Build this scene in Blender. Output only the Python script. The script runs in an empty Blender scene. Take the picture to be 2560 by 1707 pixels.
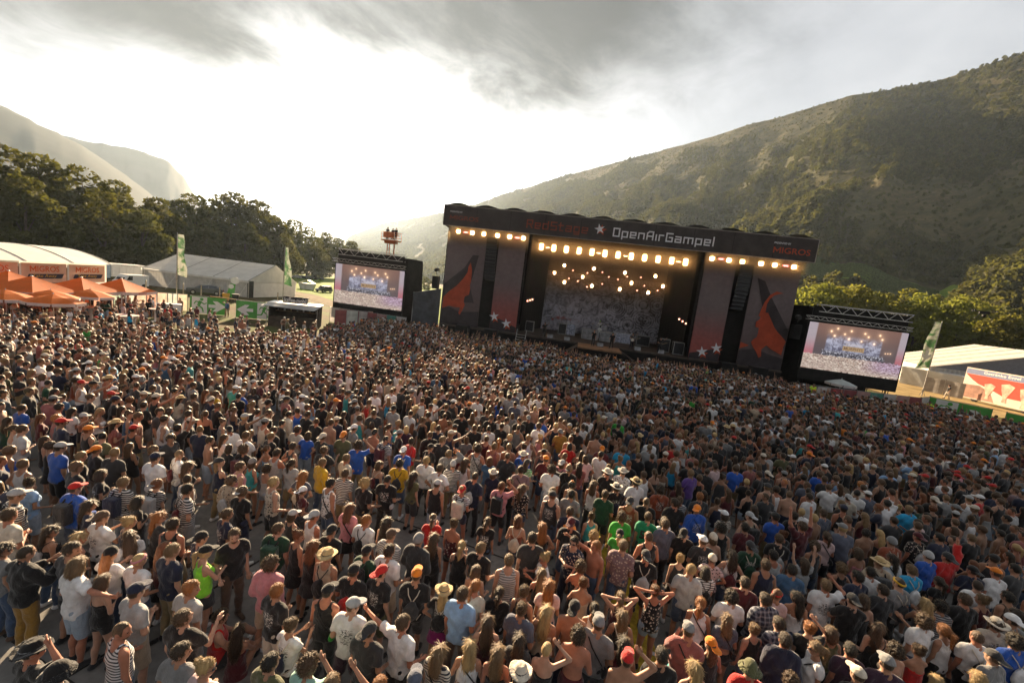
import bpy, bmesh, math, random
import numpy as np
from mathutils import Vector, Matrix, Euler

scene = bpy.context.scene
COL = scene.collection
R = math.radians

# ------------------------------------------------------------------ camera
CAM_H = 6.8
pitch, roll = R(7.4), R(7.1)
fwd = Vector((0, math.cos(pitch), -math.sin(pitch)))
right = Vector((1, 0, 0))
up = right.cross(fwd)
r2 = right * math.cos(roll) + up * math.sin(roll)
u2 = up * math.cos(roll) - right * math.sin(roll)
cd = bpy.data.cameras.new('camera')
cd.sensor_width = 36.0
cd.lens = 36.0 * 1000 / 2560
cd.clip_start = 0.1
cd.clip_end = 30000
cam = bpy.data.objects.new('camera', cd)
COL.objects.link(cam)
m3 = Matrix((r2, u2, -fwd)).transposed()
cam.matrix_world = Matrix.Translation((0, 0, CAM_H)) @ m3.to_4x4()
scene.camera = cam

# ------------------------------------------------------------------ sky and sun
SUN_AZ, SUN_EL = R(-20.5), R(17.7)
SUN = Vector((math.sin(SUN_AZ) * math.cos(SUN_EL), math.cos(SUN_AZ) * math.cos(SUN_EL), math.sin(SUN_EL)))
sd = bpy.data.lights.new('sun', 'SUN')
sd.energy = 5.0
sd.angle = R(0.6)
sd.color = (1.0, 0.75, 0.47)
sun = bpy.data.objects.new('sun', sd)
COL.objects.link(sun)
sun.rotation_euler = SUN.to_track_quat('Z', 'Y').to_euler()
sun.location = SUN * 300

scene.view_settings.view_transform = 'Standard'
scene.view_settings.look = 'None'
scene.view_settings.exposure = 2.2
scene.view_settings.gamma = 1.0
scene.cycles.max_bounces = 5
scene.cycles.diffuse_bounces = 2
scene.cycles.glossy_bounces = 2
scene.cycles.transmission_bounces = 3
scene.cycles.transparent_max_bounces = 6
scene.cycles.volume_bounces = 0
scene.cycles.use_denoising = True
scene.cycles.sample_clamp_indirect = 4.0
scene.cycles.caustics_reflective = False
scene.cycles.caustics_refractive = False


class NT:
    """tiny node-tree writer"""
    def __init__(self, tree):
        self.t = tree
        self.n = tree.nodes
        self.l = tree.links

    def new(self, typ, **kw):
        nd = self.n.new(typ)
        for k, v in kw.items():
            setattr(nd, k, v)
        return nd

    def put(self, sock, v):
        if isinstance(v, bpy.types.NodeSocket):
            self.l.new(v, sock)
        elif v is not None:
            if hasattr(sock.default_value, '__len__') and not hasattr(v, '__len__'):
                v = (v,) * len(sock.default_value)
            if hasattr(sock.default_value, '__len__') and len(sock.default_value) == 4 and len(v) == 3:
                v = (*v, 1.0)
            sock.default_value = v

    def math(self, op, a, b=None, c=None, clamp=False):
        nd = self.new('ShaderNodeMath', operation=op, use_clamp=clamp)
        for i, v in enumerate((a, b, c)):
            if v is not None:
                self.put(nd.inputs[i], v)
        return nd.outputs[0]

    def vmath(self, op, a, b=None):
        nd = self.new('ShaderNodeVectorMath', operation=op)
        self.put(nd.inputs[0], a)
        if b is not None:
            self.put(nd.inputs[1], b)
        return nd.outputs['Value'] if op in ('DOT_PRODUCT', 'LENGTH', 'DISTANCE') else nd.outputs[0]

    def noise(self, vec, scale, detail=4, rough=0.55, dist=0.0):
        nd = self.new('ShaderNodeTexNoise')
        self.put(nd.inputs['Vector'], vec)
        nd.inputs['Scale'].default_value = scale
        nd.inputs['Detail'].default_value = detail
        nd.inputs['Roughness'].default_value = rough
        nd.inputs['Distortion'].default_value = dist
        return nd.outputs['Fac']

    def mix(self, fac, a, b, blend='MIX'):
        nd = self.new('ShaderNodeMix', data_type='RGBA', blend_type=blend)
        self.put(nd.inputs[0], fac)
        self.put(nd.inputs[6], a)
        self.put(nd.inputs[7], b)
        return nd.outputs[2]

    def ramp(self, fac, lo, hi, a=0.0, b=1.0, smooth=True):
        nd = self.new('ShaderNodeMapRange')
        nd.interpolation_type = 'SMOOTHSTEP' if smooth else 'LINEAR'
        nd.clamp = True
        self.put(nd.inputs[0], fac)
        nd.inputs[1].default_value = lo
        nd.inputs[2].default_value = hi
        nd.inputs[3].default_value = a
        nd.inputs[4].default_value = b
        return nd.outputs[0]

    def xyz(self, vec):
        nd = self.new('ShaderNodeSeparateXYZ')
        self.put(nd.inputs[0], vec)
        return nd.outputs

    def comb(self, x, y, z):
        nd = self.new('ShaderNodeCombineXYZ')
        for i, v in enumerate((x, y, z)):
            self.put(nd.inputs[i], v)
        return nd.outputs[0]


def make_world():
    w = bpy.data.worlds.new('World')
    scene.world = w
    w.use_nodes = True
    t = NT(w.node_tree)
    t.n.clear()
    out = t.new('ShaderNodeOutputWorld')
    bg = t.new('ShaderNodeBackground')
    bg.inputs['Strength'].default_value = 0.05
    t.l.new(bg.outputs[0], out.inputs[0])
    sky = t.new('ShaderNodeTexSky', sky_type='NISHITA', sun_disc=False)
    sky.sun_elevation = SUN_EL
    sky.sun_rotation = SUN_AZ
    sky.altitude = 600
    sky.air_density = 1.0
    sky.dust_density = 2.5
    geo = t.new('ShaderNodeNewGeometry')
    d = t.vmath('SCALE', geo.outputs['Incoming'])
    d.node.inputs['Scale'].default_value = -1.0
    dx, dy, dz = t.xyz(d)
    # cloud deck seen in perspective: project the direction on a plane overhead
    zz = t.math('ADD', t.math('MAXIMUM', dz, 0.0), 0.16)
    px = t.math('DIVIDE', dx, zz)
    py = t.math('DIVIDE', dy, zz)
    # streaks run along the valley wind
    ca, sa = math.cos(R(35)), math.sin(R(35))
    qx = t.math('ADD', t.math('MULTIPLY', px, ca), t.math('MULTIPLY', py, sa))
    qy = t.math('SUBTRACT', t.math('MULTIPLY', py, ca), t.math('MULTIPLY', px, sa))
    p = t.comb(t.math('MULTIPLY', qx, 0.8), qy, 3.3)
    n1 = t.noise(p, 0.9, 7, 0.52, 0.35)
    n2 = t.noise(t.comb(t.math('MULTIPLY', qx, 0.85), qy, 9.1), 2.8, 7, 0.62, 0.5)
    lump = t.math('ADD', t.math('MULTIPLY', n1, 0.72), t.math('MULTIPLY', n2, 0.28))
    sdot = t.vmath('DOT_PRODUCT', d, tuple(SUN))
    ang = t.math('ARCCOSINE', t.math('MINIMUM', sdot, 0.99999))     # radians from the sun
    # a dark cloud bank overhead and down the valley side, thin bright overcast past its edge
    d1 = t.math('SUBTRACT', t.math('ADD', 1.84, t.math('MULTIPLY', px, 0.20)), py)
    d2 = t.math('MULTIPLY', t.math('SUBTRACT', 0.42, px), 0.8)
    bank = t.math('ADD', t.math('MINIMUM', d1, d2), t.math('MULTIPLY', t.math('SUBTRACT', lump, 0.5), 1.7))
    cloud = t.ramp(bank, -0.22, 0.42)
    thick = t.ramp(t.math('ADD', t.math('MULTIPLY', n1, .5), t.math('MULTIPLY', n2, .5)), 0.36, 0.62)
    glow = t.math('POWER', 2.718, t.math('MULTIPLY', t.math('MULTIPLY', ang, ang), -6.2))
    halo = t.math('POWER', 2.718, t.math('MULTIPLY', ang, -8.0))
    deck = t.mix(thick, (2.0, 2.0, 1.98), (0.62, 0.66, 0.69))
    gl = t.math('MULTIPLY', glow, t.ramp(thick, 0, 1, 1.5, 0.32))
    deck = t.vmath('ADD', deck, t.comb(gl, t.math('MULTIPLY', gl, .98), t.math('MULTIPLY', gl, .93)))
    thin = t.mix(t.ramp(lump, .35, .65), (3.7, 3.68, 3.62), (2.5, 2.54, 2.58))
    og = t.math('ADD', t.math('MULTIPLY', glow, 4.6), t.math('MULTIPLY', halo, 24.0))
    thin = t.vmath('ADD', thin, t.comb(og, t.math('MULTIPLY', og, .985), t.math('MULTIPLY', og, .94)))
    thin = t.vmath('ADD', thin, t.vmath('MULTIPLY', sky.outputs[0], (0.10, 0.10, 0.10)))
    colr = t.mix(cloud, thin, deck)
    colr = t.vmath('MULTIPLY', colr, (0.91, 0.92, 0.945))
    t.l.new(colr, bg.inputs['Color'])


make_world()


# ------------------------------------------------------------------ helpers
def tag(o, label=None, cat=None, group=None, kind=None):
    if label:
        o['label'] = label
    if cat:
        o['category'] = cat
    if group:
        o['group'] = group
    if kind:
        o['kind'] = kind
    return o


def empty(name, loc=(0, 0, 0), rz=0.0, label=None, cat=None, group=None):
    o = bpy.data.objects.new(name, None)
    o.empty_display_size = 0.3
    COL.objects.link(o)
    o.location = loc
    o.rotation_euler = (0, 0, rz)
    return tag(o, label, cat, group)


def link_mesh(name, me, parent=None, loc=None, rot=None, scale=None):
    o = bpy.data.objects.new(name, me)
    COL.objects.link(o)
    o.parent = parent
    if loc is not None:
        o.location = loc
    if rot is not None:
        o.rotation_euler = rot
    if scale is not None:
        o.scale = scale
    return o


def copy_tree(o, parent=None):
    c = o.copy()
    COL.objects.link(c)
    c.parent = parent
    for ch in o.children:
        copy_tree(ch, c)
    return c


class MB:
    """collects shapes, builds ONE mesh object"""
    def __init__(self):
        self.v, self.f, self.m = [], [], []
        self.mi = 0

    def add(self, vs, fs):
        b = len(self.v)
        self.v += [tuple(v) for v in vs]
        self.f += [tuple(i + b for i in f) for f in fs]
        self.m += [self.mi] * len(fs)
        return self

    def box(self, x0, x1, y0, y1, z0, z1):
        return self.add([(x0, y0, z0), (x1, y0, z0), (x1, y1, z0), (x0, y1, z0), (x0, y0, z1), (x1, y0, z1), (x1, y1, z1), (x0, y1, z1)],
                        [(3, 2, 1, 0), (4, 5, 6, 7), (0, 1, 5, 4), (1, 2, 6, 5), (2, 3, 7, 6), (3, 0, 4, 7)])

    def bar(self, p, q, w, h=None, upv=(0, 0, 1)):
        h = h or w
        p, q = Vector(p), Vector(q)
        d = (q - p)
        if d.length < 1e-6:
            return self
        d.normalize()
        s = d.cross(Vector(upv))
        if s.length < 1e-3:
            s = d.cross(Vector((1, 0, 0)))
        s.normalize()
        u = s.cross(d)
        vs = []
        for c in (p, q):
            for a, b in ((-1, -1), (1, -1), (1, 1), (-1, 1)):
                vs.append(c + s * (a * w / 2) + u * (b * h / 2))
        return self.add(vs, [(0, 1, 2, 3), (7, 6, 5, 4), (0, 4, 5, 1), (1, 5, 6, 2), (2, 6, 7, 3), (3, 7, 4, 0)])

    def tube(self, pts, rs, n=8, cap=True):
        pts = [Vector(p) for p in pts]
        if not hasattr(rs, '__len__'):
            rs = [rs] * len(pts)
        vs, fs = [], []
        for i, p in enumerate(pts):
            d = (pts[min(i + 1, len(pts) - 1)] - pts[max(i - 1, 0)]).normalized()
            a = d.orthogonal().normalized() if i == 0 else (a - d * a.dot(d)).normalized()
            b = d.cross(a)
            for k in range(n):
                t = 2 * math.pi * k / n
                vs.append(p + (a * math.cos(t) + b * math.sin(t)) * rs[i])
        for i in range(len(pts) - 1):
            for k in range(n):
                k2 = (k + 1) % n
                fs.append((i * n + k, i * n + k2, (i + 1) * n + k2, (i + 1) * n + k))
        if cap:
            fs.append(tuple(range(n - 1, -1, -1)))
            fs.append(tuple(range((len(pts) - 1) * n, len(pts) * n)))
        return self.add(vs, fs)

    def lathe(self, prof, n=16, c=(0, 0, 0), caps=True):
        vs, fs = [], []
        for r, z in prof:
            for k in range(n):
                t = 2 * math.pi * k / n
                vs.append((c[0] + r * math.cos(t), c[1] + r * math.sin(t), c[2] + z))
        for i in range(len(prof) - 1):
            for k in range(n):
                k2 = (k + 1) % n
                fs.append((i * n + k, i * n + k2, (i + 1) * n + k2, (i + 1) * n + k))
        if caps:
            fs.append(tuple(range(n - 1, -1, -1)))
            fs.append(tuple(range((len(prof) - 1) * n, len(prof) * n)))
        return self.add(vs, fs)

    def ell(self, c, r, n=10, m=6):
        prof = [(math.sin(math.pi * (i + .0) / m), -math.cos(math.pi * i / m)) for i in range(m + 1)]
        vs, fs = [], []
        for a, b in prof:
            for k in range(n):
                t = 2 * math.pi * k / n
                vs.append((c[0] + r[0] * a * math.cos(t), c[1] + r[1] * a * math.sin(t), c[2] + r[2] * b))
        for i in range(m):
            for k in range(n):
                k2 = (k + 1) % n
                fs.append((i * n + k, i * n + k2, (i + 1) * n + k2, (i + 1) * n + k))
        return self.add(vs, fs)

    def prism(self, poly, fn, d):
        """2D polygon -> slab; fn(a, b, depth) gives the 3D point"""
        n = len(poly)
        vs = [fn(a, b, 0) for a, b in poly] + [fn(a, b, d) for a, b in poly]
        fs = [tuple(range(n)), tuple(range(2 * n - 1, n - 1, -1))]
        for i in range(n):
            j = (i + 1) % n
            fs.append((i, i + n, j + n, j))
        return self.add(vs, fs)

    def grid(self, fn, nu, nv):
        vs = [fn(i / nu, j / nv) for j in range(nv + 1) for i in range(nu + 1)]
        fs = []
        for j in range(nv):
            for i in range(nu):
                a = j * (nu + 1) + i
                fs.append((a, a + 1, a + nu + 2, a + nu + 1))
        return self.add(vs, fs)

    def mesh(self, name, mats=(), smooth=False):
        me = bpy.data.meshes.new(name)
        me.from_pydata(self.v, [], self.f)
        for m in (mats if isinstance(mats, (list, tuple)) else [mats]):
            me.materials.append(m)
        if len(set(self.m)) > 1:
            me.polygons.foreach_set('material_index', self.m)
        bm = bmesh.new()
        bm.from_mesh(me)
        bmesh.ops.recalc_face_normals(bm, faces=bm.faces)
        bm.to_mesh(me)
        bm.free()
        if smooth:
            me.polygons.foreach_set('use_smooth', [True] * len(me.polygons))
        me.update()
        return me

    def build(self, name, mats=(), parent=None, smooth=False, loc=None, rot=None):
        return link_mesh(name, self.mesh(name, mats, smooth), parent, loc, rot)


MATS = {}


def mat(name, col, rough=0.8, var=0.2, scale=3.0, bump=0.0, bscale=None, spec=0.3, metal=0.0, emit=None, trans=0.0, col2=None, stretch=(1, 1, 1), coord='Object', alpha=None):
    if name in MATS:
        return MATS[name]
    m = bpy.data.materials.new(name)
    m.use_nodes = True
    t = NT(m.node_tree)
    bs = t.n['Principled BSDF']
    tc = t.new('ShaderNodeTexCoord')
    vec = tc.outputs[coord]
    if stretch != (1, 1, 1):
        vec = t.vmath('MULTIPLY', vec, stretch)
    n = t.noise(vec, scale, 5, 0.6)
    c2 = col2 or tuple(c * (1 - var) for c in col)
    c1 = col if col2 else tuple(min(1, c * (1 + var)) for c in col)
    colr = t.mix(t.ramp(n, 0.3, 0.7), c2, c1)
    t.l.new(colr, bs.inputs['Base Color'])
    bs.inputs['Roughness'].default_value = rough
    bs.inputs['Specular IOR Level'].default_value = spec
    bs.inputs['Metallic'].default_value = metal
    if bump:
        bp = t.new('ShaderNodeBump')
        bp.inputs['Strength'].default_value = bump
        bp.inputs['Distance'].default_value = 0.02
        t.put(bp.inputs['Height'], t.noise(vec, bscale or scale * 3, 4, 0.6))
        t.l.new(bp.outputs[0], bs.inputs['Normal'])
    if emit:
        bs.inputs['Emission Color'].default_value = (*emit[:3], 1)
        bs.inputs['Emission Strength'].default_value = emit[3]
    if trans:
        tr = t.new('ShaderNodeBsdfTranslucent')
        t.l.new(colr, tr.inputs[0])
        mx = t.new('ShaderNodeMixShader')
        mx.inputs[0].default_value = trans
        t.l.new(bs.outputs[0], mx.inputs[1])
        t.l.new(tr.outputs[0], mx.inputs[2])
        t.l.new(mx.outputs[0], t.n['Material Output'].inputs[0])
    if alpha is not None:
        bs.inputs['Alpha'].default_value = alpha
    MATS[name] = m
    return m


def text_mesh(body, size, depth=0.01, bold=0.0, shear=0.0, align='LEFT', space=1.0):
    cu = bpy.data.curves.new('lettering', 'FONT')
    cu.body = body
    cu.size = size
    cu.extrude = depth
    cu.offset = bold
    cu.shear = shear
    cu.align_x = align
    cu.space_character = space
    cu.resolution_u = 3
    o = bpy.data.objects.new('lettering', cu)
    COL.objects.link(o)
    dg = bpy.context.evaluated_depsgraph_get()
    me = bpy.data.meshes.new_from_object(o.evaluated_get(dg))
    bpy.data.objects.remove(o)
    bpy.data.curves.remove(cu)
    return me


def lettering(name, body, width, height, material, parent, loc, rot, depth=0.01, bold=0.0, shear=0.0, space=1.0):
    """text scaled to exactly width x height, lower-left corner at loc"""
    me = text_mesh(body, 1.0, 0.0, bold, shear, space=space)
    co = np.array([v.co[:] for v in me.vertices])
    lo, hi = co.min(0), co.max(0)
    for v in me.vertices:
        v.co.x = (v.co.x - lo[0]) / (hi[0] - lo[0]) * width
        v.co.y = (v.co.y - lo[1]) / (hi[1] - lo[1]) * height
    me.materials.clear()
    me.materials.append(material)
    return link_mesh(name, me, parent, loc, rot)


def fbm(x, y, octaves=5, seed=0, gain=0.5):
    rng = np.random.RandomState(seed)
    tab = rng.rand(256, 256)
    out = np.zeros_like(x, dtype=float)
    amp, tot, fr = 1.0, 0.0, 1.0
    for o in range(octaves):
        xs, ys = x * fr + 17.3 * o, y * fr + 9.1 * o
        xi, yi = np.floor(xs).astype(int), np.floor(ys).astype(int)
        fx, fy = xs - xi, ys - yi
        fx, fy = fx * fx * (3 - 2 * fx), fy * fy * (3 - 2 * fy)
        g = lambda a, b: tab[a & 255, b & 255]
        out += amp * ((g(xi, yi) * (1 - fx) + g(xi + 1, yi) * fx) * (1 - fy) + (g(xi, yi + 1) * (1 - fx) + g(xi + 1, yi + 1) * fx) * fy)
        tot += amp
        amp *= gain
        fr *= 2
    return out / tot


def grid_mesh(name, X, Y, Z, material, smooth=True):
    nv, nu = X.shape
    co = np.stack([X, Y, Z], -1).reshape(-1, 3)
    idx = np.arange(nv * nu).reshape(nv, nu)
    q = np.stack([idx[:-1, :-1], idx[:-1, 1:], idx[1:, 1:], idx[1:, :-1]], -1).reshape(-1, 4)
    me = bpy.data.meshes.new(name)
    me.from_pydata(co.tolist(), [], q.tolist())
    if smooth:
        me.polygons.foreach_set('use_smooth', [True] * len(me.polygons))
    me.materials.append(material)
    return me


def scatter(name, pts, scl, rot, idx, collection, attrs=None):
    """one object of kind stuff: a mass of small things set on points"""
    me = bpy.data.meshes.new(name)
    me.from_pydata([tuple(p) for p in pts], [], [])
    def put(nm, typ, key, arr):
        a = me.attributes.new(nm, typ, 'POINT')
        a.data.foreach_set(key, np.asarray(arr, dtype=np.float32 if typ != 'INT' else np.int32).ravel())
    put('scl', 'FLOAT_VECTOR', 'vector', scl)
    put('rot', 'FLOAT_VECTOR', 'vector', rot)
    put('idx', 'INT', 'value', idx)
    for k, arr in (attrs or {}).items():
        put(k, 'FLOAT_VECTOR', 'vector', arr)
    o = link_mesh(name, me)
    ng = bpy.data.node_groups.new(name, 'GeometryNodeTree')
    ng.interface.new_socket('Geometry', in_out='INPUT', socket_type='NodeSocketGeometry')
    ng.interface.new_socket('Geometry', in_out='OUTPUT', socket_type='NodeSocketGeometry')
    N, L = ng.nodes, ng.links
    gi, go = N.new('NodeGroupInput'), N.new('NodeGroupOutput')
    ci = N.new('GeometryNodeCollectionInfo')
    ci.inputs['Collection'].default_value = collection
    ci.inputs['Separate Children'].default_value = True
    ci.inputs['Reset Children'].default_value = True
    ip = N.new('GeometryNodeInstanceOnPoints')
    ip.inputs['Pick Instance'].default_value = True
    def named(nm, dt):
        a = N.new('GeometryNodeInputNamedAttribute')
        a.data_type = dt
        a.inputs['Name'].default_value = nm
        return a.outputs['Attribute']
    er = N.new('FunctionNodeEulerToRotation')
    L.new(named('rot', 'FLOAT_VECTOR'), er.inputs[0])
    L.new(gi.outputs[0], ip.inputs['Points'])
    L.new(ci.outputs[0], ip.inputs['Instance'])
    L.new(named('idx', 'INT'), ip.inputs['Instance Index'])
    L.new(er.outputs[0], ip.inputs['Rotation'])
    L.new(named('scl', 'FLOAT_VECTOR'), ip.inputs['Scale'])
    L.new(ip.outputs[0], go.inputs[0])
    md = o.modifiers.new('scatter', 'NODES')
    md.node_group = ng
    return o


# ------------------------------------------------------------------ terrain
def ground_material():
    m = bpy.data.materials.new('trampled_earth')
    m.use_nodes = True
    t = NT(m.node_tree)
    bs = t.n['Principled BSDF']
    pos = t.new('ShaderNodeNewGeometry').outputs['Position']
    n1 = t.noise(pos, 0.25, 6, 0.6)
    n2 = t.noise(pos, 2.2, 6, 0.65)
    n3 = t.noise(pos, 14.0, 4, 0.6)
    dirt = t.mix(t.ramp(n2, 0.3, 0.7), (0.060, 0.042, 0.024), (0.118, 0.086, 0.048))
    grass = t.mix(t.ramp(n3, 0.3, 0.7), (0.045, 0.06, 0.018), (0.12, 0.13, 0.045))
    c = t.mix(t.ramp(n1, 0.44, 0.58), dirt, grass)
    t.l.new(c, bs.inputs['Base Color'])
    bs.inputs['Roughness'].default_value = 0.95
    bs.inputs['Specular IOR Level'].default_value = 0.05
    bp = t.new('ShaderNodeBump')
    bp.inputs['Strength'].default_value = 0.5
    bp.inputs['Distance'].default_value = 0.04
    t.put(bp.inputs['Height'], n3)
    t.l.new(bp.outputs[0], bs.inputs['Normal'])
    return m


def pavement_material():
    m = bpy.data.materials.new('worn_concrete')
    m.use_nodes = True
    t = NT(m.node_tree)
    bs = t.n['Principled BSDF']
    pos = t.new('ShaderNodeNewGeometry').outputs['Position']
    n1 = t.noise(pos, 0.5, 6, 0.6, 0.4)
    n2 = t.noise(pos, 5.0, 6, 0.65)
    n3 = t.noise(pos, 60.0, 3, 0.6)
    c = t.mix(t.ramp(n1, 0.35, 0.7), (0.17, 0.165, 0.16), (0.30, 0.285, 0.265))
    c = t.mix(t.ramp(n2, 0.35, 0.75), c, t.mix(0.5, c, (0.11, 0.105, 0.10)))
    stain = t.ramp(t.noise(pos, 1.7, 5, 0.7, 0.8), 0.60, 0.72)
    c = t.mix(t.math('MULTIPLY', stain, 0.6), c, (0.075, 0.07, 0.065))
    sp = t.ramp(n3, 0.70, 0.76)
    c = t.mix(t.math('MULTIPLY', sp, 0.5), c, (0.5, 0.48, 0.45))
    t.l.new(c, bs.inputs['Base Color'])
    bs.inputs['Roughness'].default_value = 0.85
    bs.inputs['Specular IOR Level'].default_value = 0.2
    bp = t.new('ShaderNodeBump')
    bp.inputs['Strength'].default_value = 0.35
    bp.inputs['Distance'].default_value = 0.01
    t.put(bp.inputs['Height'], t.math('ADD', n2, t.math('MULTIPLY', n3, 0.5)))
    t.l.new(bp.outputs[0], bs.inputs['Normal'])
    return m


gm = MB().grid(lambda a, b: (-7000 + 14000 * a, -3000 + 9500 * b, 0), 40, 40)
tag(gm.build('ground', ground_material()), kind='structure')
pv = MB()
pv.add([(-24, -14, .004), (60, -14, .004), (46, 27, .004), (30, 34, .004), (4, 33, .004), (-18, 24, .004)], [(0, 1, 2, 3, 4, 5)])
pav = tag(pv.build('pavement', pavement_material()), kind='structure')
# expansion joints cut across the concrete, and the painted walkway strip
jm = mat('joint_tar', (0.035, 0.033, 0.03), 0.9)
for i in range(5):
    x0 = -13 + i * 6.1
    MB().bar((x0, -12, .008), (x0 + 14, 24, .008), 0.05, 0.006).build('expansion_joint', jm, pav)
for i in range(4):
    y0 = -4 + i * 6.3
    MB().bar((-15, y0 + 6, .0075), (30, y0 - 9, .0075), 0.045, 0.006).build('expansion_joint', jm, pav)
ys = MB()
ys.add([(2.75, 6.2, .012), (3.55, 6.2, .012), (4.15, 13.4, .012), (3.35, 13.4, .012)], [(0, 1, 2, 3)])
ys.build('painted_walkway', mat('yellow_paint', (0.42, 0.30, 0.035), 0.8, 0.35, 6.0, 0.2), pav)


def field_material():
    m = bpy.data.materials.new('meadow')
    m.use_nodes = True
    t = NT(m.node_tree)
    bs = t.n['Principled BSDF']
    pos = t.new('ShaderNodeNewGeometry').outputs['Position']
    st = t.vmath('MULTIPLY', pos, (0.5, 0.08, 1.0))
    n1 = t.noise(st, 0.6, 5, 0.6)
    n2 = t.noise(pos, 0.9, 5, 0.65)
    c = t.mix(t.ramp(n1, 0.3, 0.7), (0.085, 0.15, 0.02), (0.17, 0.25, 0.035))
    c = t.mix(t.ramp(n2, 0.45, 0.75), c, (0.14, 0.17, 0.05))
    t.l.new(c, bs.inputs['Base Color'])
    bs.inputs['Roughness'].default_value = 0.95
    bs.inputs['Specular IOR Level'].default_value = 0.03
    return m


fm = MB()
fm.add([(-66, 101, .02), (-46, 91, .02), (-30, 72, .02), (-20, 62, .02), (4, 66, .02), (34, 74, .02), (34, 140, .02), (-10, 330, .02), (-120, 420, .02), (-140, 250, .02)], [(0, 1, 2, 3, 4, 5, 6, 7, 8, 9)])
tag(fm.build('field', field_material()), kind='structure')
# gravel track and the pale yard behind the fences
rm = mat('gravel', (0.135, 0.102, 0.064), 0.95, 0.3, 0.8, coord='Object', spec=.03)
tk = MB()
tk.add([(-78, 90, .03), (-46, 84, .03), (-33, 70, .03), (-25, 60, .03), (-22, 61, .03), (-30, 73, .03), (-44, 89, .03), (-64, 98, .03)], [(0, 1, 2, 3, 4, 5, 6, 7)])
tag(tk.build('track', rm), kind='structure')
yd = MB()
yd.add([(44, 44, .012), (70, 30, .012), (80, 40, .012), (62, 66, .012), (48, 64, .012)], [(0, 1, 2, 3, 4)])
tag(yd.build('yard', mat('straw_ground', (0.30, 0.22, 0.11), 0.95, 0.3, 0.5, spec=.03)), kind='structure')


def slope_material():
    m = bpy.data.materials.new('mountain_slope')
    m.use_nodes = True
    t = NT(m.node_tree)
    bs = t.n['Principled BSDF']
    pos = t.new('ShaderNodeNewGeometry').outputs['Position']
    n1 = t.noise(pos, 0.012, 6, 0.6, 0.5)
    n2 = t.noise(pos, 0.07, 6, 0.65)
    n3 = t.noise(pos, 0.35, 4, 0.6)
    c = t.mix(t.ramp(n2, 0.35, 0.7), (0.040, 0.040, 0.016), (0.105, 0.092, 0.040))
    dry = t.mix(t.ramp(n3, 0.3, 0.7), (0.065, 0.053, 0.026), (0.135, 0.105, 0.054))
    c = t.mix(t.ramp(n1, 0.50, 0.72, 0, .75), c, dry)
    rock = t.ramp(t.noise(pos, 0.04, 6, 0.7, 0.8), 0.63, 0.70)
    c = t.mix(t.math('MULTIPLY', rock, 0.5), c, (0.15, 0.135, 0.12))
    t.l.new(c, bs.inputs['Base Color'])
    bs.inputs['Roughness'].default_value = 1.0
    bs.inputs['Specular IOR Level'].default_value = 0.1
    bp = t.new('ShaderNodeBump')
    bp.inputs['Strength'].default_value = 0.6
    bp.inputs['Distance'].default_value = 2.5
    t.put(bp.inputs['Height'], n3)
    t.l.new(bp.outputs[0], bs.inputs['Normal'])
    return m


SLOPE = slope_material()
VAZ = R(-27)          # the valley runs towards this azimuth
PFOOT, PRIDGE = 190.0, 700.0
RIDGE = np.array([(-24, 3.2), (-22.9, 4.2), (-19.1, 6.4), (-10.4, 9.3), (-1.5, 13.3), (6, 16.2), (13.8, 18.6), (26.3, 21.9), (35.3, 23.6), (41.9, 23.7), (46.9, 24.5), (53, 25.8), (62, 25), (75, 27), (95, 24), (120, 20), (140, 10)])


def slope_point(az, s):
    """az in degrees, s 0 foot .. 1 ridge; world position on the mountain side"""
    sn = np.maximum(np.sin(np.radians(az) - VAZ), 0.14)
    d0, d1 = PFOOT / sn, PRIDGE / sn
    d0 = np.minimum(d0, 900)
    d1 = np.minimum(d1, 4200)
    el = np.interp(az, RIDGE[:, 0], RIDGE[:, 1])
    zr = CAM_H + np.tan(np.radians(el)) * d1
    ss = np.clip(s, 0, 1.0)
    d = d0 + (d1 - d0) * s
    x, y = d * np.sin(np.radians(az)), d * np.cos(np.radians(az))
    prof = 0.80 * ss ** 1.12 + 0.20 * ss ** 2.2
    z = zr * prof
    amp = np.sin(np.pi * np.clip(ss, 0, 1)) ** 0.8
    # gullies run down the slope, lumps everywhere
    g = fbm(az * 0.16 + 20, s * 1.6 + 5, 5, 3) - 0.5
    g2 = fbm(x * 0.012 + 50, y * 0.012 + 90, 5, 8) - 0.5
    z = z + amp * (g * 0.20 * zr + g2 * 30)
    lump = (fbm(x * 0.02 + 300, y * 0.02 + 300, 4, 11) - 0.5)
    z = z + np.clip(s * 6, 0, 1) * lump * np.interp(s, [0, .8, 1], [12, 10, 4]) * np.minimum(1, d1 / 1500 + 0.4)
    over = np.clip(s - 1.0, 0, 1)
    z = z - over * zr * 1.6
    return x, y, np.maximum(z, -3.0 + 3.0 * np.clip(s * 8, 0, 1))


A, S = np.meshgrid(np.linspace(-24, 140, 330), np.concatenate([np.linspace(-0.02, 1, 120), np.linspace(1.02, 1.6, 12)]))
X, Y, Z = slope_point(A, S)
mo = link_mesh('mountain', grid_mesh('mountain', X, Y, Z, SLOPE))
tag(mo, kind='structure')

FARM = mat('far_mountain_rock', (0.022, 0.032, 0.034), 1.0, 0.3, 0.004, coord='Object', col2=(0.045, 0.052, 0.054), spec=0.05)


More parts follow.
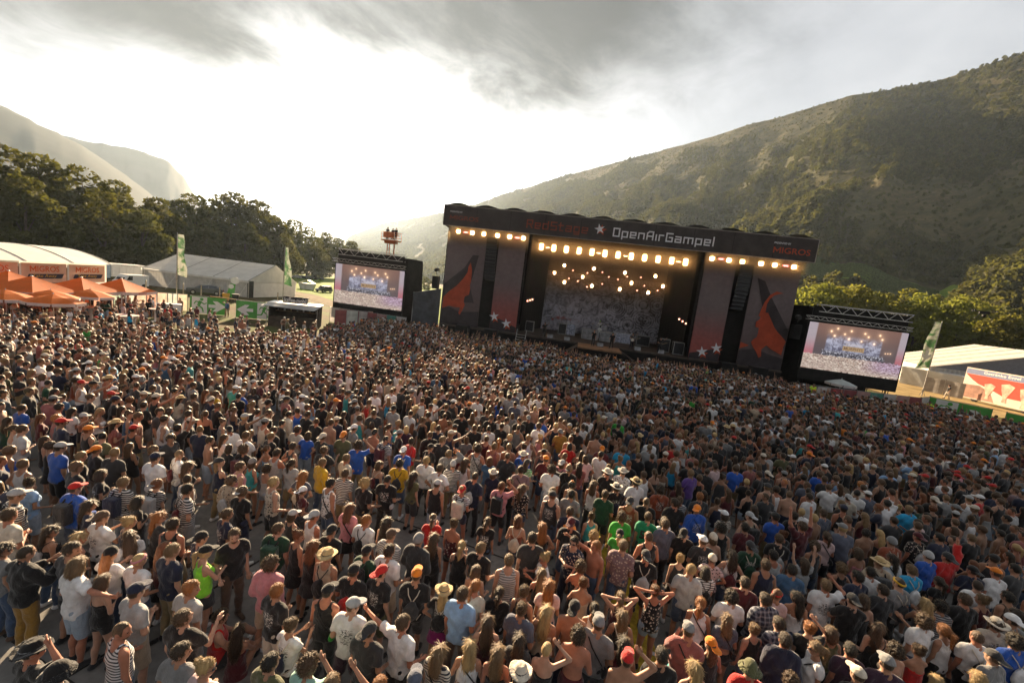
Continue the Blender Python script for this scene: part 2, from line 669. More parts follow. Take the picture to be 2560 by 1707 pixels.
def far_mountain(name, prof, dist, depth, seed):
    prof = np.array(prof)
    A, S = np.meshgrid(np.linspace(prof[0, 0], prof[-1, 0], 160), np.linspace(0, 1.4, 50))
    zr = CAM_H + np.tan(np.radians(np.interp(A, prof[:, 0], prof[:, 1]))) * dist
    d = dist - depth * (1 - np.minimum(S, 1)) + depth * np.maximum(S - 1, 0)
    X, Y = d * np.sin(np.radians(A)), d * np.cos(np.radians(A))
    ss = np.minimum(S, 1)
    Z = zr * (ss ** 1.1) - np.maximum(S - 1, 0) * zr * 1.5
    Z = Z + (fbm(A * 0.35 + 7, S * 2.0, 5, seed) - 0.5) * zr * 0.16 * np.sin(np.pi * ss) + (fbm(A * 2.0, S * 3.0, 4, seed + 1) - 0.5) * zr * 0.03
    return tag(link_mesh(name, grid_mesh(name, X, Y, Z, FARM)), kind='structure')


far_mountain('mountain_south', [(-100, 13.5), (-75, 13.5), (-60, 11.8), (-55, 10.4), (-52, 9.8), (-47.5, 8.3), (-44, 6.1), (-41, 3.8), (-38.5, 1.8), (-36.5, -.5)], 1700, 900, 21)
far_mountain('mountain_west', [(-60, 8.0), (-50, 8.6), (-47.3, 8.7), (-44, 9.0), (-41.3, 8.7), (-40, 7.4), (-38.9, 5.4), (-38, 3.4), (-36.5, 1.2), (-34, -.2)], 2600, 900, 33)

# ------------------------------------------------------------------ vegetation
def leaf_mat(name, col, col2, trans=0.45):
    m = bpy.data.materials.new(name)
    m.use_nodes = True
    t = NT(m.node_tree)
    bs = t.n['Principled BSDF']
    oi = t.new('ShaderNodeObjectInfo')
    geo = t.new('ShaderNodeNewGeometry')
    n = t.noise(geo.outputs['Position'], 0.35, 3, 0.5)
    rnd = geo.outputs['Random Per Island']
    f = t.math('ADD', t.math('MULTIPLY', rnd, 0.5), t.math('MULTIPLY', t.ramp(n, 0.3, 0.7), 0.5))
    c = t.mix(f, col, col2)
    hs = t.new('ShaderNodeHueSaturation')
    t.put(hs.inputs['Value'], t.ramp(oi.outputs['Random'], 0, 1, 0.7, 1.3, smooth=False))
    t.put(hs.inputs['Hue'], t.ramp(oi.outputs['Random'], 0, 1, 0.48, 0.52, smooth=False))
    t.l.new(c, hs.inputs['Color'])
    c = hs.outputs[0]
    t.l.new(c, bs.inputs['Base Color'])
    bs.inputs['Roughness'].default_value = 0.75
    bs.inputs['Specular IOR Level'].default_value = 0.15
    tr = t.new('ShaderNodeBsdfTranslucent')
    t.l.new(t.mix(0.5, c, t.mix(0.5, c, (0.30, 0.30, 0.03))), tr.inputs[0])
    mx = t.new('ShaderNodeMixShader')
    mx.inputs[0].default_value = trans
    t.l.new(bs.outputs[0], mx.inputs[1])
    t.l.new(tr.outputs[0], mx.inputs[2])
    t.l.new(mx.outputs[0], t.n['Material Output'].inputs[0])
    return m


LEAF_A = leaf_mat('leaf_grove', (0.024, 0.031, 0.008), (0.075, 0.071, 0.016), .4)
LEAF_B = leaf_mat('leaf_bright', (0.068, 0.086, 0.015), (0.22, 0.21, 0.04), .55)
LEAF_F = leaf_mat('leaf_slope', (0.026, 0.032, 0.009), (0.098, 0.090, 0.026), 0.4)
BARK = mat('bark', (0.07, 0.052, 0.038), 0.95, 0.35, 2.5, 0.5)


def crown_mesh(name, seed, h, r, nleaf, size, material, lobes=11, base=0.22):
    rng = np.random.RandomState(seed)
    cs, rs = [], []
    for i in range(lobes):
        zt = base + (1 - base) * (i + 0.5) / lobes
        wid = math.sin(math.pi * min(1, (zt - base) / (1 - base) * 0.86 + 0.14)) ** 0.6
        a = rng.rand() * 6.28 + i * 2.4
        rr = r * wid * (0.25 + 0.5 * rng.rand())
        cs.append((math.cos(a) * rr, math.sin(a) * rr, zt * h * (0.93 + 0.1 * rng.rand())))
        rs.append(r * (0.34 + 0.26 * rng.rand()) * (0.65 + 0.5 * wid))
    cs, rs = np.array(cs), np.array(rs)
    k = rng.choice(lobes, nleaf, p=rs ** 2 / (rs ** 2).sum())
    d = rng.normal(size=(nleaf, 3))
    d /= np.linalg.norm(d, axis=1, keepdims=True)
    rad = (0.55 + 0.45 * rng.rand(nleaf) ** 0.5) * (0.85 + 0.3 * fbm(d[:, 0] * 2.3 + k * 3.1 + 40, d[:, 2] * 2.3 + d[:, 1] * 2 + 40, 3, seed))
    P = cs[k] + d * (rs[k] * rad)[:, None] * np.array([1, 1, 0.82])
    keep = fbm(P[:, 0] * 0.55 + 100, P[:, 2] * 0.55 + P[:, 1] * 0.37 + 100, 3, seed + 5) > 0.36
    P, d = P[keep], d[keep]
    n = len(P)
    t1 = rng.normal(size=(n, 3)) + d * 0.2
    t1 /= np.linalg.norm(t1, axis=1, keepdims=True)
    t2 = np.cross(t1, rng.normal(size=(n, 3)))
    t2 /= np.linalg.norm(t2, axis=1, keepdims=True)
    s = (size * (0.55 + 0.9 * rng.rand(n)))[:, None]
    V = np.stack([P - t1 * s, P - t2 * s * 0.55, P + t1 * s, P + t2 * s * 0.55], 1).reshape(-1, 3)
    F = np.arange(4 * n).reshape(n, 4)
    me = bpy.data.meshes.new(name)
    me.from_pydata(V.tolist(), [], F.tolist())
    me.materials.append(material)
    return me, cs, rs


def trunk_mesh(name, seed, h, r, cs):
    rng = random.Random(seed)
    mb = MB()
    top = (rng.uniform(-.3, .3), rng.uniform(-.3, .3), h * 0.75)
    mb.tube([(0, 0, -.3), (0, 0, h * .08), (top[0] * .4, top[1] * .4, h * .38), top], [r * 1.35, r, r * .7, r * .25], 8)
    for c in cs[::2]:
        z0 = max(h * .14, c[2] * .55)
        mb.tube([(top[0] * z0 / h, top[1] * z0 / h, z0), (c[0] * .5, c[1] * .5, (z0 + c[2]) / 2 + .2), tuple(c)], [r * .42, r * .26, r * .08], 5)
    return mb.mesh(name, BARK)


TREE_KINDS = {}


def tree_kind(key, h, r, nleaf, size, material, seeds, lobes=11, base=.22):
    out = []
    for sd_ in seeds:
        cm, cs, rs = crown_mesh('crown', sd_, h, r, nleaf, size, material, lobes, base)
        out.append((trunk_mesh('trunk', sd_, h, h * .018, cs), cm))
    TREE_KINDS[key] = out


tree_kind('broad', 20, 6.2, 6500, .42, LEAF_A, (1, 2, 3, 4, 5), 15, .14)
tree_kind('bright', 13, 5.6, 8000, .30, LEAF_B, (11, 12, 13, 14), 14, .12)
tree_kind('bush', 5, 2.8, 1300, .28, LEAF_A, (21, 22), 7, .05)


def tree(name, key, k, x, y, sc, rz, label, group, sz=1.0, z=0):
    tm, cm = TREE_KINDS[key][k % len(TREE_KINDS[key])]
    o = empty(name, (x, y, z), rz, label, 'tree' if key != 'bush' else 'bush', group)
    o.scale = (sc, sc, sc * sz)
    link_mesh('trunk', tm, o)
    link_mesh('crown', cm, o)
    return o


def polar(az, d):
    return d * math.sin(R(az)), d * math.cos(R(az))


# the grove on the far side of the showground: (azimuth, distance, top elevation, kind index)
GROVE = [(-56, 118, 6.6, 0), (-52.6, 122, 6.0, 1), (-49.8, 120, 6.2, 2), (-47.3, 126, 5.9, 3), (-44.8, 132, 5.3, 4), (-42.3, 138, 4.6, 0), (-40.6, 158, 4.7, 2),
         (-39, 165, 5.2, 1), (-37.3, 176, 5.9, 3), (-35.3, 172, 6.5, 4), (-33.3, 182, 6.3, 0), (-31.4, 190, 4.9, 2), (-29.6, 205, 4.5, 1), (-27.8, 225, 4.2, 3), (-26.0, 245, 3.9, 4),
         (-24.3, 262, 3.6, 0), (-22.8, 285, 3.4, 2), (-59.5, 112, 7.2, 3), (-54.3, 104, 4.9, 4), (-50.9, 106, 4.4, 0), (-46.0, 112, 3.9, 1), (-43.2, 117, 3.2, 2), (-38.2, 146, 3.2, 4), (-34.3, 156, 3.6, 0), (-30.4, 172, 3.0, 3), (-26.8, 205, 2.6, 1)]
GL = ['tall broad tree at the edge of the grove above the takeaway tent roof', 'dark bushy tree of the grove rising behind the takeaway tent', 'leafy grove tree behind the end of the takeaway tent', 'dense grove tree above the white van trailer', 'round-topped grove tree between the trailer and the marquee',
      'grove tree rising just behind the first green flag', 'pale green tree behind the ridge of the grey marquee', 'tree with ragged top behind the grey marquee', 'slim tree beside the tallest tree of the grove', 'tallest tree of the grove with airy crown against the bright sky',
      'second tallest tree with airy crown against the bright sky', 'rounded tree where the grove starts to step down to the field', 'hazy tree standing behind the second green flag', 'hazy tree above the row of parked vehicles by the field', 'hazy tree of the grove above the meadow',
      'small hazy tree near the end of the grove', 'last hazy tree of the grove beside the video screen', 'outermost big tree of the grove at the picture edge', 'lower dark tree filling the gap above the takeaway tent', 'shorter dark tree in front of the grove by the takeaway roof',
      'shorter dark tree close behind the white trailer', 'low dark tree between trailer and marquee', 'short tree in front of the grove over the marquee roof', 'short round tree in front of the tallest grove trees', 'short tree at the corner of the marquee in front of the grove', 'short sunlit tree beside the meadow']
for (az, d, el, k), lb in zip(GROVE, GL):
    x, y = polar(az, d)
    h = CAM_H + math.tan(R(el)) * d
    sc = h / 20.5 * 1.22
    tree('broadleaf_tree', 'broad', k, x, y, sc, az * 7.1, lb, 'trees of the grove', 1 / 1.22)
# bright trees beyond the screen by the billboard
RT = [(34.2, 146, 3.2, 0), (36.6, 150, 5.0, 1), (39.6, 152, 4.9, 2), (42.2, 148, 3.9, 3), (44.6, 150, 4.4, 0), (47.4, 146, 4.6, 1), (50.2, 140, 3.2, 2), (52.8, 142, 4.2, 3), (55.5, 140, 4.4, 0), (48.6, 172, 3.9, 2), (41, 176, 4.4, 1), (36, 172, 4.3, 3), (32.6, 160, 2.6, 2), (38.2, 168, 4.6, 0), (43.3, 178, 4.5, 3)]
RL = ['sunlit yellow-green tree close to the stage corner', 'bushy sunlit tree above the screen tower truss by the hillside', 'broad sunlit tree directly above the video screen tower', 'sunlit tree over the end of the screen tower truss', 'sunlit tree behind the leaning green flag',
      'large round sunlit tree above the cream marquee', 'sunlit tree under the hovering drone', 'tall sunlit tree beyond the drinks billboard', 'sunlit tree outside the picture edge by the billboard', 'duller tree between the drone and the hillside', 'duller tree behind the bushy tree above the screen tower', 'duller tree at the foot of the vineyard slope', 'small sunlit tree just showing beside the stage wing', 'duller tree between two sunlit ones above the screen truss', 'duller tree rising behind the leaning green flag']
for (az, d, el, k), lb in zip(RT, RL):
    x, y = polar(az, d)
    sc = (CAM_H + math.tan(R(el)) * d) / 13.4
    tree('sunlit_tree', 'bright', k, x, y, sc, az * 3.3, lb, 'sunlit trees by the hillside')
for i, (az, d, sc, lb) in enumerate([(-19.5, 210, 1.7, 'round bush behind the lift basket at the edge of the meadow'), (-17.3, 190, 1.35, 'bush behind the screen tower edge beside the meadow'), (-15.2, 230, 1.6, 'bush between the screen tower and the stage near the hillside'), (-13.0, 250, 1.5, 'bush close to the stage corner at the foot of the hill')]):
    x, y = polar(az, d)
    tree('field_bush', 'bush', i, x, y, sc, i * 1.3, lb, 'bushes along the meadow')

# the wooded mountain side: one mass of small crowns
fc = bpy.data.collections.new('slope_crowns')
for i in range(6):
    cm, cs, rs = crown_mesh('slope_crown', 60 + i, 8.0, 3.4 + (i % 3) * .5, 300, .95, LEAF_F, 7, .0)
    o = bpy.data.objects.new('slope_crown_%02d' % i, cm)
    fc.objects.link(o)
rng = np.random.RandomState(4)
NF = 76000
az = np.where(rng.rand(NF) < .45, rng.uniform(-23.5, 16, NF), rng.uniform(-23.5, 80, NF))
s = rng.rand(NF) ** 0.9 * 1.01
x, y, z = slope_point(az, s)
dens = 0.62 * fbm(x * 0.011 + 10, y * 0.011 + 10, 5, 40) + 0.38 * fbm(az * 0.35 + 30, s * 7 + 30, 4, 41)
thr = np.interp(az, [-24, 0, 18], [-.10, -.06, 0]) + np.interp(s, [0, .12, .3, .6, .85, 1.0], [.33, .36, .45, .465, .445, .41])
meadow = (s > .135) & (s < .205 + .01 * np.sin(az)) & (az > 30) & (az < 47)
keep = (dens > thr) & ~meadow
pts = np.stack([x, y, z - 1.0], 1)[keep]
n = len(pts)
sc = rng.uniform(0.30, 0.95, n) * np.interp(s[keep], [0, .15, .3, 1], [1.5, 1.3, 1.0, .72])
sc = sc * np.interp(az[keep], [-24, -5, 15], [2.4, 1.6, 1.0])
sc = sc * np.clip(.5 + (dens - thr)[keep] * 6.0, .5, 1.0)
scl = np.stack([sc, sc, sc * rng.uniform(.7, 1.25, n)], 1)
rot = np.stack([np.zeros(n), np.zeros(n), rng.uniform(0, 6.28, n)], 1)
tag(scatter('forest', pts, scl, rot, rng.randint(0, 6, n), fc), kind='stuff', label='scrubby oak and pine wood covering the mountain side', cat='forest')
sh = (dens <= thr) & (rng.rand(NF) < .5) & (s > .10) & ~meadow
p2_ = np.stack([x, y, z - .4], 1)[sh]
n2_ = len(p2_)
s2_ = rng.uniform(.12, .42, n2_)
tag(scatter('shrubs', p2_, np.stack([s2_, s2_, s2_ * .8], 1), np.stack([np.zeros(n2_), np.zeros(n2_), rng.uniform(0, 6.28, n2_)], 1), rng.randint(0, 6, n2_), fc), kind='stuff', label='loose shrubs on the bare patches of the mountain side', cat='shrubs')
# vineyard rows at the foot of the slope
vr = MB()
Am, Sm = np.meshgrid(np.linspace(30, 47, 60), np.linspace(.137, .203, 14))
Xm, Ym, Zm = slope_point(Am, Sm)
tag(link_mesh('hill_meadow', grid_mesh('hill_meadow', Xm, Ym, Zm + .35, field_material())), kind='structure')
for i in range(11):
    for a0 in np.arange(30.5, 45.5, 1.0):
        s0 = .142 + i * .0055
        p = [slope_point(np.array(a), np.array(s0)) for a in (a0, a0 + 1.02)]
        vr.bar((float(p[0][0]), float(p[0][1]), float(p[0][2]) + .9), (float(p[1][0]), float(p[1][1]), float(p[1][2]) + .9), .7, 1.7)
tag(vr.build('vine_rows', mat('vine_leaf', (0.07, 0.095, 0.028), .9, .4, 1.5)), kind='stuff', label='rows of vines at the foot of the mountain', cat='vineyard')

# air: warm evening haze in the valley
hz = MB().box(-7500, 7500, -3200, 6800, -5, 440)
hm = bpy.data.materials.new('valley_air')
hm.use_nodes = True
ht = NT(hm.node_tree)
ht.n.clear()
ho = ht.new('ShaderNodeOutputMaterial')
hv = ht.new('ShaderNodeVolumePrincipled')
hv.inputs['Color'].default_value = (0.64, 0.80, 1.0, 1)
hv.inputs['Density'].default_value = 0.00009
hv.inputs['Anisotropy'].default_value = 0.38
ht.l.new(hv.outputs[0], ho.inputs['Volume'])
tag(hz.build('haze', hm), kind='stuff', label='warm evening haze filling the valley', cat='haze')
# ================================================================== the stage
SA = R(-8.8)
SO = Vector((-9.76, 48.4, 0))
SU = Vector((math.cos(SA), math.sin(SA), 0))
SN = Vector((-math.sin(SA), math.cos(SA), 0))


def SW(s, t, z=0.0):
    return SO + SU * s + SN * t + Vector((0, 0, z))


BLACK = mat('black_fabric', (0.012, 0.011, 0.011), 0.9, 0.4, 1.5, 0.3, 6)
SCRIM = mat('black_scrim', (0.017, 0.014, 0.013), 0.95, 0.5, 0.6, 0.4, 3)
STEEL = mat('galvanised_steel', (0.30, 0.30, 0.31), 0.45, 0.25, 4, metal=0.7)
ALU = mat('aluminium_truss', (0.42, 0.41, 0.40), 0.4, 0.2, 5, metal=0.8)
DKMETAL = mat('dark_metal', (0.03, 0.03, 0.032), 0.5, 0.3, 6, metal=0.4)
FASC = mat('fascia_banner', (0.042, 0.034, 0.035), 0.75, 0.25, 0.8, 0.15, 2.5)
EDGE = mat('banner_edge_pipe', (0.26, 0.23, 0.21), 0.5, 0.2, 3)
LWHITE = mat('print_white', (0.62, 0.62, 0.66), 0.7, 0.08, 2)
LRED = mat('print_red', (0.36, 0.055, 0.022), 0.7, 0.15, 2)
LDIM = mat('print_dim_red', (0.20, 0.040, 0.022), 0.7, 0.2, 2)
DECK = mat('stage_deck', (0.055, 0.042, 0.035), 0.6, 0.35, 1.2, 0.1)

stage = empty('concert_stage', SO, SA, 'huge black concert stage with lettered roof fascia and red banners', 'stage')

# deck, thrust and skirts
MB().box(0.9, 39.2, 0.0, 13.6, 1.5, 1.7).build('deck', DECK, stage)
MB().box(17.5, 22.1, -3.5, -0.01, 1.5, 1.69).build('thrust', mat('thrust_ply', (0.22, 0.125, 0.07), 0.6, 0.25, 1.5), stage)
sk = MB()
sk.box(0.92, 39.18, 0.06, 0.12, 0, 1.495)
sk.box(17.56, 22.04, -3.42, -3.38, 0, 1.495)
sk.box(17.56, 17.6, -3.38, 0.05, 0, 1.495)
sk.box(22.0, 22.04, -3.38, 0.05, 0, 1.495)
sk.build('skirt', BLACK, stage)
for sx, s0 in ((-1, 17.45), (1, 22.15)):
    mb = MB()
    mb.add([(s0, -3.4, 1.66), (s0, -1.2, 1.66), (s0 + sx * 2.4, -5.2, .5), (s0 + sx * 2.4, -6.6, .5)], [(0, 1, 2, 3)])
    mb.add([(s0, -3.4, 1.58), (s0, -1.2, 1.58), (s0 + sx * 2.4, -5.2, .42), (s0 + sx * 2.4, -6.6, .42)], [(0, 1, 2, 3)])
    mb.build('ramp', DECK, stage)
# side and back walls
for s0, nm in ((0.52, 'side_wall'), (39.3, 'side_wall')):
    mb = MB()
    mb.grid(lambda a, b, s0=s0: (s0 + 0.05 * math.sin(a * 40) * math.sin(b * 9), 0.75 + a * 13.0, 0.3 + b * 12.6), 30, 14)
    mb.build(nm, SCRIM, stage, smooth=True)
MB().box(0.5, 39.3, 13.7, 13.8, 0.2, 14.4).build('back_wall', SCRIM, stage)
# inner drapes either side of the opening
for a, b in ((10.1, 12.0), (28.25, 29.7)):
    mb = MB()
    mb.grid(lambda u, v, a=a, b=b: (a + (b - a) * u, 3.5 + 8.6 * (u if a < 15 else 1 - u) + .1 * math.sin(u * 60), 1.72 + v * 11.4), 40, 6)
    mb.build('drape', BLACK, stage, smooth=True)
# wing floors' black masking behind the banners
for a, b in ((0.6, 10.0), (29.8, 39.2)):
    MB().box(a, b, 1.6, 1.66, 0.1, 13.2).build('masking', BLACK, stage)
MB().box(12.0, 28.25, 11.7, 11.76, 10.4, 13.9).build('border_drape', BLACK, stage)

# scalloped membrane roof
def roof_pt(u, v):
    s = u * 40.0
    ph = (s / 40.0 * 12) % 1.0
    z = 15.62 + 0.34 * math.sin(math.pi * ph) ** 1.0 * (0.55 + 0.45 * math.sin(math.pi * ph)) * (1 - 0.3 * v)
    return (s, 0.18 + v * 14.3, z - 0.9 * v * v)
MB().grid(roof_pt, 168, 8).build('roof_membrane', mat('roof_pvc', (0.05, 0.047, 0.045), 0.6, 0.3, 1), stage, smooth=True)
MB().box(0.1, 39.9, 0.35, 14.2, 13.9, 14.0).build('roof_soffit', BLACK, stage)
# columns at the wing corners
for s0 in (0.7, 9.95, 29.85, 39.1):
    for t0 in (1.0, 13.2):
        mb = MB()
        for dx in (-.22, .22):
            for dy in (-.22, .22):
                mb.bar((s0 + dx, t0 + dy, 0), (s0 + dx, t0 + dy, 13.9), .06)
        for k in range(17):
            z = .3 + k * .8
            mb.bar((s0 - .22, t0 - .22, z), (s0 + .22, t0 - .22, z + .8), .035)
            mb.bar((s0 + .22, t0 + .22, z), (s0 + .22, t0 - .22, z + .8), .035)
        mb.build('tower', DKMETAL, stage)

# fascia
fas = MB().grid(lambda u, v: (u * 40.05, -0.02 + .02 * math.sin(u * 70) * math.sin(v * 3.1), 13.26 + 2.34 * v), 80, 4)
fas.box(0, 40.05, 0.03, 0.17, 13.27, 15.59)
fascia = fas.build('fascia', FASC, stage)
mb = MB()
for z in (13.24, 15.58):
    mb.tube([(-.02, -.06, z), (40.07, -.06, z)], .04, 6)
for s0 in (-.02, 40.07):
    mb.tube([(s0, -.06, 13.24), (s0, -.06, 15.58)], .035, 6)
mb.build('edge_pipe', EDGE, fascia)
for k in range(1, 10):
    MB().box(k * 4.0 - .02, k * 4.0 + .02, -.058, -.045, 13.3, 15.52).build('seam', BLACK, fascia)
for k in range(40):
    MB().bar((.5 + k, -.05, 13.24), (.5 + k, .3, 13.05), .02).build('lashing', EDGE, fascia)
# return ends of the fascia
for s0 in (0.0, 40.05):
    MB().box(s0 - .02, s0 + .02, .2, 3.0, 13.3, 15.5).build('fascia_return', FASC, fascia)
# underside truss
def truss(mb, p, q, d=.45, n=20, r=.035, flip=False):
    p, q = Vector(p), Vector(q)
    dv = (q - p).normalized()
    up_ = Vector((0, 0, 1))
    sd_ = dv.cross(up_).normalized()
    cs = [up_ * d / 2 + sd_ * d / 2, up_ * d / 2 - sd_ * d / 2, -up_ * d / 2 + sd_ * d / 2, -up_ * d / 2 - sd_ * d / 2]
    for c in cs:
        mb.bar(p + c, q + c, r * 1.6)
    L = (q - p).length
    for i in range(n):
        a, b = p + dv * (L * i / n), p + dv * (L * (i + 1) / n)
        for c1, c2 in ((cs[0], cs[2]), (cs[1], cs[3]), (cs[0], cs[1])):
            if i % 2:
                c1, c2 = c2, c1
            mb.bar(a + c1, b + c2, r)
    return mb
truss(MB(), (0.6, 0.75, 12.98), (10.1, .75, 12.98), .42, 18).build('front_truss', DKMETAL, stage)
truss(MB(), (29.6, 0.75, 12.98), (39.3, .75, 12.98), .42, 18).build('front_truss', DKMETAL, stage)
truss(MB(), (10.6, 2.2, 12.75), (29.2, 2.2, 12.75), .42, 30).build('front_truss', DKMETAL, stage)
for t0, z0 in ((7.9, 11.2), (8.05, 10.1), (8.0, 9.05)):
    truss(MB(), (12.4, t0, z0), (28.0, t0, z0), .3, 26, .025).build('lighting_truss', DKMETAL, stage)
for s0 in (14, 20.2, 26.5):
    MB().bar((s0, 8, 9.0), (s0, 8, 13.9), .05).build('hanging_pipe', DKMETAL, stage)

GLYPH = {'O': (.62, [[(0, 0), (.62, 0), (.62, 1), (0, 1), (0, 0)]]), 'p': (.56, [[(0, -.27), (0, .68), (.56, .68), (.56, 0), (0, 0)]]),
         'e': (.56, [[(.52, 0), (0, 0), (0, .68), (.56, .68), (.56, .33), (0, .33)]]), 'n': (.56, [[(0, 0), (0, .68), (.56, .68), (.56, 0)]]),
         'A': (.62, [[(0, 0), (0, .78), (.2, 1), (.62, 1), (.62, 0)], [(0, .42), (.62, .42)]]), 'i': (.0, [[(0, 0), (0, .68)]]),
         'r': (.42, [[(0, 0), (0, .68), (.42, .68)]]), 'G': (.62, [[(.62, 1), (0, 1), (0, 0), (.62, 0), (.62, .5), (.3, .5)]]),
         'a': (.56, [[(.02, .68), (.56, .68), (.56, 0), (0, 0), (0, .36), (.56, .36)]]), 'm': (.9, [[(0, 0), (0, .68), (.9, .68), (.9, 0)], [(.45, .68), (.45, 0)]]),
         'l': (.0, [[(0, 0), (0, 1.05)]]), 'R': (.6, [[(0, 0), (0, 1), (.6, 1), (.6, .48), (0, .48)], [(.3, .48), (.6, 0)]]),
         'd': (.56, [[(.56, 1), (.56, 0), (0, 0), (0, .68), (.56, .68)]]), 'S': (.6, [[(.6, 1), (0, 1), (0, .52), (.6, .52), (.6, 0), (0, 0)]]),
         't': (.42, [[(.1, 1), (.1, 0), (.42, 0)], [(-.06, .68), (.42, .68)]]), 'g': (.56, [[(.56, 0), (0, 0), (0, .68), (.56, .68), (.56, -.27), (.04, -.27)]])}


GLYPH['M'] = (.86, [[(0, 0), (0, 1), (.43, .30), (.86, 1), (.86, 0)]])


def square_text(name, body, s0, s1, z0, h, material, parent, t=-.07, th=.17, gap=.34):
    tot = sum(GLYPH[c][0] for c in body) + gap * (len(body) - 1)
    kx = (s1 - s0) / tot
    mb = MB()
    x, k = 0.0, 0
    for c in body:
        w, strokes = GLYPH[c]
        for st in strokes:
            for a, b in zip(st[:-1], st[1:]):
                k += 1
                pa = Vector((s0 + (x + a[0]) * kx, t - .004 * (k % 3), z0 + a[1] * h))
                pb = Vector((s0 + (x + b[0]) * kx, t - .004 * (k % 3), z0 + b[1] * h))
                d = (pb - pa).normalized()
                e = th * h * .5 * .92
                mb.bar(pa - d * e, pb + d * e, .012, th * h, upv=d.cross(Vector((0, 1, 0))))
        x += w + gap
    return mb.build(name, material, parent)


RX = (math.pi / 2, 0, 0)
square_text('lettering', 'OpenAirGampel', 19.62, 30.02, 13.92, .82, LWHITE, fascia)
square_text('lettering', 'RedStage', 9.95, 16.75, 13.92, .82, LDIM, fascia)
def sponsor(x, z, w, h, material, parent, t):
    square_text('lettering', 'M', x + w * .02, x + w * .19, z + h * .08, h * .84, material, parent, t, .22)
    lettering('lettering', 'IGROS', w * .76, h, material, parent, (x + w * .24, t - .004, z), RX, bold=.012)


sponsor(.73, 13.95, 3.5, .50, LDIM, fascia, -.075)
lettering('lettering', 'PRESENTED BY', 1.5, .17, LWHITE, fascia, (.74, -.075, 14.78), RX, bold=.01)
sponsor(35.93, 13.86, 3.55, .60, LRED, fascia, -.075)
lettering('lettering', 'PRESENTED BY', 1.6, .19, LWHITE, fascia, (35.92, -.075, 14.78), RX, bold=.01)


def star_poly(cx, cz, r, rot=0.2, inner=.42, n=5):
    p = []
    for i in range(2 * n):
        rr = r if i % 2 == 0 else r * inner
        a = math.pi / 2 + rot + math.pi * i / n
        p.append((cx + rr * math.cos(a), cz + rr * math.sin(a)))
    return p


def flat(name, poly, t, material, parent, d=.01):
    n = len(poly)
    mb = MB()
    mb.add([(a, t, b) for a, b in poly] + [(a, t + d, b) for a, b in poly], [tuple(range(n)), tuple(range(n, 2 * n))])
    bm = bmesh.new()
    me = mb.mesh(name, material)
    bm.from_mesh(me)
    bmesh.ops.triangulate(bm, faces=bm.faces, ngon_method='EAR_CLIP')
    bm.to_mesh(me)
    bm.free()
    return link_mesh(name, me, parent)


flat('star_emblem', star_poly(18.25, 14.42, .62, -.1), -.068, LRED, fascia)
flat('star_emblem', star_poly(18.06, 14.5, .6, .25, .36), -.084, LWHITE, fascia)


# banners on the wings
def banner_material(name, top, bot, z0, z1):
    m = bpy.data.materials.new(name)
    m.use_nodes = True
    t = NT(m.node_tree)
    bs = t.n['Principled BSDF']
    tc = t.new('ShaderNodeTexCoord')
    x, y, z = t.xyz(tc.outputs['Object'])
    f = t.ramp(z, z0, z1)
    c = t.mix(f, bot, top)
    n = t.noise(tc.outputs['Object'], 3.0, 5, .6)
    c = t.mix(t.ramp(n, .3, .7, 0, .25), c, (0.03, 0.025, 0.025))
    t.l.new(c, bs.inputs['Base Color'])
    bs.inputs['Roughness'].default_value = .8
    return m


BGRAD = banner_material('gradient_banner', (0.155, 0.12, 0.125), (0.30, 0.07, 0.06), 2.5, 8.0)
BGOAT = banner_material('grey_banner', (0.14, 0.11, 0.118), (0.10, 0.066, 0.068), 2.0, 10.0)
BDARK = mat('banner_dark_print', (0.038, 0.030, 0.034), .8, .3, 1.0)
BORANGE = mat('banner_red_print', (0.36, 0.055, 0.022), .75, .2, 1.2)


def banner(name, s0, s1, z0, z1, material, t=.5):
    mb = MB()
    mb.grid(lambda u, v: (s0 + (s1 - s0) * u, t + .03 * math.sin(u * 13 + v * 7) * math.sin(v * 9 + u * 3) + .012 * math.sin(u * 31), z0 + (z1 - z0) * v), 24, 30)
    mb.grid(lambda u, v: (s0 + (s1 - s0) * u, t + .06, z0 + (z1 - z0) * v), 2, 2)
    return mb.build(name, material, stage, smooth=True)


b1 = banner('banner', .62, 5.35, .5, 13.1, BGOAT)
b2 = banner('banner', 6.85, 10.05, 1.0, 13.1, BGRAD)
b3 = banner('banner', 29.75, 32.9, 1.0, 13.1, BGRAD)
b4 = banner('banner', 34.75, 39.25, .5, 12.6, BGOAT)
# hill prints, dark diagonals and mountain goats
flat('hill_print', [(.64, .6), (5.33, .6), (5.33, 3.6), (4.4, 3.5), (3.0, 3.3), (1.6, 3.75), (.64, 3.6)], .46, BDARK, b1)
flat('hill_print', [(6.87, 1.05), (10.03, 1.05), (10.03, 2.35), (8.6, 2.9), (6.87, 3.5)], .46, BDARK, b2)
flat('hill_print', [(29.77, 1.05), (32.88, 1.05), (32.88, 3.25), (31.4, 2.75), (29.77, 2.25)], .46, BDARK, b3)
flat('hill_print', [(34.77, .55), (39.23, .55), (39.23, 3.0), (37.6, 3.3), (36.4, 3.7), (34.77, 3.3)], .46, BDARK, b4)
flat('diagonal_print', [(39.2, 4.0), (39.2, 6.0), (37.0, 9.2), (36.0, 10.9), (35.2, 11.2), (36.3, 8.0)], .455, BDARK, b4)
flat('diagonal_print', [(.66, 4.4), (.66, 6.4), (3.0, 8.6), (3.9, 10.2), (4.6, 10.2), (3.9, 6.5), (4.6, 4.6)], .455, BDARK, b1)
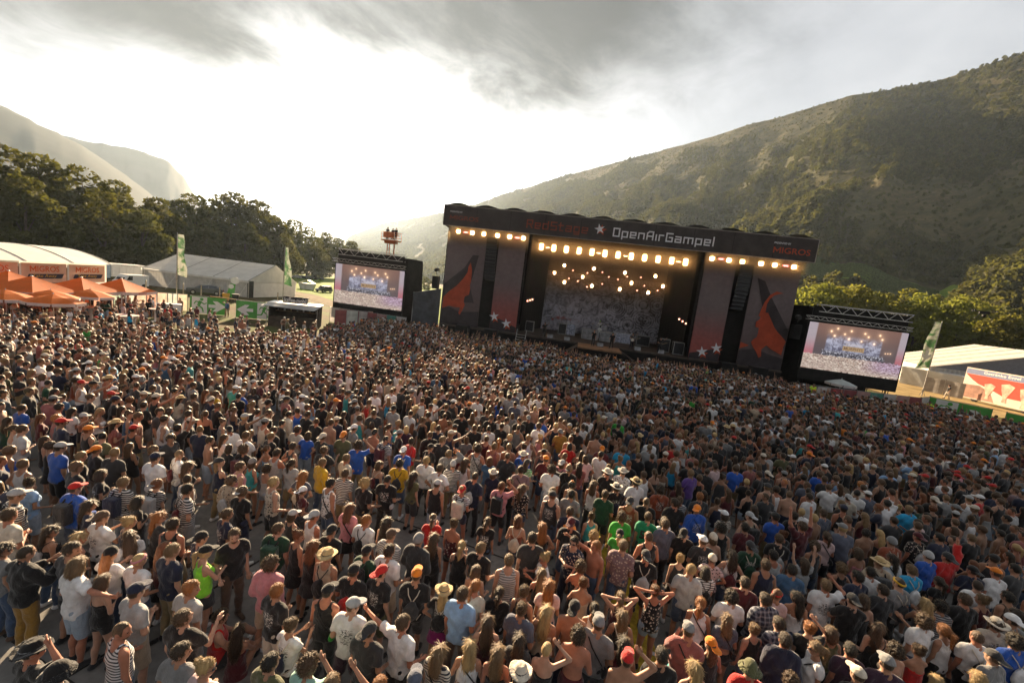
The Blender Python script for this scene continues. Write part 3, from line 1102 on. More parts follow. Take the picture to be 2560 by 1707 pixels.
GOAT_R = [(38.0, 9.85), (37.3, 9.98), (36.75, 9.55), (36.35, 8.75), (36.15, 7.9), (36.03, 7.2), (36.25, 7.15), (36.2, 6.85), (35.9, 6.55), (35.93, 6.02), (36.3, 5.95), (36.32, 5.35), (36.25, 4.9), (36.02, 4.7), (35.8, 4.35),
          (36.05, 3.9), (36.5, 3.35), (36.85, 2.75), (37.08, 2.95), (36.95, 3.7), (37.35, 4.2), (37.8, 3.9), (39.0, 3.35), (39.05, 4.3), (39.18, 4.85), (38.9, 5.15), (38.2, 5.75), (37.75, 6.25), (37.3, 7.0), (36.9, 7.65), (36.62, 7.65), (36.6, 8.5), (36.78, 9.1), (37.15, 9.55), (37.6, 9.75)]
flat('goat_print', GOAT_R, .43, BORANGE, b4)
GOAT_L = [(3.72, 9.3), (3.98, 8.4), (4.0, 7.1), (3.9, 6.7), (3.98, 6.2), (3.92, 5.5), (3.4, 5.2), (3.35, 4.6), (3.55, 4.2), (3.05, 2.95), (2.85, 3.15), (3.0, 3.85), (2.4, 3.8), (1.6, 3.9), (.75, 3.5), (.78, 4.9), (1.5, 5.7), (2.3, 6.4), (3.0, 7.3), (3.45, 8.1), (3.5, 8.8)]
flat('goat_print', GOAT_L, .43, BORANGE, b1)
for cx, cz, b in ((7.3, 3.2, b2), (8.85, 2.55, b2), (31.05, 2.45, b3), (32.45, 3.05, b3)):
    flat('star_print', star_poly(cx + .18, cz - .14, .55, .1), .44, BORANGE, b)
    flat('star_print', star_poly(cx, cz + .12, .62, .2, .36), .425, LWHITE, b)
flat('ridge_print', [(34.78, 3.5), (35.6, 3.9), (35.6, 4.0), (34.78, 4.2)], .45, LRED, b4)

# hanging line arrays in the dark gaps
for s0, nb_ in ((6.1, 12), (33.8, 12)):
    la = empty('line_array', SW(s0, .2, 0), SA, 'column of black speakers hung ' + ('between the goat banner and the tarpaulin end' if s0 < 20 else 'between the star banner and the larger goat banner'), 'speaker', 'hung speaker columns')
    zc, yc = 12.2, 0.0
    for k in range(nb_):
        tilt = R(-2 - k * 1.6)
        mb = MB()
        mb.add([(-.62, -.28, -.19), (.62, -.28, -.19), (.5, .35, -.15), (-.5, .35, -.15), (-.62, -.28, .19), (.62, -.28, .19), (.5, .35, .15), (-.5, .35, .15)],
               [(3, 2, 1, 0), (4, 5, 6, 7), (0, 1, 5, 4), (1, 2, 6, 5), (2, 3, 7, 6), (3, 0, 4, 7)])
        mb.build('cabinet', DKMETAL, la, loc=(0, yc, zc), rot=(tilt, 0, 0))
        yc += math.sin(-tilt) * .40
        zc -= .41
    MB().bar((0, 0, 12.4), (0, 0, 13.2), .06).build('rigging', STEEL, la)

# backdrop collage
def backdrop_material():
    m = bpy.data.materials.new('backdrop_print')
    m.use_nodes = True
    t = NT(m.node_tree)
    bs = t.n['Principled BSDF']
    co = t.new('ShaderNodeTexCoord').outputs['Object']
    x, y, z = t.xyz(co)
    vo = t.new('ShaderNodeTexVoronoi', distance='CHEBYCHEV')
    t.put(vo.inputs['Vector'], t.comb(x, 0, z))
    vo.inputs['Scale'].default_value = 0.5
    v2 = t.new('ShaderNodeTexVoronoi')
    t.put(v2.inputs['Vector'], t.comb(x, 3, z))
    v2.inputs['Scale'].default_value = 0.5
    rings = t.math('ABSOLUTE', t.math('SINE', t.math('MULTIPLY', v2.outputs['Distance'], 21)))
    n = t.noise(t.comb(x, 0, z), 1.0, 7, .66, 1.6)
    k = t.math('MULTIPLY', vo.outputs['Color'], 1.0)
    sep = t.new('ShaderNodeSeparateColor')
    t.l.new(vo.outputs['Color'], sep.inputs[0])
    f = t.math('ADD', t.math('MULTIPLY', sep.outputs[0], .3), t.math('MULTIPLY', t.ramp(n, .36, .62), .55))
    f = t.math('SUBTRACT', f, t.math('MULTIPLY', t.ramp(rings, .75, 1.0), t.ramp(x, 18.0, 24.0, 0, .35)))
    c = t.mix(f, (0.06, 0.058, 0.07), (0.66, 0.66, 0.78))
    red = t.ramp(t.noise(t.comb(x, 7, z), .5, 3, .5), .68, .74)
    c = t.mix(t.math('MULTIPLY', red, .8), c, (0.33, 0.05, 0.03))
    t.l.new(c, bs.inputs['Base Color'])
    bs.inputs['Roughness'].default_value = .85
    return m


mb = MB()
mb.grid(lambda u, v: (12.0 + 16.3 * u, 11.55 + .05 * math.sin(u * 45), 1.72 + 8.4 * v), 60, 8)
mb.grid(lambda u, v: (12.0 + 16.3 * u, 11.66, 1.72 + 8.4 * v), 2, 2)
bd = mb.build('backdrop', backdrop_material(), stage, smooth=True)

# ---------------------------------------------------------------- lamps
def glow_mat(name, col, st):
    """hot white in the middle of the lens, filament colour towards its rim"""
    m = bpy.data.materials.new(name)
    m.use_nodes = True
    t = NT(m.node_tree)
    bs = t.n['Principled BSDF']
    x, y, z = t.xyz(t.vmath('SUBTRACT', t.new('ShaderNodeTexCoord').outputs['Generated'], (.5, .5, .5)))
    r = t.math('MAXIMUM', t.math('ABSOLUTE', x), t.math('MAXIMUM', t.math('MULTIPLY', t.math('ABSOLUTE', z), 1.0), 0))
    k = t.ramp(r, .28, .50)
    c = t.mix(k, tuple(min(1, .25 + .75 * v) for v in col), tuple(v ** 1.5 for v in col))
    t.l.new(c, bs.inputs['Emission Color'])
    t.put(bs.inputs['Emission Strength'], t.ramp(k, 0, 1, st, st * .14))
    bs.inputs['Base Color'].default_value = (.6, .5, .35, 1)
    MATS[name] = m
    return m


WARM = glow_mat('tungsten_glow', (1.0, .56, .17), 8)
WARM2 = glow_mat('spot_glow', (1.0, .52, .15), 10)
REDG = glow_mat('red_strobe_glow', (1.0, .05, .02), 2.2)
AMB = glow_mat('amber_glow', (1.0, .25, .05), 1.3)


def lamp(name, kind, pos, label, group):
    w, h, d = {'blinder': (.62, .98, .3), 'par': (.62, .62, .3), 'spot': (.42, .42, .55), 'strobe': (.74, .3, .22), 'small': (.26, .3, .3), 'bar': (.6, .14, .2)}[kind]
    o = empty(name, SW(*pos), SA, label, 'lamp', group)
    m = {'blinder': WARM, 'par': WARM, 'spot': WARM2, 'strobe': REDG, 'small': AMB, 'bar': WARM2}[kind]
    if kind == 'spot':
        MB().tube([(0, .0, 0), (0, d * .5, 0), (0, d, .02)], [w * .5, w * .5, w * .3], 12).build('housing', DKMETAL, o)
        MB().lathe([(.001, -.001), (w * .46, 0), (w * .46, .03), (.001, .04)], 14).build('lens', m, o, rot=(math.pi / 2, 0, 0), loc=(0, -.005, 0))
    else:
        mb = MB()
        mb.box(-w / 2, w / 2, .0, d, -h / 2, h / 2)
        mb.box(-w / 2 - .03, w / 2 + .03, -.03, .03, h / 2 - .02, h / 2 + .04)
        mb.box(-w / 2 - .03, w / 2 + .03, -.03, .03, -h / 2 - .04, -h / 2 + .02)
        mb.build('housing', DKMETAL, o)
        ln = MB()
        r = min(w, h) / 2 - .06
        pts = []
        if r < .08:
            r = .04
        for cx, cz, a0 in ((w / 2 - r - .03, h / 2 - r - .05, 0), (-w / 2 + r + .03, h / 2 - r - .05, 90), (-w / 2 + r + .03, -h / 2 + r + .05, 180), (w / 2 - r - .03, -h / 2 + r + .05, 270)):
            for k in range(4):
                a = R(a0 + k * 30)
                pts.append((cx + r * math.cos(a), cz + r * math.sin(a)))
        n = len(pts)
        ln.add([(a, -.035, b) for a, b in pts] + [(a, -.01, b) for a, b in pts], [tuple(range(n)), tuple(range(2 * n - 1, n - 1, -1))] + [(i, i + n, (i + 1) % n + n, (i + 1) % n) for i in range(n)])
        ln.build('lens', m, o)
    MB().bar((-w / 2 - .04, d / 2, 0), (-w / 2 - .04, d / 2, h / 2 + .2), .03).bar((w / 2 + .04, d / 2, 0), (w / 2 + .04, d / 2, h / 2 + .2), .03).bar((-w / 2 - .06, d / 2, h / 2 + .2), (w / 2 + .06, d / 2, h / 2 + .2), .03).build('yoke', DKMETAL, o)
    return o


ORD = ['first', 'second', 'third', 'fourth', 'fifth', 'sixth', 'seventh', 'eighth', 'ninth', 'tenth', 'eleventh', 'twelfth']
for i in range(12):
    lamp('blinder_lamp', 'blinder', (11.68 + i * 1.485, 1.85, 12.15), ORD[i] + ' tall blinder of the long central row, counted from the kiosk end', 'glowing blinders over the stage opening')
for i, s0 in enumerate((12.45, 18.4, 21.45, 27.3)):
    lamp('bar_lamp', 'bar', (s0, 1.95, 12.13), ORD[i] + ' small glowing bar between the tall blinders', 'small bars between the blinders')
for i, s0 in enumerate((1.85, 3.55, 4.95, 6.6, 8.05, 9.65)):
    lamp('wing_lamp', 'par', (s0, .35, 12.72), ORD[i] + ' square glowing lamp under the dim red sponsor lettering', 'square lamps over the wing near the kiosk')
for i, s0 in enumerate((30.28, 32.0, 33.35, 35.2, 36.55, 38.4)):
    lamp('wing_lamp', 'par', (s0, .35, 12.66), ORD[i] + ' square glowing lamp over the wing with the larger red goat', 'square lamps over the wing with the larger goat')
for s0, lb in ((2.75, 'red strobe beside the outermost square lamp under the dim sponsor lettering'), (8.95, 'red strobe beside the dim red stage name'), (31.2, 'red strobe near the end of the white festival name'), (37.6, 'red strobe under the bright red sponsor name')):
    lamp('red_strobe', 'strobe', (s0, .35, 12.7), lb, 'red strobes')
RING = [(14.38, 10.71), (13.23, 9.59), (16.97, 9.5), (14.68, 8.55), (18.3, 8.49), (18.24, 10.71), (22.21, 10.64), (23.23, 9.46), (21.89, 8.51), (26.03, 10.66), (27.12, 9.5), (25.47, 8.5)]
RINGL = ['top spot of the first hexagon of lamps above the backdrop', 'outer spot of the first hexagon of lamps', 'middle spot of the first hexagon of lamps', 'lowest spot of the first hexagon of lamps', 'lower spot beside the centre of the lamp rings', 'upper spot beside the centre of the lamp rings',
         'upper spot just past the centre of the lamp rings', 'middle spot of the second hexagon of lamps', 'lower spot just past the centre of the lamp rings', 'top spot of the last hexagon of lamps', 'outermost spot of the last hexagon of lamps', 'lowest and brightest spot of the last hexagon']
for (s0, z0), lb in zip(RING, RINGL):
    lamp('spot_lamp', 'spot', (s0, 7.6, z0), lb, 'spots above the backdrop')
for s0, z0, lb in ((10.72, 5.6, 'lowest of three small amber lamps by the access stairs drape'), (11.02, 5.72, 'middle of three small amber lamps by the access stairs drape'), (11.3, 5.84, 'upper of three small amber lamps by the access stairs drape'), (28.6, 5.75, 'upper of three amber lamps beside the star banner'), (29.0, 5.55, 'middle of three amber lamps beside the star banner'), (29.4, 5.35, 'lowest of three amber lamps beside the star banner')):
    lamp('amber_lamp', 'small', (s0, 3.0 if s0 < 20 else 2.6, z0), lb, 'amber side lamps')

SMALL = [(15.6, 10.2), (15.2, 9.1), (17.5, 10.1), (16.4, 8.9), (19.4, 10.4), (20.3, 9.9), (19.6, 8.9), (21.5, 9.7), (22.6, 10.2), (24.3, 10.3), (24.9, 9.3), (26.6, 8.9), (24.1, 8.6), (17.7, 8.3)]
for i, (s0, z0) in enumerate(SMALL):
    lamp('pilot_lamp', 'small', (s0, 7.8, z0), ORD[i % 12] + (' dim amber dot' if i < 12 else ' last dim amber dot') + ' among the bright spots, counted along the lighting truss', 'dim amber dots among the spots')
# smoke hanging under the roof, put in also for the lamps' amber glow
smk = MB().box(10.4, 29.4, .4, 11.2, 1.8, 13.1)
so_ = smk.build('glow_smoke', None)
so_.location, so_.rotation_euler = SO, (0, 0, SA)
vm = bpy.data.materials.new('glow_smoke')
vm.use_nodes = True
vt = NT(vm.node_tree)
vt.n.clear()
vo_ = vt.new('ShaderNodeOutputMaterial')
vv_ = vt.new('ShaderNodeVolumePrincipled')
vv_.inputs['Color'].default_value = (1.0, .93, .82, 1)
_x, _y, _z = vt.xyz(vt.new('ShaderNodeTexCoord').outputs['Object'])
vt.put(vv_.inputs['Density'], vt.ramp(_z, 4.0, 12.5, 0.0025, 0.03))
vv_.inputs['Anisotropy'].default_value = 0.35
vt.l.new(vv_.outputs[0], vo_.inputs['Volume'])
so_.data.materials.clear()
so_.data.materials.append(vm)
tag(so_, 'lamp-lit smoke hanging under the stage roof', 'smoke', kind='stuff')


def halo_smoke(s0, s1, tc, zc, r, dens, label):  # smoke densest at the lamp row, added to shape halos round the lamps
    o = MB().box(s0, s1, tc - 2.4 * r, tc + .0, zc - 2.0 * r, zc + 2.0 * r if zc < 12.4 else min(zc + 2.0 * r, 13.2)).build('glow_smoke', None)
    o.location, o.rotation_euler = SO, (0, 0, SA)
    m = bpy.data.materials.new('halo_smoke')
    m.use_nodes = True
    t = NT(m.node_tree)
    t.n.clear()
    out = t.new('ShaderNodeOutputMaterial')
    v = t.new('ShaderNodeVolumePrincipled')
    v.inputs['Color'].default_value = (1.0, .74, .40, 1)
    v.inputs['Anisotropy'].default_value = 0.2
    x, y, z = t.xyz(t.new('ShaderNodeTexCoord').outputs['Object'])
    a, b = t.math('SUBTRACT', y, tc), t.math('SUBTRACT', z, zc)
    q = t.math('DIVIDE', t.math('ADD', t.math('MULTIPLY', a, t.math('MULTIPLY', a, .6)), t.math('MULTIPLY', b, b)), r * r)
    t.put(v.inputs['Density'], t.math('MULTIPLY', t.math('POWER', 2.718, t.math('MULTIPLY', q, -1.0)), dens))
    t.l.new(v.outputs[0], out.inputs['Volume'])
    o.data.materials.clear()
    o.data.materials.append(m)
    tag(o, label, 'smoke', kind='stuff')


halo_smoke(10.6, 29.1, 1.80, 12.13, .9, 1.0, 'smoke added for lamp halos before the long central row of blinders')
halo_smoke(12.4, 27.9, 7.55, 9.6, 1.4, .28, 'smoke added for lamp halos among the spots above the backdrop')
halo_smoke(1.0, 10.4, .30, 12.55, .75, 1.1, 'smoke added for lamp halos before the square lamps near the kiosk end')
halo_smoke(29.5, 39.2, .30, 12.5, .75, 1.1, 'smoke added for lamp halos before the square lamps over the larger goat')

# ---------------------------------------------------------------- gear on the deck
GREYM = mat('gear_grey', (0.20, 0.20, 0.21), .6, .3, 3)
FLIGHT = mat('flightcase', (0.30, 0.30, 0.30), .5, .3, 4, metal=.3)
PRINT = mat('gear_print', (0.30, 0.32, 0.40), .7, .6, 5)


def case(name, s, t, w, d, h, label, m=DKMETAL, trim=ALU, z=1.7, cat='case'):
    o = empty(name, SW(s, t, z), SA, label, cat)
    MB().box(-w / 2, w / 2, -d / 2, d / 2, .06, h).build('body', m, o)
    mb = MB()
    for x in (-w / 2, w / 2):
        for y in (-d / 2, d / 2):
            mb.bar((x, y, .05), (x, y, h + .01), .05)
    for z_ in (.06, h):
        for y in (-d / 2, d / 2):
            mb.bar((-w / 2 - .02, y, z_), (w / 2 + .02, y, z_), .045)
        for x in (-w / 2, w / 2):
            mb.bar((x, -d / 2, z_), (x, d / 2, z_), .045)
    mb.build('edge_trim', trim, o)
    return o


case('drum_riser', 20.2, 9.6, 4.6, 3.0, .75, 'printed drum riser in front of the backdrop', PRINT, ALU, cat='riser')
case('keyboard_riser', 18.9, 5.6, 2.0, 1.3, 1.25, 'grey keyboard riser in pale frame behind the singer in black', GREYM)
case('keyboard_riser', 21.1, 5.6, 1.9, 1.3, 1.2, 'grey keyboard riser in pale frame beside the printed riser', GREYM)
case('amplifier', 16.4, 7.4, 1.2, .7, 1.5, 'tall amplifier beside the grey keyboard riser near the stairs', PRINT, cat='amplifier')
case('amplifier', 15.3, 7.2, 1.0, .7, 1.4, 'amplifier in pale frame nearest the access stairs', DKMETAL, cat='amplifier')
case('amplifier', 23.0, 6.4, 2.4, .8, 1.3, 'wide printed amplifier case beside the guitarist', PRINT, cat='amplifier')
case('amplifier', 25.6, 6.6, 1.6, .8, 1.3, 'dark amplifier behind the guitarist in front of the backdrop', DKMETAL, cat='amplifier')
case('equipment_rack', 27.6, 3.2, 1.0, .8, 1.5, 'equipment rack by the drape under the amber lamps', DKMETAL, cat='rack')
case('equipment_rack', 11.2, 4.8, 1.0, .8, 1.3, 'equipment rack in pale frame beside the access stairs', DKMETAL, cat='rack')
case('monitor_rack', 28.9, 2.2, 1.1, .9, 1.4, 'monitor rack with pale edges at the foot of the star banner', DKMETAL, cat='rack')
for s0, t0, lb in ((19.95, -.9, 'black wedge monitor at the feet of the singers on the catwalk'), (14.2, .6, 'wedge monitor at the deck edge near the stairs'), (24.2, .6, 'wedge monitor at the deck edge before the guitarist'), (26.8, .7, 'wedge monitor at the deck edge near the star banner'), (16.2, .6, 'wedge monitor at the deck edge beside the catwalk')):
    o = empty('wedge_monitor', SW(s0, t0, 1.7), SA, lb, 'monitor', 'stage wedge monitors')
    MB().prism([(-.3, 0), (.3, 0), (.3, .42), (-.1, .42)], lambda a, b, d: (d - .35, a, b), .7).build('cabinet', DKMETAL, o)
    MB().add([(-.33, -.31, .02), (.33, -.31, .02), (.33, -.115, .40), (-.33, -.115, .40)], [(0, 1, 2, 3)]).build('grille', GREYM, o)
# drum kit
dk = empty('drum_kit', SW(20.2, 9.2, 2.46), SA, 'drum kit on the printed riser before the backdrop', 'drum kit')
DR = mat('drum_shell', (0.45, 0.45, 0.47), .35, .1, 3)
SKINM = mat('drum_skin', (0.7, 0.7, 0.68), .6, .05, 3)
CYM = mat('cymbal_brass', (0.55, 0.38, 0.12), .3, .2, 6, metal=1.0)
bd_ = MB().tube([(0, -.5, .34), (0, .05, .34)], .33, 20).build('bass_drum', DR, dk)
MB().tube([(0, -.515, .34), (0, -.502, .34)], .31, 20).build('drum_head', SKINM, bd_)
for x, y, z, r, hh in ((-.3, -.35, .72, .18, .25), (.3, -.35, .72, .18, .25), (.75, .1, .4, .24, .4), (-.6, .15, .5, .19, .16)):
    MB().tube([(x, y, z), (x, y, z + hh)], r, 16).build('drum', DR, dk)
for x, y, z in ((-.95, -.3, 1.15), (.95, -.3, 1.2), (-1.0, .2, .95), (.35, -.6, 1.3)):
    c = MB().lathe([(.02, .03), (.08, .02), (.24, 0), (.24, -.005), (.02, .005)], 18, (x, y, z)).build('cymbal', CYM, dk)
    MB().bar((x, y, 0), (x, y, z), .025).build('stand', ALU, c)
# access stairs at the deck edge
stp = empty('stage_stairs', SW(10.9, -.1, 0), SA, 'steep metal access stairs leaning on the deck edge', 'stairs')
for sx in (-.55, .55):
    MB().bar((sx, -1.0, 0), (sx, .0, 2.3), .06).build('stringer', ALU, stp)
for k in range(6):
    MB().box(-.53, .53, -.92 + k * .16, -.68 + k * .16, .26 + k * .27, .31 + k * .27).build('tread', ALU, stp)
# subwoofers and barrier before the stage
for i, (s0, lb) in enumerate(((33.2, 'black subwoofer stack below the star banner'), (36.2, 'black subwoofer stack below the larger goat'), (4.2, 'black subwoofer stack below the smaller goat'), (7.6, 'black subwoofer stack beside the access stairs'))):
    o = empty('subwoofer', SW(s0, -1.6, 0), SA, lb, 'speaker', 'subwoofer stacks on the ground')
    for k in range(2):
        MB().box(-.75, .75, -.5, .5, .02 + k * 1.0, .98 + k * 1.0).build('cabinet', DKMETAL, o)
        MB().box(-.70, .70, -.53, -.505, .07 + k * 1.0, .93 + k * 1.0).build('grille', BLACK, o)
# follow-spot boxes on the wing corners
for s0, z0, lb, sx in ((-.25, 5.7, 'black speaker box hung on the wing corner beside the tarpaulin wall', -1), (39.75, 5.3, 'black speaker box hung on the wing corner beside the far screen tower', 1)):
    o = empty('delay_speaker', SW(s0, .1, z0), SA, lb, 'speaker', 'speaker boxes on the wing corners')
    MB().box(-.36, .36, -.35, .35, 0, 1.5).build('cabinet', DKMETAL, o)
    MB().box(-.32, .32, -.38, -.355, .05, 1.45).build('grille', BLACK, o)
    MB().bar((sx * -.4, 0, .9), (sx * -1.2, .5, .9), .07).build('bracket', DKMETAL, o)
    c = MB()
    c.tube([(0, -.25, 2.25), (0, .3, 2.3)], .24, 10)
    c.bar((0, 0, 1.75), (0, 0, 2.2), .06)
    c.build('spotlight', DKMETAL, o)

# ================================================================== video screens
def screen_material(flip=False):
    m = bpy.data.materials.new('video_picture')
    m.use_nodes = True
    t = NT(m.node_tree)
    bs = t.n['Principled BSDF']
    co = t.new('ShaderNodeTexCoord').outputs['Object']
    x, y, z = t.xyz(co)
    u = t.math('DIVIDE', x, 9.15)
    v = t.math('DIVIDE', t.math('SUBTRACT', z, 2.45), 4.85)
    uv = t.comb(u, 0, v)
    # dark stage house, paler smoke near the lamps
    c = t.mix(t.ramp(v, .45, 1.0), (0.10, 0.075, 0.085), (0.20, 0.105, 0.085))
    # side banners
    side = t.math('MAXIMUM', t.ramp(u, .10, .085), t.ramp(u, .925, .94))
    sc_ = t.mix(t.ramp(v, .25, .75), (0.45, 0.12, 0.15), (0.40, 0.34, 0.38))
    c = t.mix(side, c, sc_)
    # backdrop
    bdm = t.math('MULTIPLY', t.math('MULTIPLY', t.ramp(u, .20, .215), t.ramp(u, .775, .76)), t.math('MULTIPLY', t.ramp(v, .30, .33), t.ramp(v, .82, .66)))
    n = t.noise(t.comb(t.math('MULTIPLY', u, 1.9), 0, v), 9, 8, .75, .8)
    bc = t.mix(t.ramp(n, .38, .62), (0.07, 0.075, 0.13), (0.46, 0.48, 0.62))
    c = t.mix(t.math('MULTIPLY', bdm, .9), c, bc)
    # band platform clutter
    n2 = t.noise(t.comb(t.math('MULTIPLY', u, 1.9), 5, v), 26, 4, .7)
    band = t.math('MULTIPLY', t.math('MULTIPLY', t.ramp(v, .28, .33), t.ramp(v, .46, .40)), t.math('MULTIPLY', t.ramp(u, .16, .2), t.ramp(u, .84, .8)))
    c = t.mix(band, c, t.mix(t.ramp(n2, .5, .62), (0.04, 0.04, 0.06), (0.62, 0.62, 0.70)))
    # crowd of heads below, growing towards the bottom edge
    top = t.math('ADD', .33, t.math('MULTIPLY', t.math('SUBTRACT', t.noise(t.comb(u, 0, 0), 30, 2, .5), .5), .08))
    cm = t.ramp(t.math('SUBTRACT', top, v), -.005, .012)
    vv = t.math('POWER', t.math('MAXIMUM', v, .02), .55)
    vo = t.new('ShaderNodeTexVoronoi')
    t.put(vo.inputs['Vector'], t.comb(t.math('MULTIPLY', u, 1.7), 0, t.math('MULTIPLY', vv, 2.2)))
    vo.inputs['Scale'].default_value = 26
    sp = t.new('ShaderNodeSeparateColor')
    t.l.new(vo.outputs['Color'], sp.inputs[0])
    hd = t.mix(t.ramp(vo.outputs['Distance'], .25, .62), t.mix(sp.outputs[1], (0.10, 0.06, 0.045), (0.40, 0.26, 0.20)), t.mix(sp.outputs[0], (0.85, 0.74, 0.62), (0.35, 0.24, 0.22)))
    viol = t.math('MULTIPLY', t.ramp(u, .55, .85), t.ramp(v, .0, .2))
    hd = t.mix(t.math('MULTIPLY', viol, .65), hd, t.mix(1.0, hd, (0.75, 0.62, 1.25), 'MULTIPLY'))
    c = t.mix(cm, c, hd)
    # lamp stars
    tot = None
    SP = [(.30, .92), (.44, .90), (.58, .88), (.73, .88), (.24, .85), (.38, .82), (.62, .82), (.76, .80), (.28, .76), (.43, .73), (.56, .71), (.69, .69), (.82, .52), (.845, .525), (.87, .53)]
    for k, (a, b) in enumerate(SP):
        dx = t.math('MULTIPLY', t.math('SUBTRACT', u, a), 1.88)
        dy = t.math('SUBTRACT', v, b)
        dd = t.math('ADD', t.math('MULTIPLY', dx, dx), t.math('MULTIPLY', dy, dy))
        r2_ = .0009 if k < 12 else .00018
        g = t.math('DIVIDE', r2_ * (0.7 + .06 * (k % 5)), t.math('ADD', dd, r2_ * .12))
        g = t.math('MINIMUM', g, 5.0)
        tot = g if tot is None else t.math('ADD', tot, g)
    glow = t.vmath('SCALE', (1.0, .62, .36))
    t.put(glow.node.inputs['Scale'], t.math('MULTIPLY', tot, .42))
    c = t.vmath('ADD', c, glow)
    # pixel pitch of the panels
    gx = t.math('ABSOLUTE', t.math('SUBTRACT', t.math('FRACT', t.math('MULTIPLY', u, 12)), .5))
    gz = t.math('ABSOLUTE', t.math('SUBTRACT', t.math('FRACT', t.math('MULTIPLY', v, 7)), .5))
    seam = t.math('MAXIMUM', t.ramp(gx, .488, .496), t.ramp(gz, .484, .494))
    c = t.mix(t.math('MULTIPLY', seam, .25), c, (0, 0, 0))
    bs.inputs['Base Color'].default_value = (0.02, 0.02, 0.02, 1)
    bs.inputs['Roughness'].default_value = .5
    t.l.new(c, bs.inputs['Emission Color'])
    bs.inputs['Emission Strength'].default_value = 0.21
    return m


SCRM = screen_material()
SIGNB = mat('screen_sign_brown', (0.02, 0.02, 0.02), .6, .05, 3, emit=(.45, .30, .16, .2))
SIGNT = mat('screen_sign_text', (0.02, 0.02, 0.02), .6, .05, 3, emit=(.16, .09, .06, .2))
SIGNW = mat('screen_sign_pale', (0.02, 0.02, 0.02), .6, .05, 3, emit=(.62, .55, .55, .2))


def video_screen(s0, label, side):
    o = empty('video_screen', SW(s0, 0, 0), SA, label, 'video screen')
    w = 9.15
    pn = MB().add([(0, 0, 2.45), (w, 0, 2.45), (w, 0, 7.3), (0, 0, 7.3)], [(0, 1, 2, 3)]).build('display', SCRM, o)
    # the sign and name shown in the picture
    MB().add([(3.55, -.004, 4.75), (5.55, -.004, 4.75), (5.55, -.004, 5.22), (3.55, -.004, 5.22)], [(0, 1, 2, 3)]).build('picture_sign', SIGNB, pn)
    lettering('picture_lettering', 'MURPHYS', 1.75, .3, SIGNT, pn, (3.67, -.008, 4.84), RX, bold=.006)
    lettering('picture_lettering', 'DROPKICK', 1.55, .22, SIGNW, pn, (3.77, -.008, 5.30), RX, bold=.02)
    MB().box(-.08, w + .08, .03, .55, 2.36, 7.38).build('cabinet', DKMETAL, o)
    fr = MB()
    fr.box(-.08, w + .08, -.03, .02, 1.2, 2.40)
    fr.box(-.09, 0.0, -.02, .03, 2.4, 7.4)
    fr.box(w, w + .09, -.02, .03, 2.4, 7.4)
    fr.build('lower_skirt', BLACK, o)
    MB().box(.2, w - .2, .1, .14, 7.4, 9.0).build('upper_scrim', BLACK, o)
    truss(MB(), (-.4, -.05, 7.72), (w + .1, -.05, 7.72), .36, 24, .03).build('lower_truss', ALU, o)
    tr = truss(MB(), (.45, .0, 8.78), (w - .2, .0, 8.78), .72, 12, .045)
    tr.build('top_truss', ALU, o)
    for x in (.6, w - .4):
        for y in (.6, 3.6):
            mb = MB()
            for dx in (-.15, .15):
                for dy in (-.15, .15):
                    mb.bar((x + dx, y + dy, 0), (x + dx, y + dy, 9.1), .05)
            mb.build('tower', DKMETAL, o)
    # black cover on the flank turned to the stage axis
    fx = w + .15 if side > 0 else -.15
    mb = MB()
    mb.grid(lambda a, b: (fx + side * (.55 + .5 * (1 - b)) * a * 1.0 + .03 * math.sin(b * 17 + a * 5), .2 + a * 3.4, .2 + b * 8.7), 8, 20)
    mb.grid(lambda a, b: (fx + side * .05 * math.sin(b * 11), -.02 + a * .2, .2 + b * 8.7), 2, 12)
    mb.build('side_cover', BLACK, o, smooth=True)
    MB().box(.2, w - .2, 3.7, 3.75, .2, 9).build('back_cover', BLACK, o)
    bw = MB()
    for k in range(4):
        bw.box(.4 + k * 2.2, 1.9 + k * 2.2, .7, 1.9, 0, .55)
    bw.build('ballast', GREYM, o)
    return o


video_screen(-13.4, 'video screen tower behind the coffee kiosk, beside the lift basket', 1)
video_screen(40.85, 'video screen tower between the larger goat banner and the cream marquee', -1)

# tarpaulin wall between screen and stage
tp = MB()
tp.grid(lambda a, b: (-2.96 + 3.4 * a, .15 + .12 * math.sin(a * 9 + b * 4), (4.9 + .87 * a) * b), 20, 12)
tp.grid(lambda a, b: (-2.96 + 3.4 * a, .4, (4.85 + .87 * a) * b), 2, 2)
tpo = empty('tarpaulin_wall', SO, SA, 'grey-blue tarpaulin wall between the screen tower and the stage', 'tarpaulin')
tp.build('sheet', mat('tarpaulin', (0.055, 0.062, 0.075), .6, .3, 1.2, .6, 2.5), tpo, smooth=True)
MB().bar((-2.96, .25, 0), (-2.96, .25, 5.0), .07).bar((.44, .25, 0), (.44, .25, 5.85), .07).bar((-2.96, .25, 4.9), (.44, .25, 5.77), .07).build('frame', STEEL, tpo)
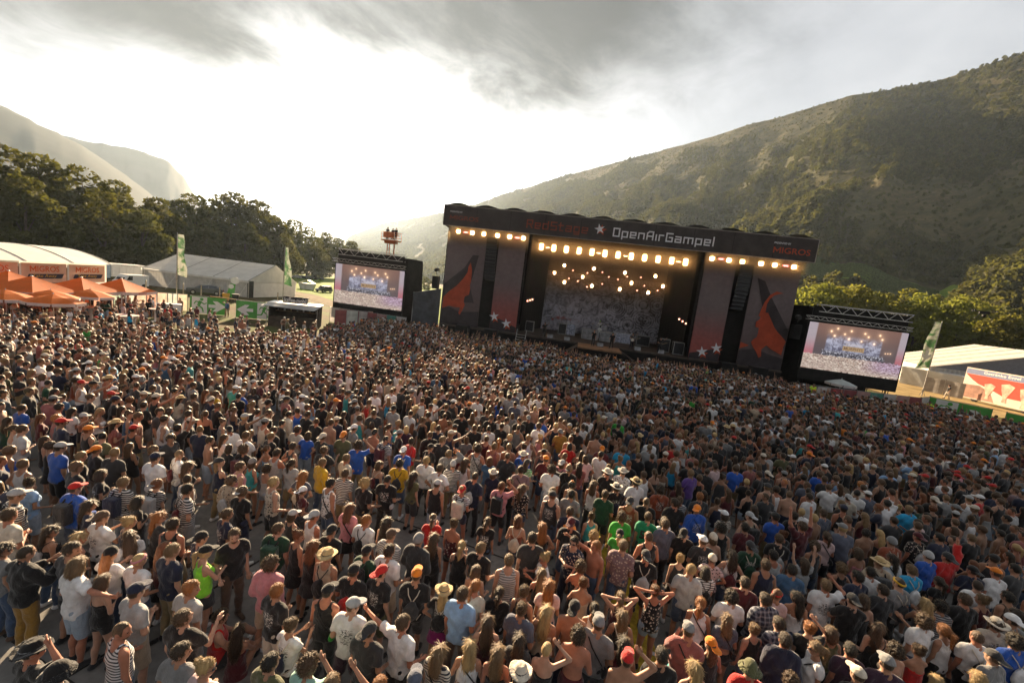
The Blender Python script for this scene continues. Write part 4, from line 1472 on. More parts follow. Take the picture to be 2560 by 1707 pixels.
# ================================================================== the showground round the crowd
PVC = mat('white_pvc', (0.72, 0.71, 0.68), .55, .06, .8, .1, trans=.25)
PVCG = mat('grey_pvc', (0.76, 0.75, 0.72), .6, .08, .8, .1, trans=.4)
ORANGE = mat('orange_canvas', (0.72, 0.17, 0.02), .7, .10, 1.5, .15, trans=.35)
VAL = mat('valance_white', (0.66, 0.60, 0.60), .7, .1, 2, trans=.3)
WOOD = mat('plywood', (0.36, 0.24, 0.13), .7, .3, 3)
WHITEP = mat('white_paint', (0.74, 0.73, 0.70), .5, .06, 2)
GREENB = mat('exit_green', (0.10, 0.36, 0.075), .7, .12, 1.5, .1)
GLASSD = mat('dark_glass', (0.02, 0.022, 0.025), .12, .1, 2, spec=.7)
TYRE = mat('tyre_rubber', (0.02, 0.02, 0.02), .9, .2, 4)
NAVYP = mat('sign_navy', (0.025, 0.02, 0.045), .6, .1, 2)
YELL = mat('sign_yellow', (0.62, 0.34, 0.05), .6, .1, 2)
MRED = mat('sponsor_orange', (0.68, 0.11, 0.02), .6, .08, 2)

# --- takeaway tent, its long side turned to the crowd
tt = empty('takeaway_tent', (-44.3, 42.9, 0), R(103), 'white barrel-roofed takeaway tent with orange sponsor banners', 'tent')
L = 24.0
def barrel(a, b):
    return (-L * (1 - a) + .5 * a, -.35 + 8.6 * b, 3.85 + 1.45 * math.sin(math.pi * min(1, b * .94 + .03)) ** .8 - .0)
MB().grid(barrel, 24, 18).build('roof', PVC, tt, smooth=True)
sm = MB()
for k in range(6):
    x = -L + .5 + k * 4.75
    sm.tube([(x, -.37 + 8.6 * j / 12, 3.87 + 1.45 * math.sin(math.pi * min(1, j / 12 * .94 + .03)) ** .8) for j in range(13)], .035, 5)
sm.build('roof_seam', mat('seam_grey', (0.33, 0.32, 0.30), .7), tt)
MB().box(-L + .4, .1, 7.6, 7.7, 0, 3.9).build('back_wall', PVC, tt)
MB().grid(lambda a, b: (.15, .0 + 7.6 * a, 3.85 * b + b * 1.3 * math.sin(math.pi * (a * .94 + .03))), 12, 6).build('gable', PVC, tt)
PINKP = mat('takeaway_banner', (0.74, 0.46, 0.36), .6, .08, 1.2, trans=.3)
for k in range(5):
    x1 = -.05 - k * 4.72
    x0 = x1 - 4.5
    bn = MB().grid(lambda a, b: (x0 + (x1 - x0) * a, .02 + .03 * math.sin(a * 9), 2.15 + 1.75 * b), 10, 3).build('banner', PINKP, tt)
    if k < 3:
        sponsor(x0 + .75, 3.15, 2.9, .52, MRED, bn, -.03)
        flat('lettering_panel', [(x0 + .45, 2.55), (x0 + .65, 2.95), (x1 - .35, 2.97), (x1 - .55, 2.6), (x1 - .7, 2.54)], -.03, NAVYP, bn)
        lettering('lettering', 'Take Away', 2.35, .36, YELL, bn, (x0 + 1.0, -.045, 2.58), RX, bold=.0, shear=.2)
    MB().box(x0 - .12, x0 - .04, -.05, .05, 0, 3.85).build('post', WHITEP, tt)
    MB().box(x0, x1, .3, .9, 0, 1.1).build('counter', MRED, tt)
MB().box(-L, .1, 3.0, 3.1, 0, 3.3).build('inner_wall', mat('tent_inner', (0.16, 0.08, 0.05), .8), tt)

# --- orange canopies
def canopy(x, y, rz, label):
    o = empty('orange_canopy', (x, y, 0), rz, label, 'canopy', 'orange pyramid canopies')
    h = 1.75
    mb = MB()
    N = 8
    for q in range(4):
        def fn(a, b, q=q):
            # one face of the pyramid, slightly sagging
            p0 = Vector((math.cos(R(45 + 90 * q)), math.sin(R(45 + 90 * q)), 0)) * h * 1.414
            p1 = Vector((math.cos(R(135 + 90 * q)), math.sin(R(135 + 90 * q)), 0)) * h * 1.414
            e = p0.lerp(p1, a)
            p = e * (1 - b)
            z = 2.36 + 1.02 * b ** 1.12 - .05 * math.sin(math.pi * a) * (1 - b)
            return (p.x, p.y, z)
        mb.grid(fn, 8, 8)
    mb.build('roof', ORANGE, o)
    va = MB()
    for q in range(4):
        p0 = Vector((math.cos(R(45 + 90 * q)), math.sin(R(45 + 90 * q)), 0)) * (h * 1.414 + .01)
        p1 = Vector((math.cos(R(135 + 90 * q)), math.sin(R(135 + 90 * q)), 0)) * (h * 1.414 + .01)
        va.grid(lambda a, b, p0=p0, p1=p1: (*(p0.lerp(p1, a)).xy, 2.1 + .26 * b - .05 * math.sin(math.pi * a)), 8, 1)
    va.build('valance', VAL, o)
    for q in range(4):
        rr = h * 1.38
        MB().bar((rr * math.cos(R(45 + 90 * q)), rr * math.sin(R(45 + 90 * q)), 0), (rr * math.cos(R(45 + 90 * q)), rr * math.sin(R(45 + 90 * q)), 2.35), .05).build('leg', WHITEP, o)
    lettering('lettering', 'MIGROS', .9, .13, MRED, o, (h + .03, -.45, 2.13), (math.pi / 2, 0, math.pi / 2), bold=.006)
    MB().ell((0, 0, 3.38), (.09, .09, .05), 8, 4).build('finial', WHITEP, o)
    return o


canopy(-36.1, 29.6, R(6), 'orange pyramid canopy closest to the picture edge, behind the parasols')
canopy(-36.1, 33.0, R(6), 'middle orange pyramid canopy of the row under the sponsor banners')
canopy(-36.1, 36.4, R(6), 'end canopy of the orange row, beside the pale banner fence')
canopy(-39.9, 31.2, R(6), 'orange canopy in the second row against the takeaway counter')


def parasol(x, y, label, r=1.55, col=None, z=2.1, top=2.62, grp='orange parasols'):
    o = empty('parasol', (x, y, 0), random.Random(x).uniform(0, 6), label, 'parasol', grp)
    n = 8
    c = MB()
    vs = [(0, 0, top)]
    for ring, (rr, zz) in enumerate(((r * .5, z + (top - z) * .58), (r, z))):
        for k in range(n):
            a = 2 * math.pi * k / n
            vs.append((rr * math.cos(a), rr * math.sin(a), zz))
    fs = [(0, 1 + k, 1 + (k + 1) % n) for k in range(n)] + [(1 + k, 1 + n + k, 1 + n + (k + 1) % n, 1 + (k + 1) % n) for k in range(n)]
    c.add(vs, fs)
    c.build('canopy', col or ORANGE, o)
    v = MB()
    for k in range(n):
        a, b = 2 * math.pi * (k + .03) / n, 2 * math.pi * (k + .97) / n
        rr = r * 1.005
        v.add([(rr * math.cos(a), rr * math.sin(a), z), (rr * math.cos(b), rr * math.sin(b), z), (rr * math.cos(b), rr * math.sin(b), z - .2), (rr * math.cos(a), rr * math.sin(a), z - .2)], [(0, 1, 2, 3)])
    v.build('valance', VAL, o)
    MB().tube([(0, 0, 0), (0, 0, top + .08)], .025, 6).build('pole', WHITEP, o)
    rb = MB()
    for k in range(n):
        a = 2 * math.pi * k / n
        rb.bar((0, 0, top - .03), (r * .98 * math.cos(a), r * .98 * math.sin(a), z - .01), .018)
    rb.build('rib', WHITEP, o)
    MB().lathe([(.28, 0), (.28, .06), (.05, .1)], 10).build('base', GREYM, o)
    return o


parasol(-34.0, 26.4, 'orange parasol cut by the picture edge')
parasol(-33.9, 28.9, 'orange parasol touching the nearest canopy valance')
parasol(-31.6, 27.1, 'foremost orange parasol over the drinkers')
parasol(-34.3, 32.0, 'orange parasol over the round high table before the middle canopy')

# --- high tables and benches
def high_table(x, y, label, r=.45, big=False):
    o = empty('high_table', (x, y, 0), .3, label, 'table', 'white high tables')
    MB().lathe([(r, 1.08), (r + .01, 1.1), (r, 1.13)], 20).build('tabletop', mat('table_pink', (0.70, 0.50, 0.45), .5, .05), o)
    if big:
        lg = MB().lathe([(r * .82, 0), (r * .7, .5), (r * .85, 1.08)], 16).build('skirt', VAL, o)
    else:
        MB().tube([(0, 0, 0), (0, 0, 1.08)], .12, 10).build('leg', WHITEP, o)
        MB().lathe([(.34, 0), (.34, .03), (.1, .07)], 14).build('foot', WHITEP, o)
    return o


high_table(-34.6, 32.3, 'round high table under the parasol pole', .55)
high_table(-30.1, 30.6, 'large round high table with printed white skirt', .85, True)
high_table(-32.2, 35.6, 'slim white high table beside the boxy freezer', .5)
high_table(-30.8, 26.2, 'high table under the foremost parasol', .5)
for i, (x, y) in enumerate(((-37.0, 37.8), (-38.2, 39.3), (-36.6, 39.9))):
    o = empty('beer_table', (x, y, 0), R(20), 'beer table with benches ' + ['closest to the end canopy', 'against the pale banner fence', 'beside the freezer and the fence end'][i], 'table', 'beer tables')
    MB().box(-1.1, 1.1, -.25, .25, .72, .76).build('tabletop', WOOD, o)
    for sy in (-.6, .6):
        MB().box(-1.1, 1.1, sy - .12, sy + .12, .43, .47).build('bench', WOOD, o)
    for x_ in (-.9, .9):
        MB().bar((x_, -.2, 0), (x_, .2, .72), .04).bar((x_, .2, 0), (x_, -.2, .72), .04).build('leg', STEEL, o)
fz = empty('freezer_box', (-33.4, 38.6, 0), R(40), 'boxy white drinks freezer with blue print near the exit fence', 'freezer')
MB().box(-.75, .75, -.5, .5, .05, 1.25).build('body', WHITEP, fz)
MB().box(-.78, .78, -.53, .53, 1.255, 1.33).build('lid', WHITEP, fz)
MB().add([(-.3, -.505, .3), (.35, -.505, .3), (.35, -.505, .85), (-.3, -.505, .85)], [(0, 1, 2, 3)]).build('print', mat('freezer_blue', (0.06, 0.11, 0.22), .5), fz)

# --- banner fences
FCOL = [mat('fence_print_%d' % i, c, .7, .25, 1.2, .15, trans=.3) for i, c in enumerate([(0.62, 0.34, 0.27), (0.66, 0.50, 0.42), (0.58, 0.60, 0.56), (0.35, 0.47, 0.40), (0.30, 0.10, 0.10), (0.10, 0.26, 0.22), (0.50, 0.47, 0.46), (0.25, 0.075, 0.08), (0.40, 0.25, 0.24)])]


def fence_run(x0, y0, x1, y1, cols, name, labels, grp, h=1.9):
    d = Vector((x1 - x0, y1 - y0, 0))
    n = len(cols)
    ang = math.atan2(d.y, d.x)
    w = d.length / n
    for k, c in enumerate(cols):
        p = Vector((x0, y0, 0)) + d * (k / n)
        o = empty(name, p, ang, labels[k], 'fence', grp)
        MB().grid(lambda a, b: (.02 + (w - .06) * a, .03 * math.sin(a * 7 + k) * math.sin(b * 3), .12 + (h - .14) * b), 10, 5).build('banner', FCOL[c], o)
        mb = MB()
        mb.bar((0, .04, 0), (0, .04, h + .05), .045)
        mb.bar((w - .02, .04, 0), (w - .02, .04, h + .05), .045)
        mb.bar((0, .04, h), (w, .04, h), .035)
        mb.bar((0, .04, .1), (w, .04, .1), .035)
        mb.build('frame', STEEL, o)


fence_run(-41.4, 38.6, -35.6, 43.2, [0, 1, 3, 2, 1, 0, 1, 2, 1], 'banner_fence', [t_ + ' of the sunlit fence behind the beer tables' for t_ in ('salmon panel nearest the end canopy', 'pale pink panel after the salmon one', 'greenish panel', 'pale grey panel after the greenish one', 'middle pink panel', 'second salmon panel', 'pink panel beside the freezer', 'pale grey panel by the flag pole', 'last pink panel before the exit sign')], 'fence behind the beer tables')
p0, p1 = SW(-12.9, -1.4), SW(-2.9, -1.4)
fence_run(p0.x, p0.y, p1.x, p1.y, [6, 8, 8, 6, 4, 8, 5, 6], 'banner_fence', [t_ + ' of the fence under the screen tower near the kiosk' for t_ in ('first pale panel', 'first dusty pink panel', 'second dusty pink panel with swirl', 'second pale panel', 'dark red panel', 'third dusty pink panel', 'teal panel', 'last pale panel')], 'fence under the screen tower near the kiosk')
fence_run(26.0, 33.3, 35.8, 34.2, [6, 7, 7, 8, 5, 6, 8, 7], 'banner_fence', [t_ + ' of the fence at the crowd edge below the far screen tower' for t_ in ('first pale panel', 'first dark red panel', 'second dark red panel', 'dusty pink panel', 'teal panel', 'second pale panel', 'second dusty pink panel', 'last dark red panel')], 'fence at the crowd edge below the far screen')
fence_run(35.9, 34.4, 37.6, 35.3, [6], 'banner_fence', ['short pale panel joining the green exit fence below the far screen'], 'fence at the crowd edge below the far screen')
fence_run(-20.9, 46.4, -17.0, 50.2, [4, 2, 4, 0], 'banner_fence', [t_ + ' of the leaning fence behind the kiosk roof' for t_ in ('dark red panel', 'pale panel', 'second dark red panel', 'salmon panel')], 'fence behind the kiosk')

# --- exit banners with pictograms
def runner(mb, cx, cz, k, t):
    def bar(a, b, w):
        mb.bar((cx + a[0] * k, t, cz + a[1] * k), (cx + b[0] * k, t, cz + b[1] * k), .008, w * k, upv=(Vector((b[0] - a[0], 0, b[1] - a[1])).normalized().cross(Vector((0, 1, 0)))))
    n = 12
    mb.add([(cx + .12 * k + .1 * k * math.cos(6.283 * i / n), t - .004, cz + .42 * k + .1 * k * math.sin(6.283 * i / n)) for i in range(n)], [tuple(range(n))])
    bar((.06, .30), (-.06, -.02), .17)
    bar((.05, .24), (.28, .10), .07)
    bar((.28, .12), (.40, .20), .06)
    bar((.0, .22), (-.22, .26), .07)
    bar((-.2, .26), (-.30, .08), .06)
    bar((-.03, -.02), (.16, -.18), .09)
    bar((.15, -.16), (.22, -.44), .08)
    bar((-.06, -.02), (-.16, -.26), .09)
    bar((-.14, -.26), (-.42, -.28), .08)


def exit_banner(x0, y0, x1, y1, label, order, h=1.9):
    d = Vector((x1 - x0, y1 - y0, 0))
    w = d.length
    o = empty('exit_banner', (x0, y0, 0), math.atan2(d.y, d.x), label, 'exit sign', 'green exit banners')
    MB().grid(lambda a, b: (w * a, .02 + .015 * math.sin(a * 8) * b, .05 + (h - .05) * b), 10, 4).build('banner', GREENB, o)
    mb = MB()
    for x in (0, w):
        mb.bar((x, .08, 0), (x, .08, h + .08), .05)
    mb.bar((0, .08, h + .03), (w, .08, h + .03), .04)
    mb.build('frame', STEEL, o)
    for kind, c in order:
        cx = w * c
        if kind == 'run':
            sq = h * .47
            MB().add([(cx - sq * .75, -.015, h * .5 - sq), (cx + sq * .75, -.015, h * .5 - sq), (cx + sq * .75, -.015, h * .5 + sq), (cx - sq * .75, -.015, h * .5 + sq)], [(0, 1, 2, 3)]).build('pictogram_panel', WHITEP, o)
            mb = MB()
            runner(mb, cx, h * .5, h * .84, -.03)
            mb.build('running_figure', GREENB, o)
        else:
            s = 1 if kind == 'arrow' else -1
            k = h * .36
            pts = [(-1, .26), (-.15, .26), (-.55, .82), (.0, .82), (.98, 0), (.0, -.82), (-.55, -.82), (-.15, -.26), (-1, -.26)]
            flat('arrow', [(cx + s * a * k * 1.15, h * .5 + b * k) for a, b in pts][::s], -.02, WHITEP, o, .004)
    return o


exit_banner(-34.7, 42.4, -31.75, 43.75, 'green exit banner with running figure and arrow beside the steward', [('run', .26), ('arrow', .75)])
exit_banner(-30.35, 43.3, -27.2, 44.6, 'green exit banner with arrow pointing back towards the steward, beside the kiosk', [('back', .24), ('run', .78)])
exit_banner(37.8, 35.5, 40.0, 32.6, 'green exit banner at the crowd edge under the drinks billboard', [('run', .3), ('arrow', .78)])
exit_banner(40.3, 31.9, 42.0, 28.6, 'green exit banner cut by the picture edge, with one big arrow', [('back', .35)])
rb = empty('barrier_boom', (-33.0, 42.9, 2.02), R(20), 'long dark boom lying across the top of the first exit banner', 'pole')
MB().bar((0, -.05, 0), (3.7, -.05, -.12), .09, .12).build('beam', DKMETAL, rb)
MB().bar((.1, -.12, .02), (2.5, -.12, -.06), .05, .05).build('stripe', YELL, rb)

# --- kiosk
kk = empty('coffee_kiosk', (-25.3, 40.9, 0), R(19), 'small dark coffee kiosk with lit awning and lettered sign', 'kiosk')
KW, KD = 4.7, 2.6
DW = mat('kiosk_brown', (0.05, 0.035, 0.025), .7, .4, 2.5)
MB().box(0, KW, KD - .08, KD, 0, 2.35).build('back_wall', DW, kk)
MB().box(0, .08, 0, KD, 0, 2.3).build('side_wall', DW, kk)
MB().box(KW - .08, KW, 0, KD, 0, 2.3).build('side_wall', DW, kk)
MB().box(.0, KW, -.05, .3, 0, 1.05).build('counter', DW, kk)
MB().box(-.12, KW + .12, -.1, KD + .1, 2.32, 2.44).build('roof', mat('kiosk_roof', (0.66, 0.62, 0.56), .4, .15, 1), kk)
aw = MB()
aw.add([(-.45, -1.1, 2.18), (KW * .93, -1.1, 2.02), (KW + .1, -.12, 2.34), (-.1, -.12, 2.34)], [(0, 1, 2, 3)])
aw.add([(-.45, -1.1, 2.14), (KW * .93, -1.1, 1.98), (KW + .1, -.12, 2.29), (-.1, -.12, 2.29)], [(0, 1, 2, 3)])
aw.build('awning', mat('awning_grey', (0.42, 0.40, 0.38), .45, .2, 1), kk)
sg = MB().box(1.3, 3.55, .02, .1, 2.52, 3.22).build('sign', mat('sign_black', (0.02, 0.02, 0.025), .5), kk)
lettering('lettering', 'kaffee-mobil', 2.05, .5, WHITEP, sg, (1.4, .0, 2.6), RX, bold=.012)
for x in (1.25, 3.6):
    MB().bar((x, .06, 2.44), (x, .06, 3.25), .05).build('sign_post', STEEL, kk)
for x in (.04, KW - .04):
    MB().bar((x, -.9, 0), (x, -.9, 2.1), .05).build('post', ALU, kk)
for k in range(7):
    MB().tube([(.4 + k * .62, KD - .3, 1.45), (.4 + k * .62, KD - .3, 1.45 + .16 + .05 * (k % 3))], .07 + .02 * (k % 2), 8).build('canister', [GREYM, WHITEP, WOOD][k % 3], kk)
MB().box(.2, KW - .2, KD - .5, KD - .1, 1.4, 1.43).build('shelf', WOOD, kk)

# --- grey marquee
mq = empty('marquee', (-62.0, 66.3, 0), 0, 'long grey marquee with pleated walls behind the exit banners', 'tent')
MWID, MDEP, EV, RG = 17.6, 14.0, 2.85, 5.75
WALLG = mat('pleated_wall', (0.46, 0.45, 0.44), .7, .12, 1.5, trans=.1)
rf = MB()
rf.grid(lambda a, b: (-.25 + (MWID + .3) * a, -.25 + (MDEP / 2 + .25) * b, EV - .08 + (RG - EV + .08) * b - .06 * math.sin(math.pi * b)), 16, 6)
rf.grid(lambda a, b: (-.25 + (MWID + .3) * a, MDEP + .25 - (MDEP / 2 + .25) * b, EV - .08 + (RG - EV + .08) * b - .06 * math.sin(math.pi * b)), 16, 6)
rfo = rf.build('roof', PVCG, mq)
for k in range(4):
    x = MWID * k / 3.0
    MB().bar((x, -.27, EV - .03), (x, MDEP / 2, RG + .03), .08, .04).build('roof_seam', mat('seam_grey', (0.33, 0.32, 0.30), .7), rfo)
vl = MB()
vl.grid(lambda a, b: (-.26 + (MWID + .32) * a, -.27, EV - .42 + .36 * b), 12, 1)
vl.build('valance', PVCG, mq)
pl = MB()
N = 132
pl.grid(lambda a, b: (.0 + MWID * a, .05 + (.05 if int(round(a * N)) % 2 else -.05), (EV - .05) * b), N, 1)
pl.build('front_wall', WALLG, mq)
pl = MB()
pl.grid(lambda a, b: (MWID - .05 + (.05 if int(round(a * 100)) % 2 else -.05), 1.0 + 12.9 * a if a > 0 else 1.0, (EV - .02) * b), 100, 1)
pl.build('side_wall', PVCG, mq)
gb = MB().add([(MWID, -.1, EV - .35), (MWID, MDEP + .1, EV - .35), (MWID, MDEP + .1, EV), (MWID, MDEP / 2, RG - .03), (MWID, -.1, EV)], [(0, 1, 2, 3, 4)])
gb.build('gable', PVCG, mq)
MB().box(0, .06, 0, MDEP, 0, EV).build('far_wall', PVCG, mq)
MB().box(0, MWID, MDEP - .06, MDEP, 0, EV).build('back_wall', PVCG, mq)
MB().box(MWID - .3, MWID + .12, -.02, .95, 0, EV - .1).build('doorway', mat('painted_gloom', (0.03, 0.026, 0.022), .9), mq)  # solid dark box, painted as the shade inside the open doorway
for x in (0, MWID / 3, MWID * 2 / 3, MWID):
    MB().box(x - .06, x + .06, -.22, -.1, 0, EV).build('post', ALU, mq)

for x in (0, MWID / 3, MWID * 2 / 3, MWID):
    MB().bar((x, -.2, EV - .1), (x - .3, -2.2, 0), .025).build('guy_rope', WHITEP, mq)
# --- flags
def flag_mat(name, seed):
    m = bpy.data.materials.new(name)
    m.use_nodes = True
    t = NT(m.node_tree)
    bs = t.n['Principled BSDF']
    co = t.new('ShaderNodeTexCoord').outputs['Object']
    x, y, z = t.xyz(co)
    n = t.noise(t.comb(x, seed, z), 1.1, 4, .6, .6)
    c = t.mix(t.ramp(n, .42, .58), (0.07, 0.17, 0.07), (0.42, 0.44, 0.38))
    t.l.new(c, bs.inputs['Base Color'])
    bs.inputs['Roughness'].default_value = .7
    tr = t.new('ShaderNodeBsdfTranslucent')
    t.l.new(c, tr.inputs[0])
    mx = t.new('ShaderNodeMixShader')
    mx.inputs[0].default_value = .22
    t.l.new(bs.outputs[0], mx.inputs[1])
    t.l.new(tr.outputs[0], mx.inputs[2])
    t.l.new(mx.outputs[0], t.n['Material Output'].inputs[0])
    return m


def flag(x, y, rz, top, bot, w0, w1, label, seed, lean=0.0, arrow=False, side=1):
    o = empty('festival_flag', (x, y, 0), rz, label, 'flag', 'tall green festival flags')
    MB().tube([(0, 0, 0), (lean * .5, 0, top * .5), (lean, 0, top + .15)], [.06, .05, .035], 8).build('pole', ALU, o)
    def fn(a, b):
        z = bot + (top - bot) * b
        px = lean * (z / top)
        w = w1 + (w0 - w1) * b
        fold = .16 * math.sin(a * 6.5 + b * 7 + seed) * a * (1.2 - b)
        return (px + side * (.05 + w * a * (1 - .12 * math.sin(b * 9 + seed))), fold, z - .25 * a * (1 - b))
    f = MB().grid(fn, 10, 26).build('cloth', flag_mat('flag_cloth_%d' % seed, seed), o, smooth=True)
    if arrow:
        zc = bot + 1.5
        pts = [(-.18, .75), (.18, .75), (.18, .1), (.5, .3), (.5, -.1), (0, -.65), (-.5, -.1), (-.5, .3), (-.18, .1)]
        flat('arrow_print', [(lean * zc / top + side * w1 * .5 + a * .8, zc + b * .9) for a, b in pts], -.24, WHITEP, f, .006)
    MB().bar((-.25, 0, .0), (0, 0, .9), .04).bar((.25, 0, 0), (0, 0, .9), .04).bar((0, -.25, 0), (0, 0, .9), .04).build('stand', STEEL, o)
    return o


flag(-36.9, 43.3, R(35), 8.2, 3.9, .45, .8, 'tall green and white flag over the pale fence before the grey marquee', 3)
flag(-28.5, 48.8, R(28), 8.4, 4.0, .28, .95, 'tall green and white flag behind the kiosk beside the marquee gable', 7)
flag(51.4, 49.3, R(-42), 9.2, 3.5, .62, 1.1, 'leaning green flag with white arrow before the cream marquee', 12, .1, True, -1)
bf = empty('beach_flag', (-42.6, 59.4, 0), R(35), 'green feather flag with two white discs beside the marquee wall', 'flag')
MB().grid(lambda a, b: (-.5 + 1.0 * a * (1 - .35 * b) + .5 * b, 0, .5 + 2.0 * b), 4, 8).build('cloth', GREENB, bf)
for cx, cz, r in ((.55, 2.95, .52), (.1, 2.05, .34)):
    MB().tube([(cx, -.03, cz), (cx, .03, cz)], r, 20).build('disc', WHITEP, bf)
MB().bar((-.5, .05, 0), (-.1, .05, 3.3), .05).build('pole', ALU, bf)
for i, (x, y, c, lb) in enumerate(((-41.8, 57.5, YELL, 'yellow waste bin under the feather flag'), (-40.9, 58.2, DKMETAL, 'black waste bin next to the yellow bin'))):
    o = empty('waste_bin', (x, y, 0), R(30), lb, 'bin', 'waste bins by the marquee')
    MB().add([(-.33, -.33, .1), (.33, -.33, .1), (.33, .33, .1), (-.33, .33, .1), (-.42, -.4, 1.05), (.42, -.4, 1.05), (.42, .4, 1.05), (-.42, .4, 1.05)], [(3, 2, 1, 0), (0, 1, 5, 4), (1, 2, 6, 5), (2, 3, 7, 6), (3, 0, 4, 7), (4, 5, 6, 7)]).build('body', c, o)
    MB().box(-.44, .44, -.43, .43, 1.055, 1.13).build('lid', c, o)
    for sx in (-.36, .36):
        MB().tube([(sx - .04, .4, .11), (sx + .04, .4, .11)], .11, 10).build('wheel', TYRE, o)
for i, (x, y) in enumerate(((-49.8, 59.6), (-48.2, 61.0), (-46.4, 62.4), (-53.2, 57.2), (-38.5, 64.5))):
    o = empty('fence_post', (x, y, 0), .2, 'pale wooden post ' + ['before the parked dark car bonnet', 'before the middle of the dark car', 'behind the feather flag', 'behind the end canopy', 'before the marquee doorway'][i], 'post', 'pale fence posts')
    MB().tube([(0, 0, 0), (0, 0, 1.55)], [.09, .08], 8).build('shaft', mat('pale_wood', (0.45, 0.36, 0.24), .9, .25, 4), o)
    MB().lathe([(.08, 1.55), (.09, 1.58), (.03, 1.64)], 8).build('cap', STEEL, o)


# --- vehicles
def car(x, y, rz, label, paint, kind='estate', sc=1.0):
    o = empty('parked_car', (x, y, 0), rz, label, 'car', 'parked cars')
    o.scale = (sc, sc, sc)
    L_, W_ = 4.5, 1.78
    low = [(-2.2, .35), (-2.25, .62), (-2.2, .85), (-1.3, .95), (1.9, .98), (2.2, .85), (2.25, .5), (2.15, .32)]
    top = {'estate': [(-1.25, .94), (-.55, 1.42), (1.35, 1.45), (1.95, .97)], 'suv': [(-1.25, .98), (-.65, 1.66), (1.75, 1.66), (2.05, .98)], 'hatch': [(-1.3, .94), (-.6, 1.45), (.9, 1.46), (1.7, .97)]}[kind]
    def slab(poly, w0, w1, zs):
        vs = []
        n = len(poly)
        zmin, zmax = min(p[1] for p in poly), max(p[1] for p in poly)
        for s in (-1, 1):
            for a, b in poly:
                f = (b - zmin) / (zmax - zmin)
                vs.append((a, s * (w0 + (w1 - w0) * f) / 2, b))
        return vs, [tuple(range(n)), tuple(range(2 * n - 1, n - 1, -1))] + [(i, (i + 1) % n, (i + 1) % n + n, i + n) for i in range(n)]
    mb = MB()
    mb.add(*slab(low, W_ * .96, W_, 0))
    me = mb.mesh('body', paint)
    bm = bmesh.new()
    bm.from_mesh(me)
    bmesh.ops.bevel(bm, geom=bm.edges[:], offset=.07, segments=2, affect='EDGES')
    bm.to_mesh(me)
    bm.free()
    link_mesh('body', me, o)
    cb = MB()
    cb.add(*slab(top, W_ * .95, W_ * .74, 0))
    cb.build('cabin', paint, o)
    # side windows, windscreen, rear window
    (a0, b0), (a1, b1), (a2, b2), (a3, b3) = top
    for s in (-1, 1):
        mb = MB()
        for f0, f1 in ((.05, .5), (.54, .97)):
            q = []
            for fx, fz in ((f0, .12), (f1, .12), (f1, .88), (f0, .88)):
                xl, xr = a0 + (a1 - a0) * fz, a3 + (a2 - a3) * fz
                z = b0 + (b1 - b0) * fz
                w = (W_ * .95 + (W_ * .74 - W_ * .95) * fz) / 2 + .012
                q.append((xl + .12 + (xr - xl - .24) * fx, s * w, z))
            mb.add(q, [(0, 1, 2, 3)])
        mb.build('side_window', GLASSD, o)
    for (p, q, nm) in (((a0, b0), (a1, b1), 'windscreen'), ((a3, b3), (a2, b2), 'rear_window')):
        d = -.015 if nm == 'windscreen' else .015
        vs = []
        for f in (.1, .92):
            w = (W_ * .95 + (W_ * .74 - W_ * .95) * f) / 2 - .08
            xx, zz = p[0] + (q[0] - p[0]) * f, p[1] + (q[1] - p[1]) * f
            vs += [(xx + d, -w, zz + .01), (xx + d, w, zz + .01)]
        MB().add(vs, [(0, 1, 3, 2)]).build(nm, GLASSD, o)
    for x_ in (-1.4, 1.4):
        for s in (-1, 1):
            w = MB().tube([(x_, s * .72, .33), (x_, s * .93, .33)], .33, 16).build('wheel', TYRE, o)
            MB().tube([(x_, s * .935, .33), (x_, s * .95, .33)], .19, 12).build('rim', ALU, w)
    for s in (-1, 1):
        MB().box(-2.29, -2.2, s * .6 - .2, s * .6 + .2, .62, .76).build('headlight', mat('headlight', (0.6, 0.6, 0.6), .15, .1), o)
        MB().box(2.2, 2.29, s * .65 - .15, s * .65 + .15, .65, .85).build('taillight', mat('taillight', (0.3, 0.02, 0.02), .2, .1), o)
    return o


PDARK = mat('paint_dark', (0.03, 0.032, 0.036), .3, .15, 1, spec=.6)
PSILV = mat('paint_silver', (0.33, 0.34, 0.35), .35, .08, 1, spec=.6)
PGREY = mat('paint_grey', (0.10, 0.105, 0.11), .3, .1, 1, spec=.6)
car(-49.2, 63.0, R(38), 'dark estate car parked along the pleated marquee wall', PGREY, 'estate', 1.05)
car(-49.9, 103.6, R(75), 'black off-roader parked at the meadow edge beside the skip', PDARK, 'suv')
for i, (az, d, c, k) in enumerate([(-29.0, 196, PSILV, 'estate'), (-28.3, 199, PDARK, 'hatch'), (-27.7, 203, PGREY, 'estate'), (-27.1, 206, PSILV, 'hatch'), (-26.4, 209, PDARK, 'estate')]):
    x, y = polar(az, d)
    car(x, y, R(60), ['silver estate car first in the row under the hazy trees', 'black small car second in the row under the hazy trees', 'grey estate car in the middle of the row under the hazy trees', 'silver small car fourth in the row under the hazy trees', 'black estate car last in the row under the hazy trees'][i], c, k)
car(-71.0, 76.0, R(70), 'silver car half hidden between trailer and marquee', PSILV, 'estate')
tr = empty('refrigerated_trailer', (-66.8, 64.6, 0), R(82), 'white box trailer with pale blue front parked behind the takeaway tent', 'trailer')
bx = MB().box(0.9, 6.6, -.0, 2.4, .75, 2.85)
bo = bx.build('body', WHITEP, tr)
for k in range(5):
    MB().box(1.0 + k * 1.1, 1.04 + k * 1.1, -.03, -.005, .8, 2.8).build('rib', PVCG, bo)
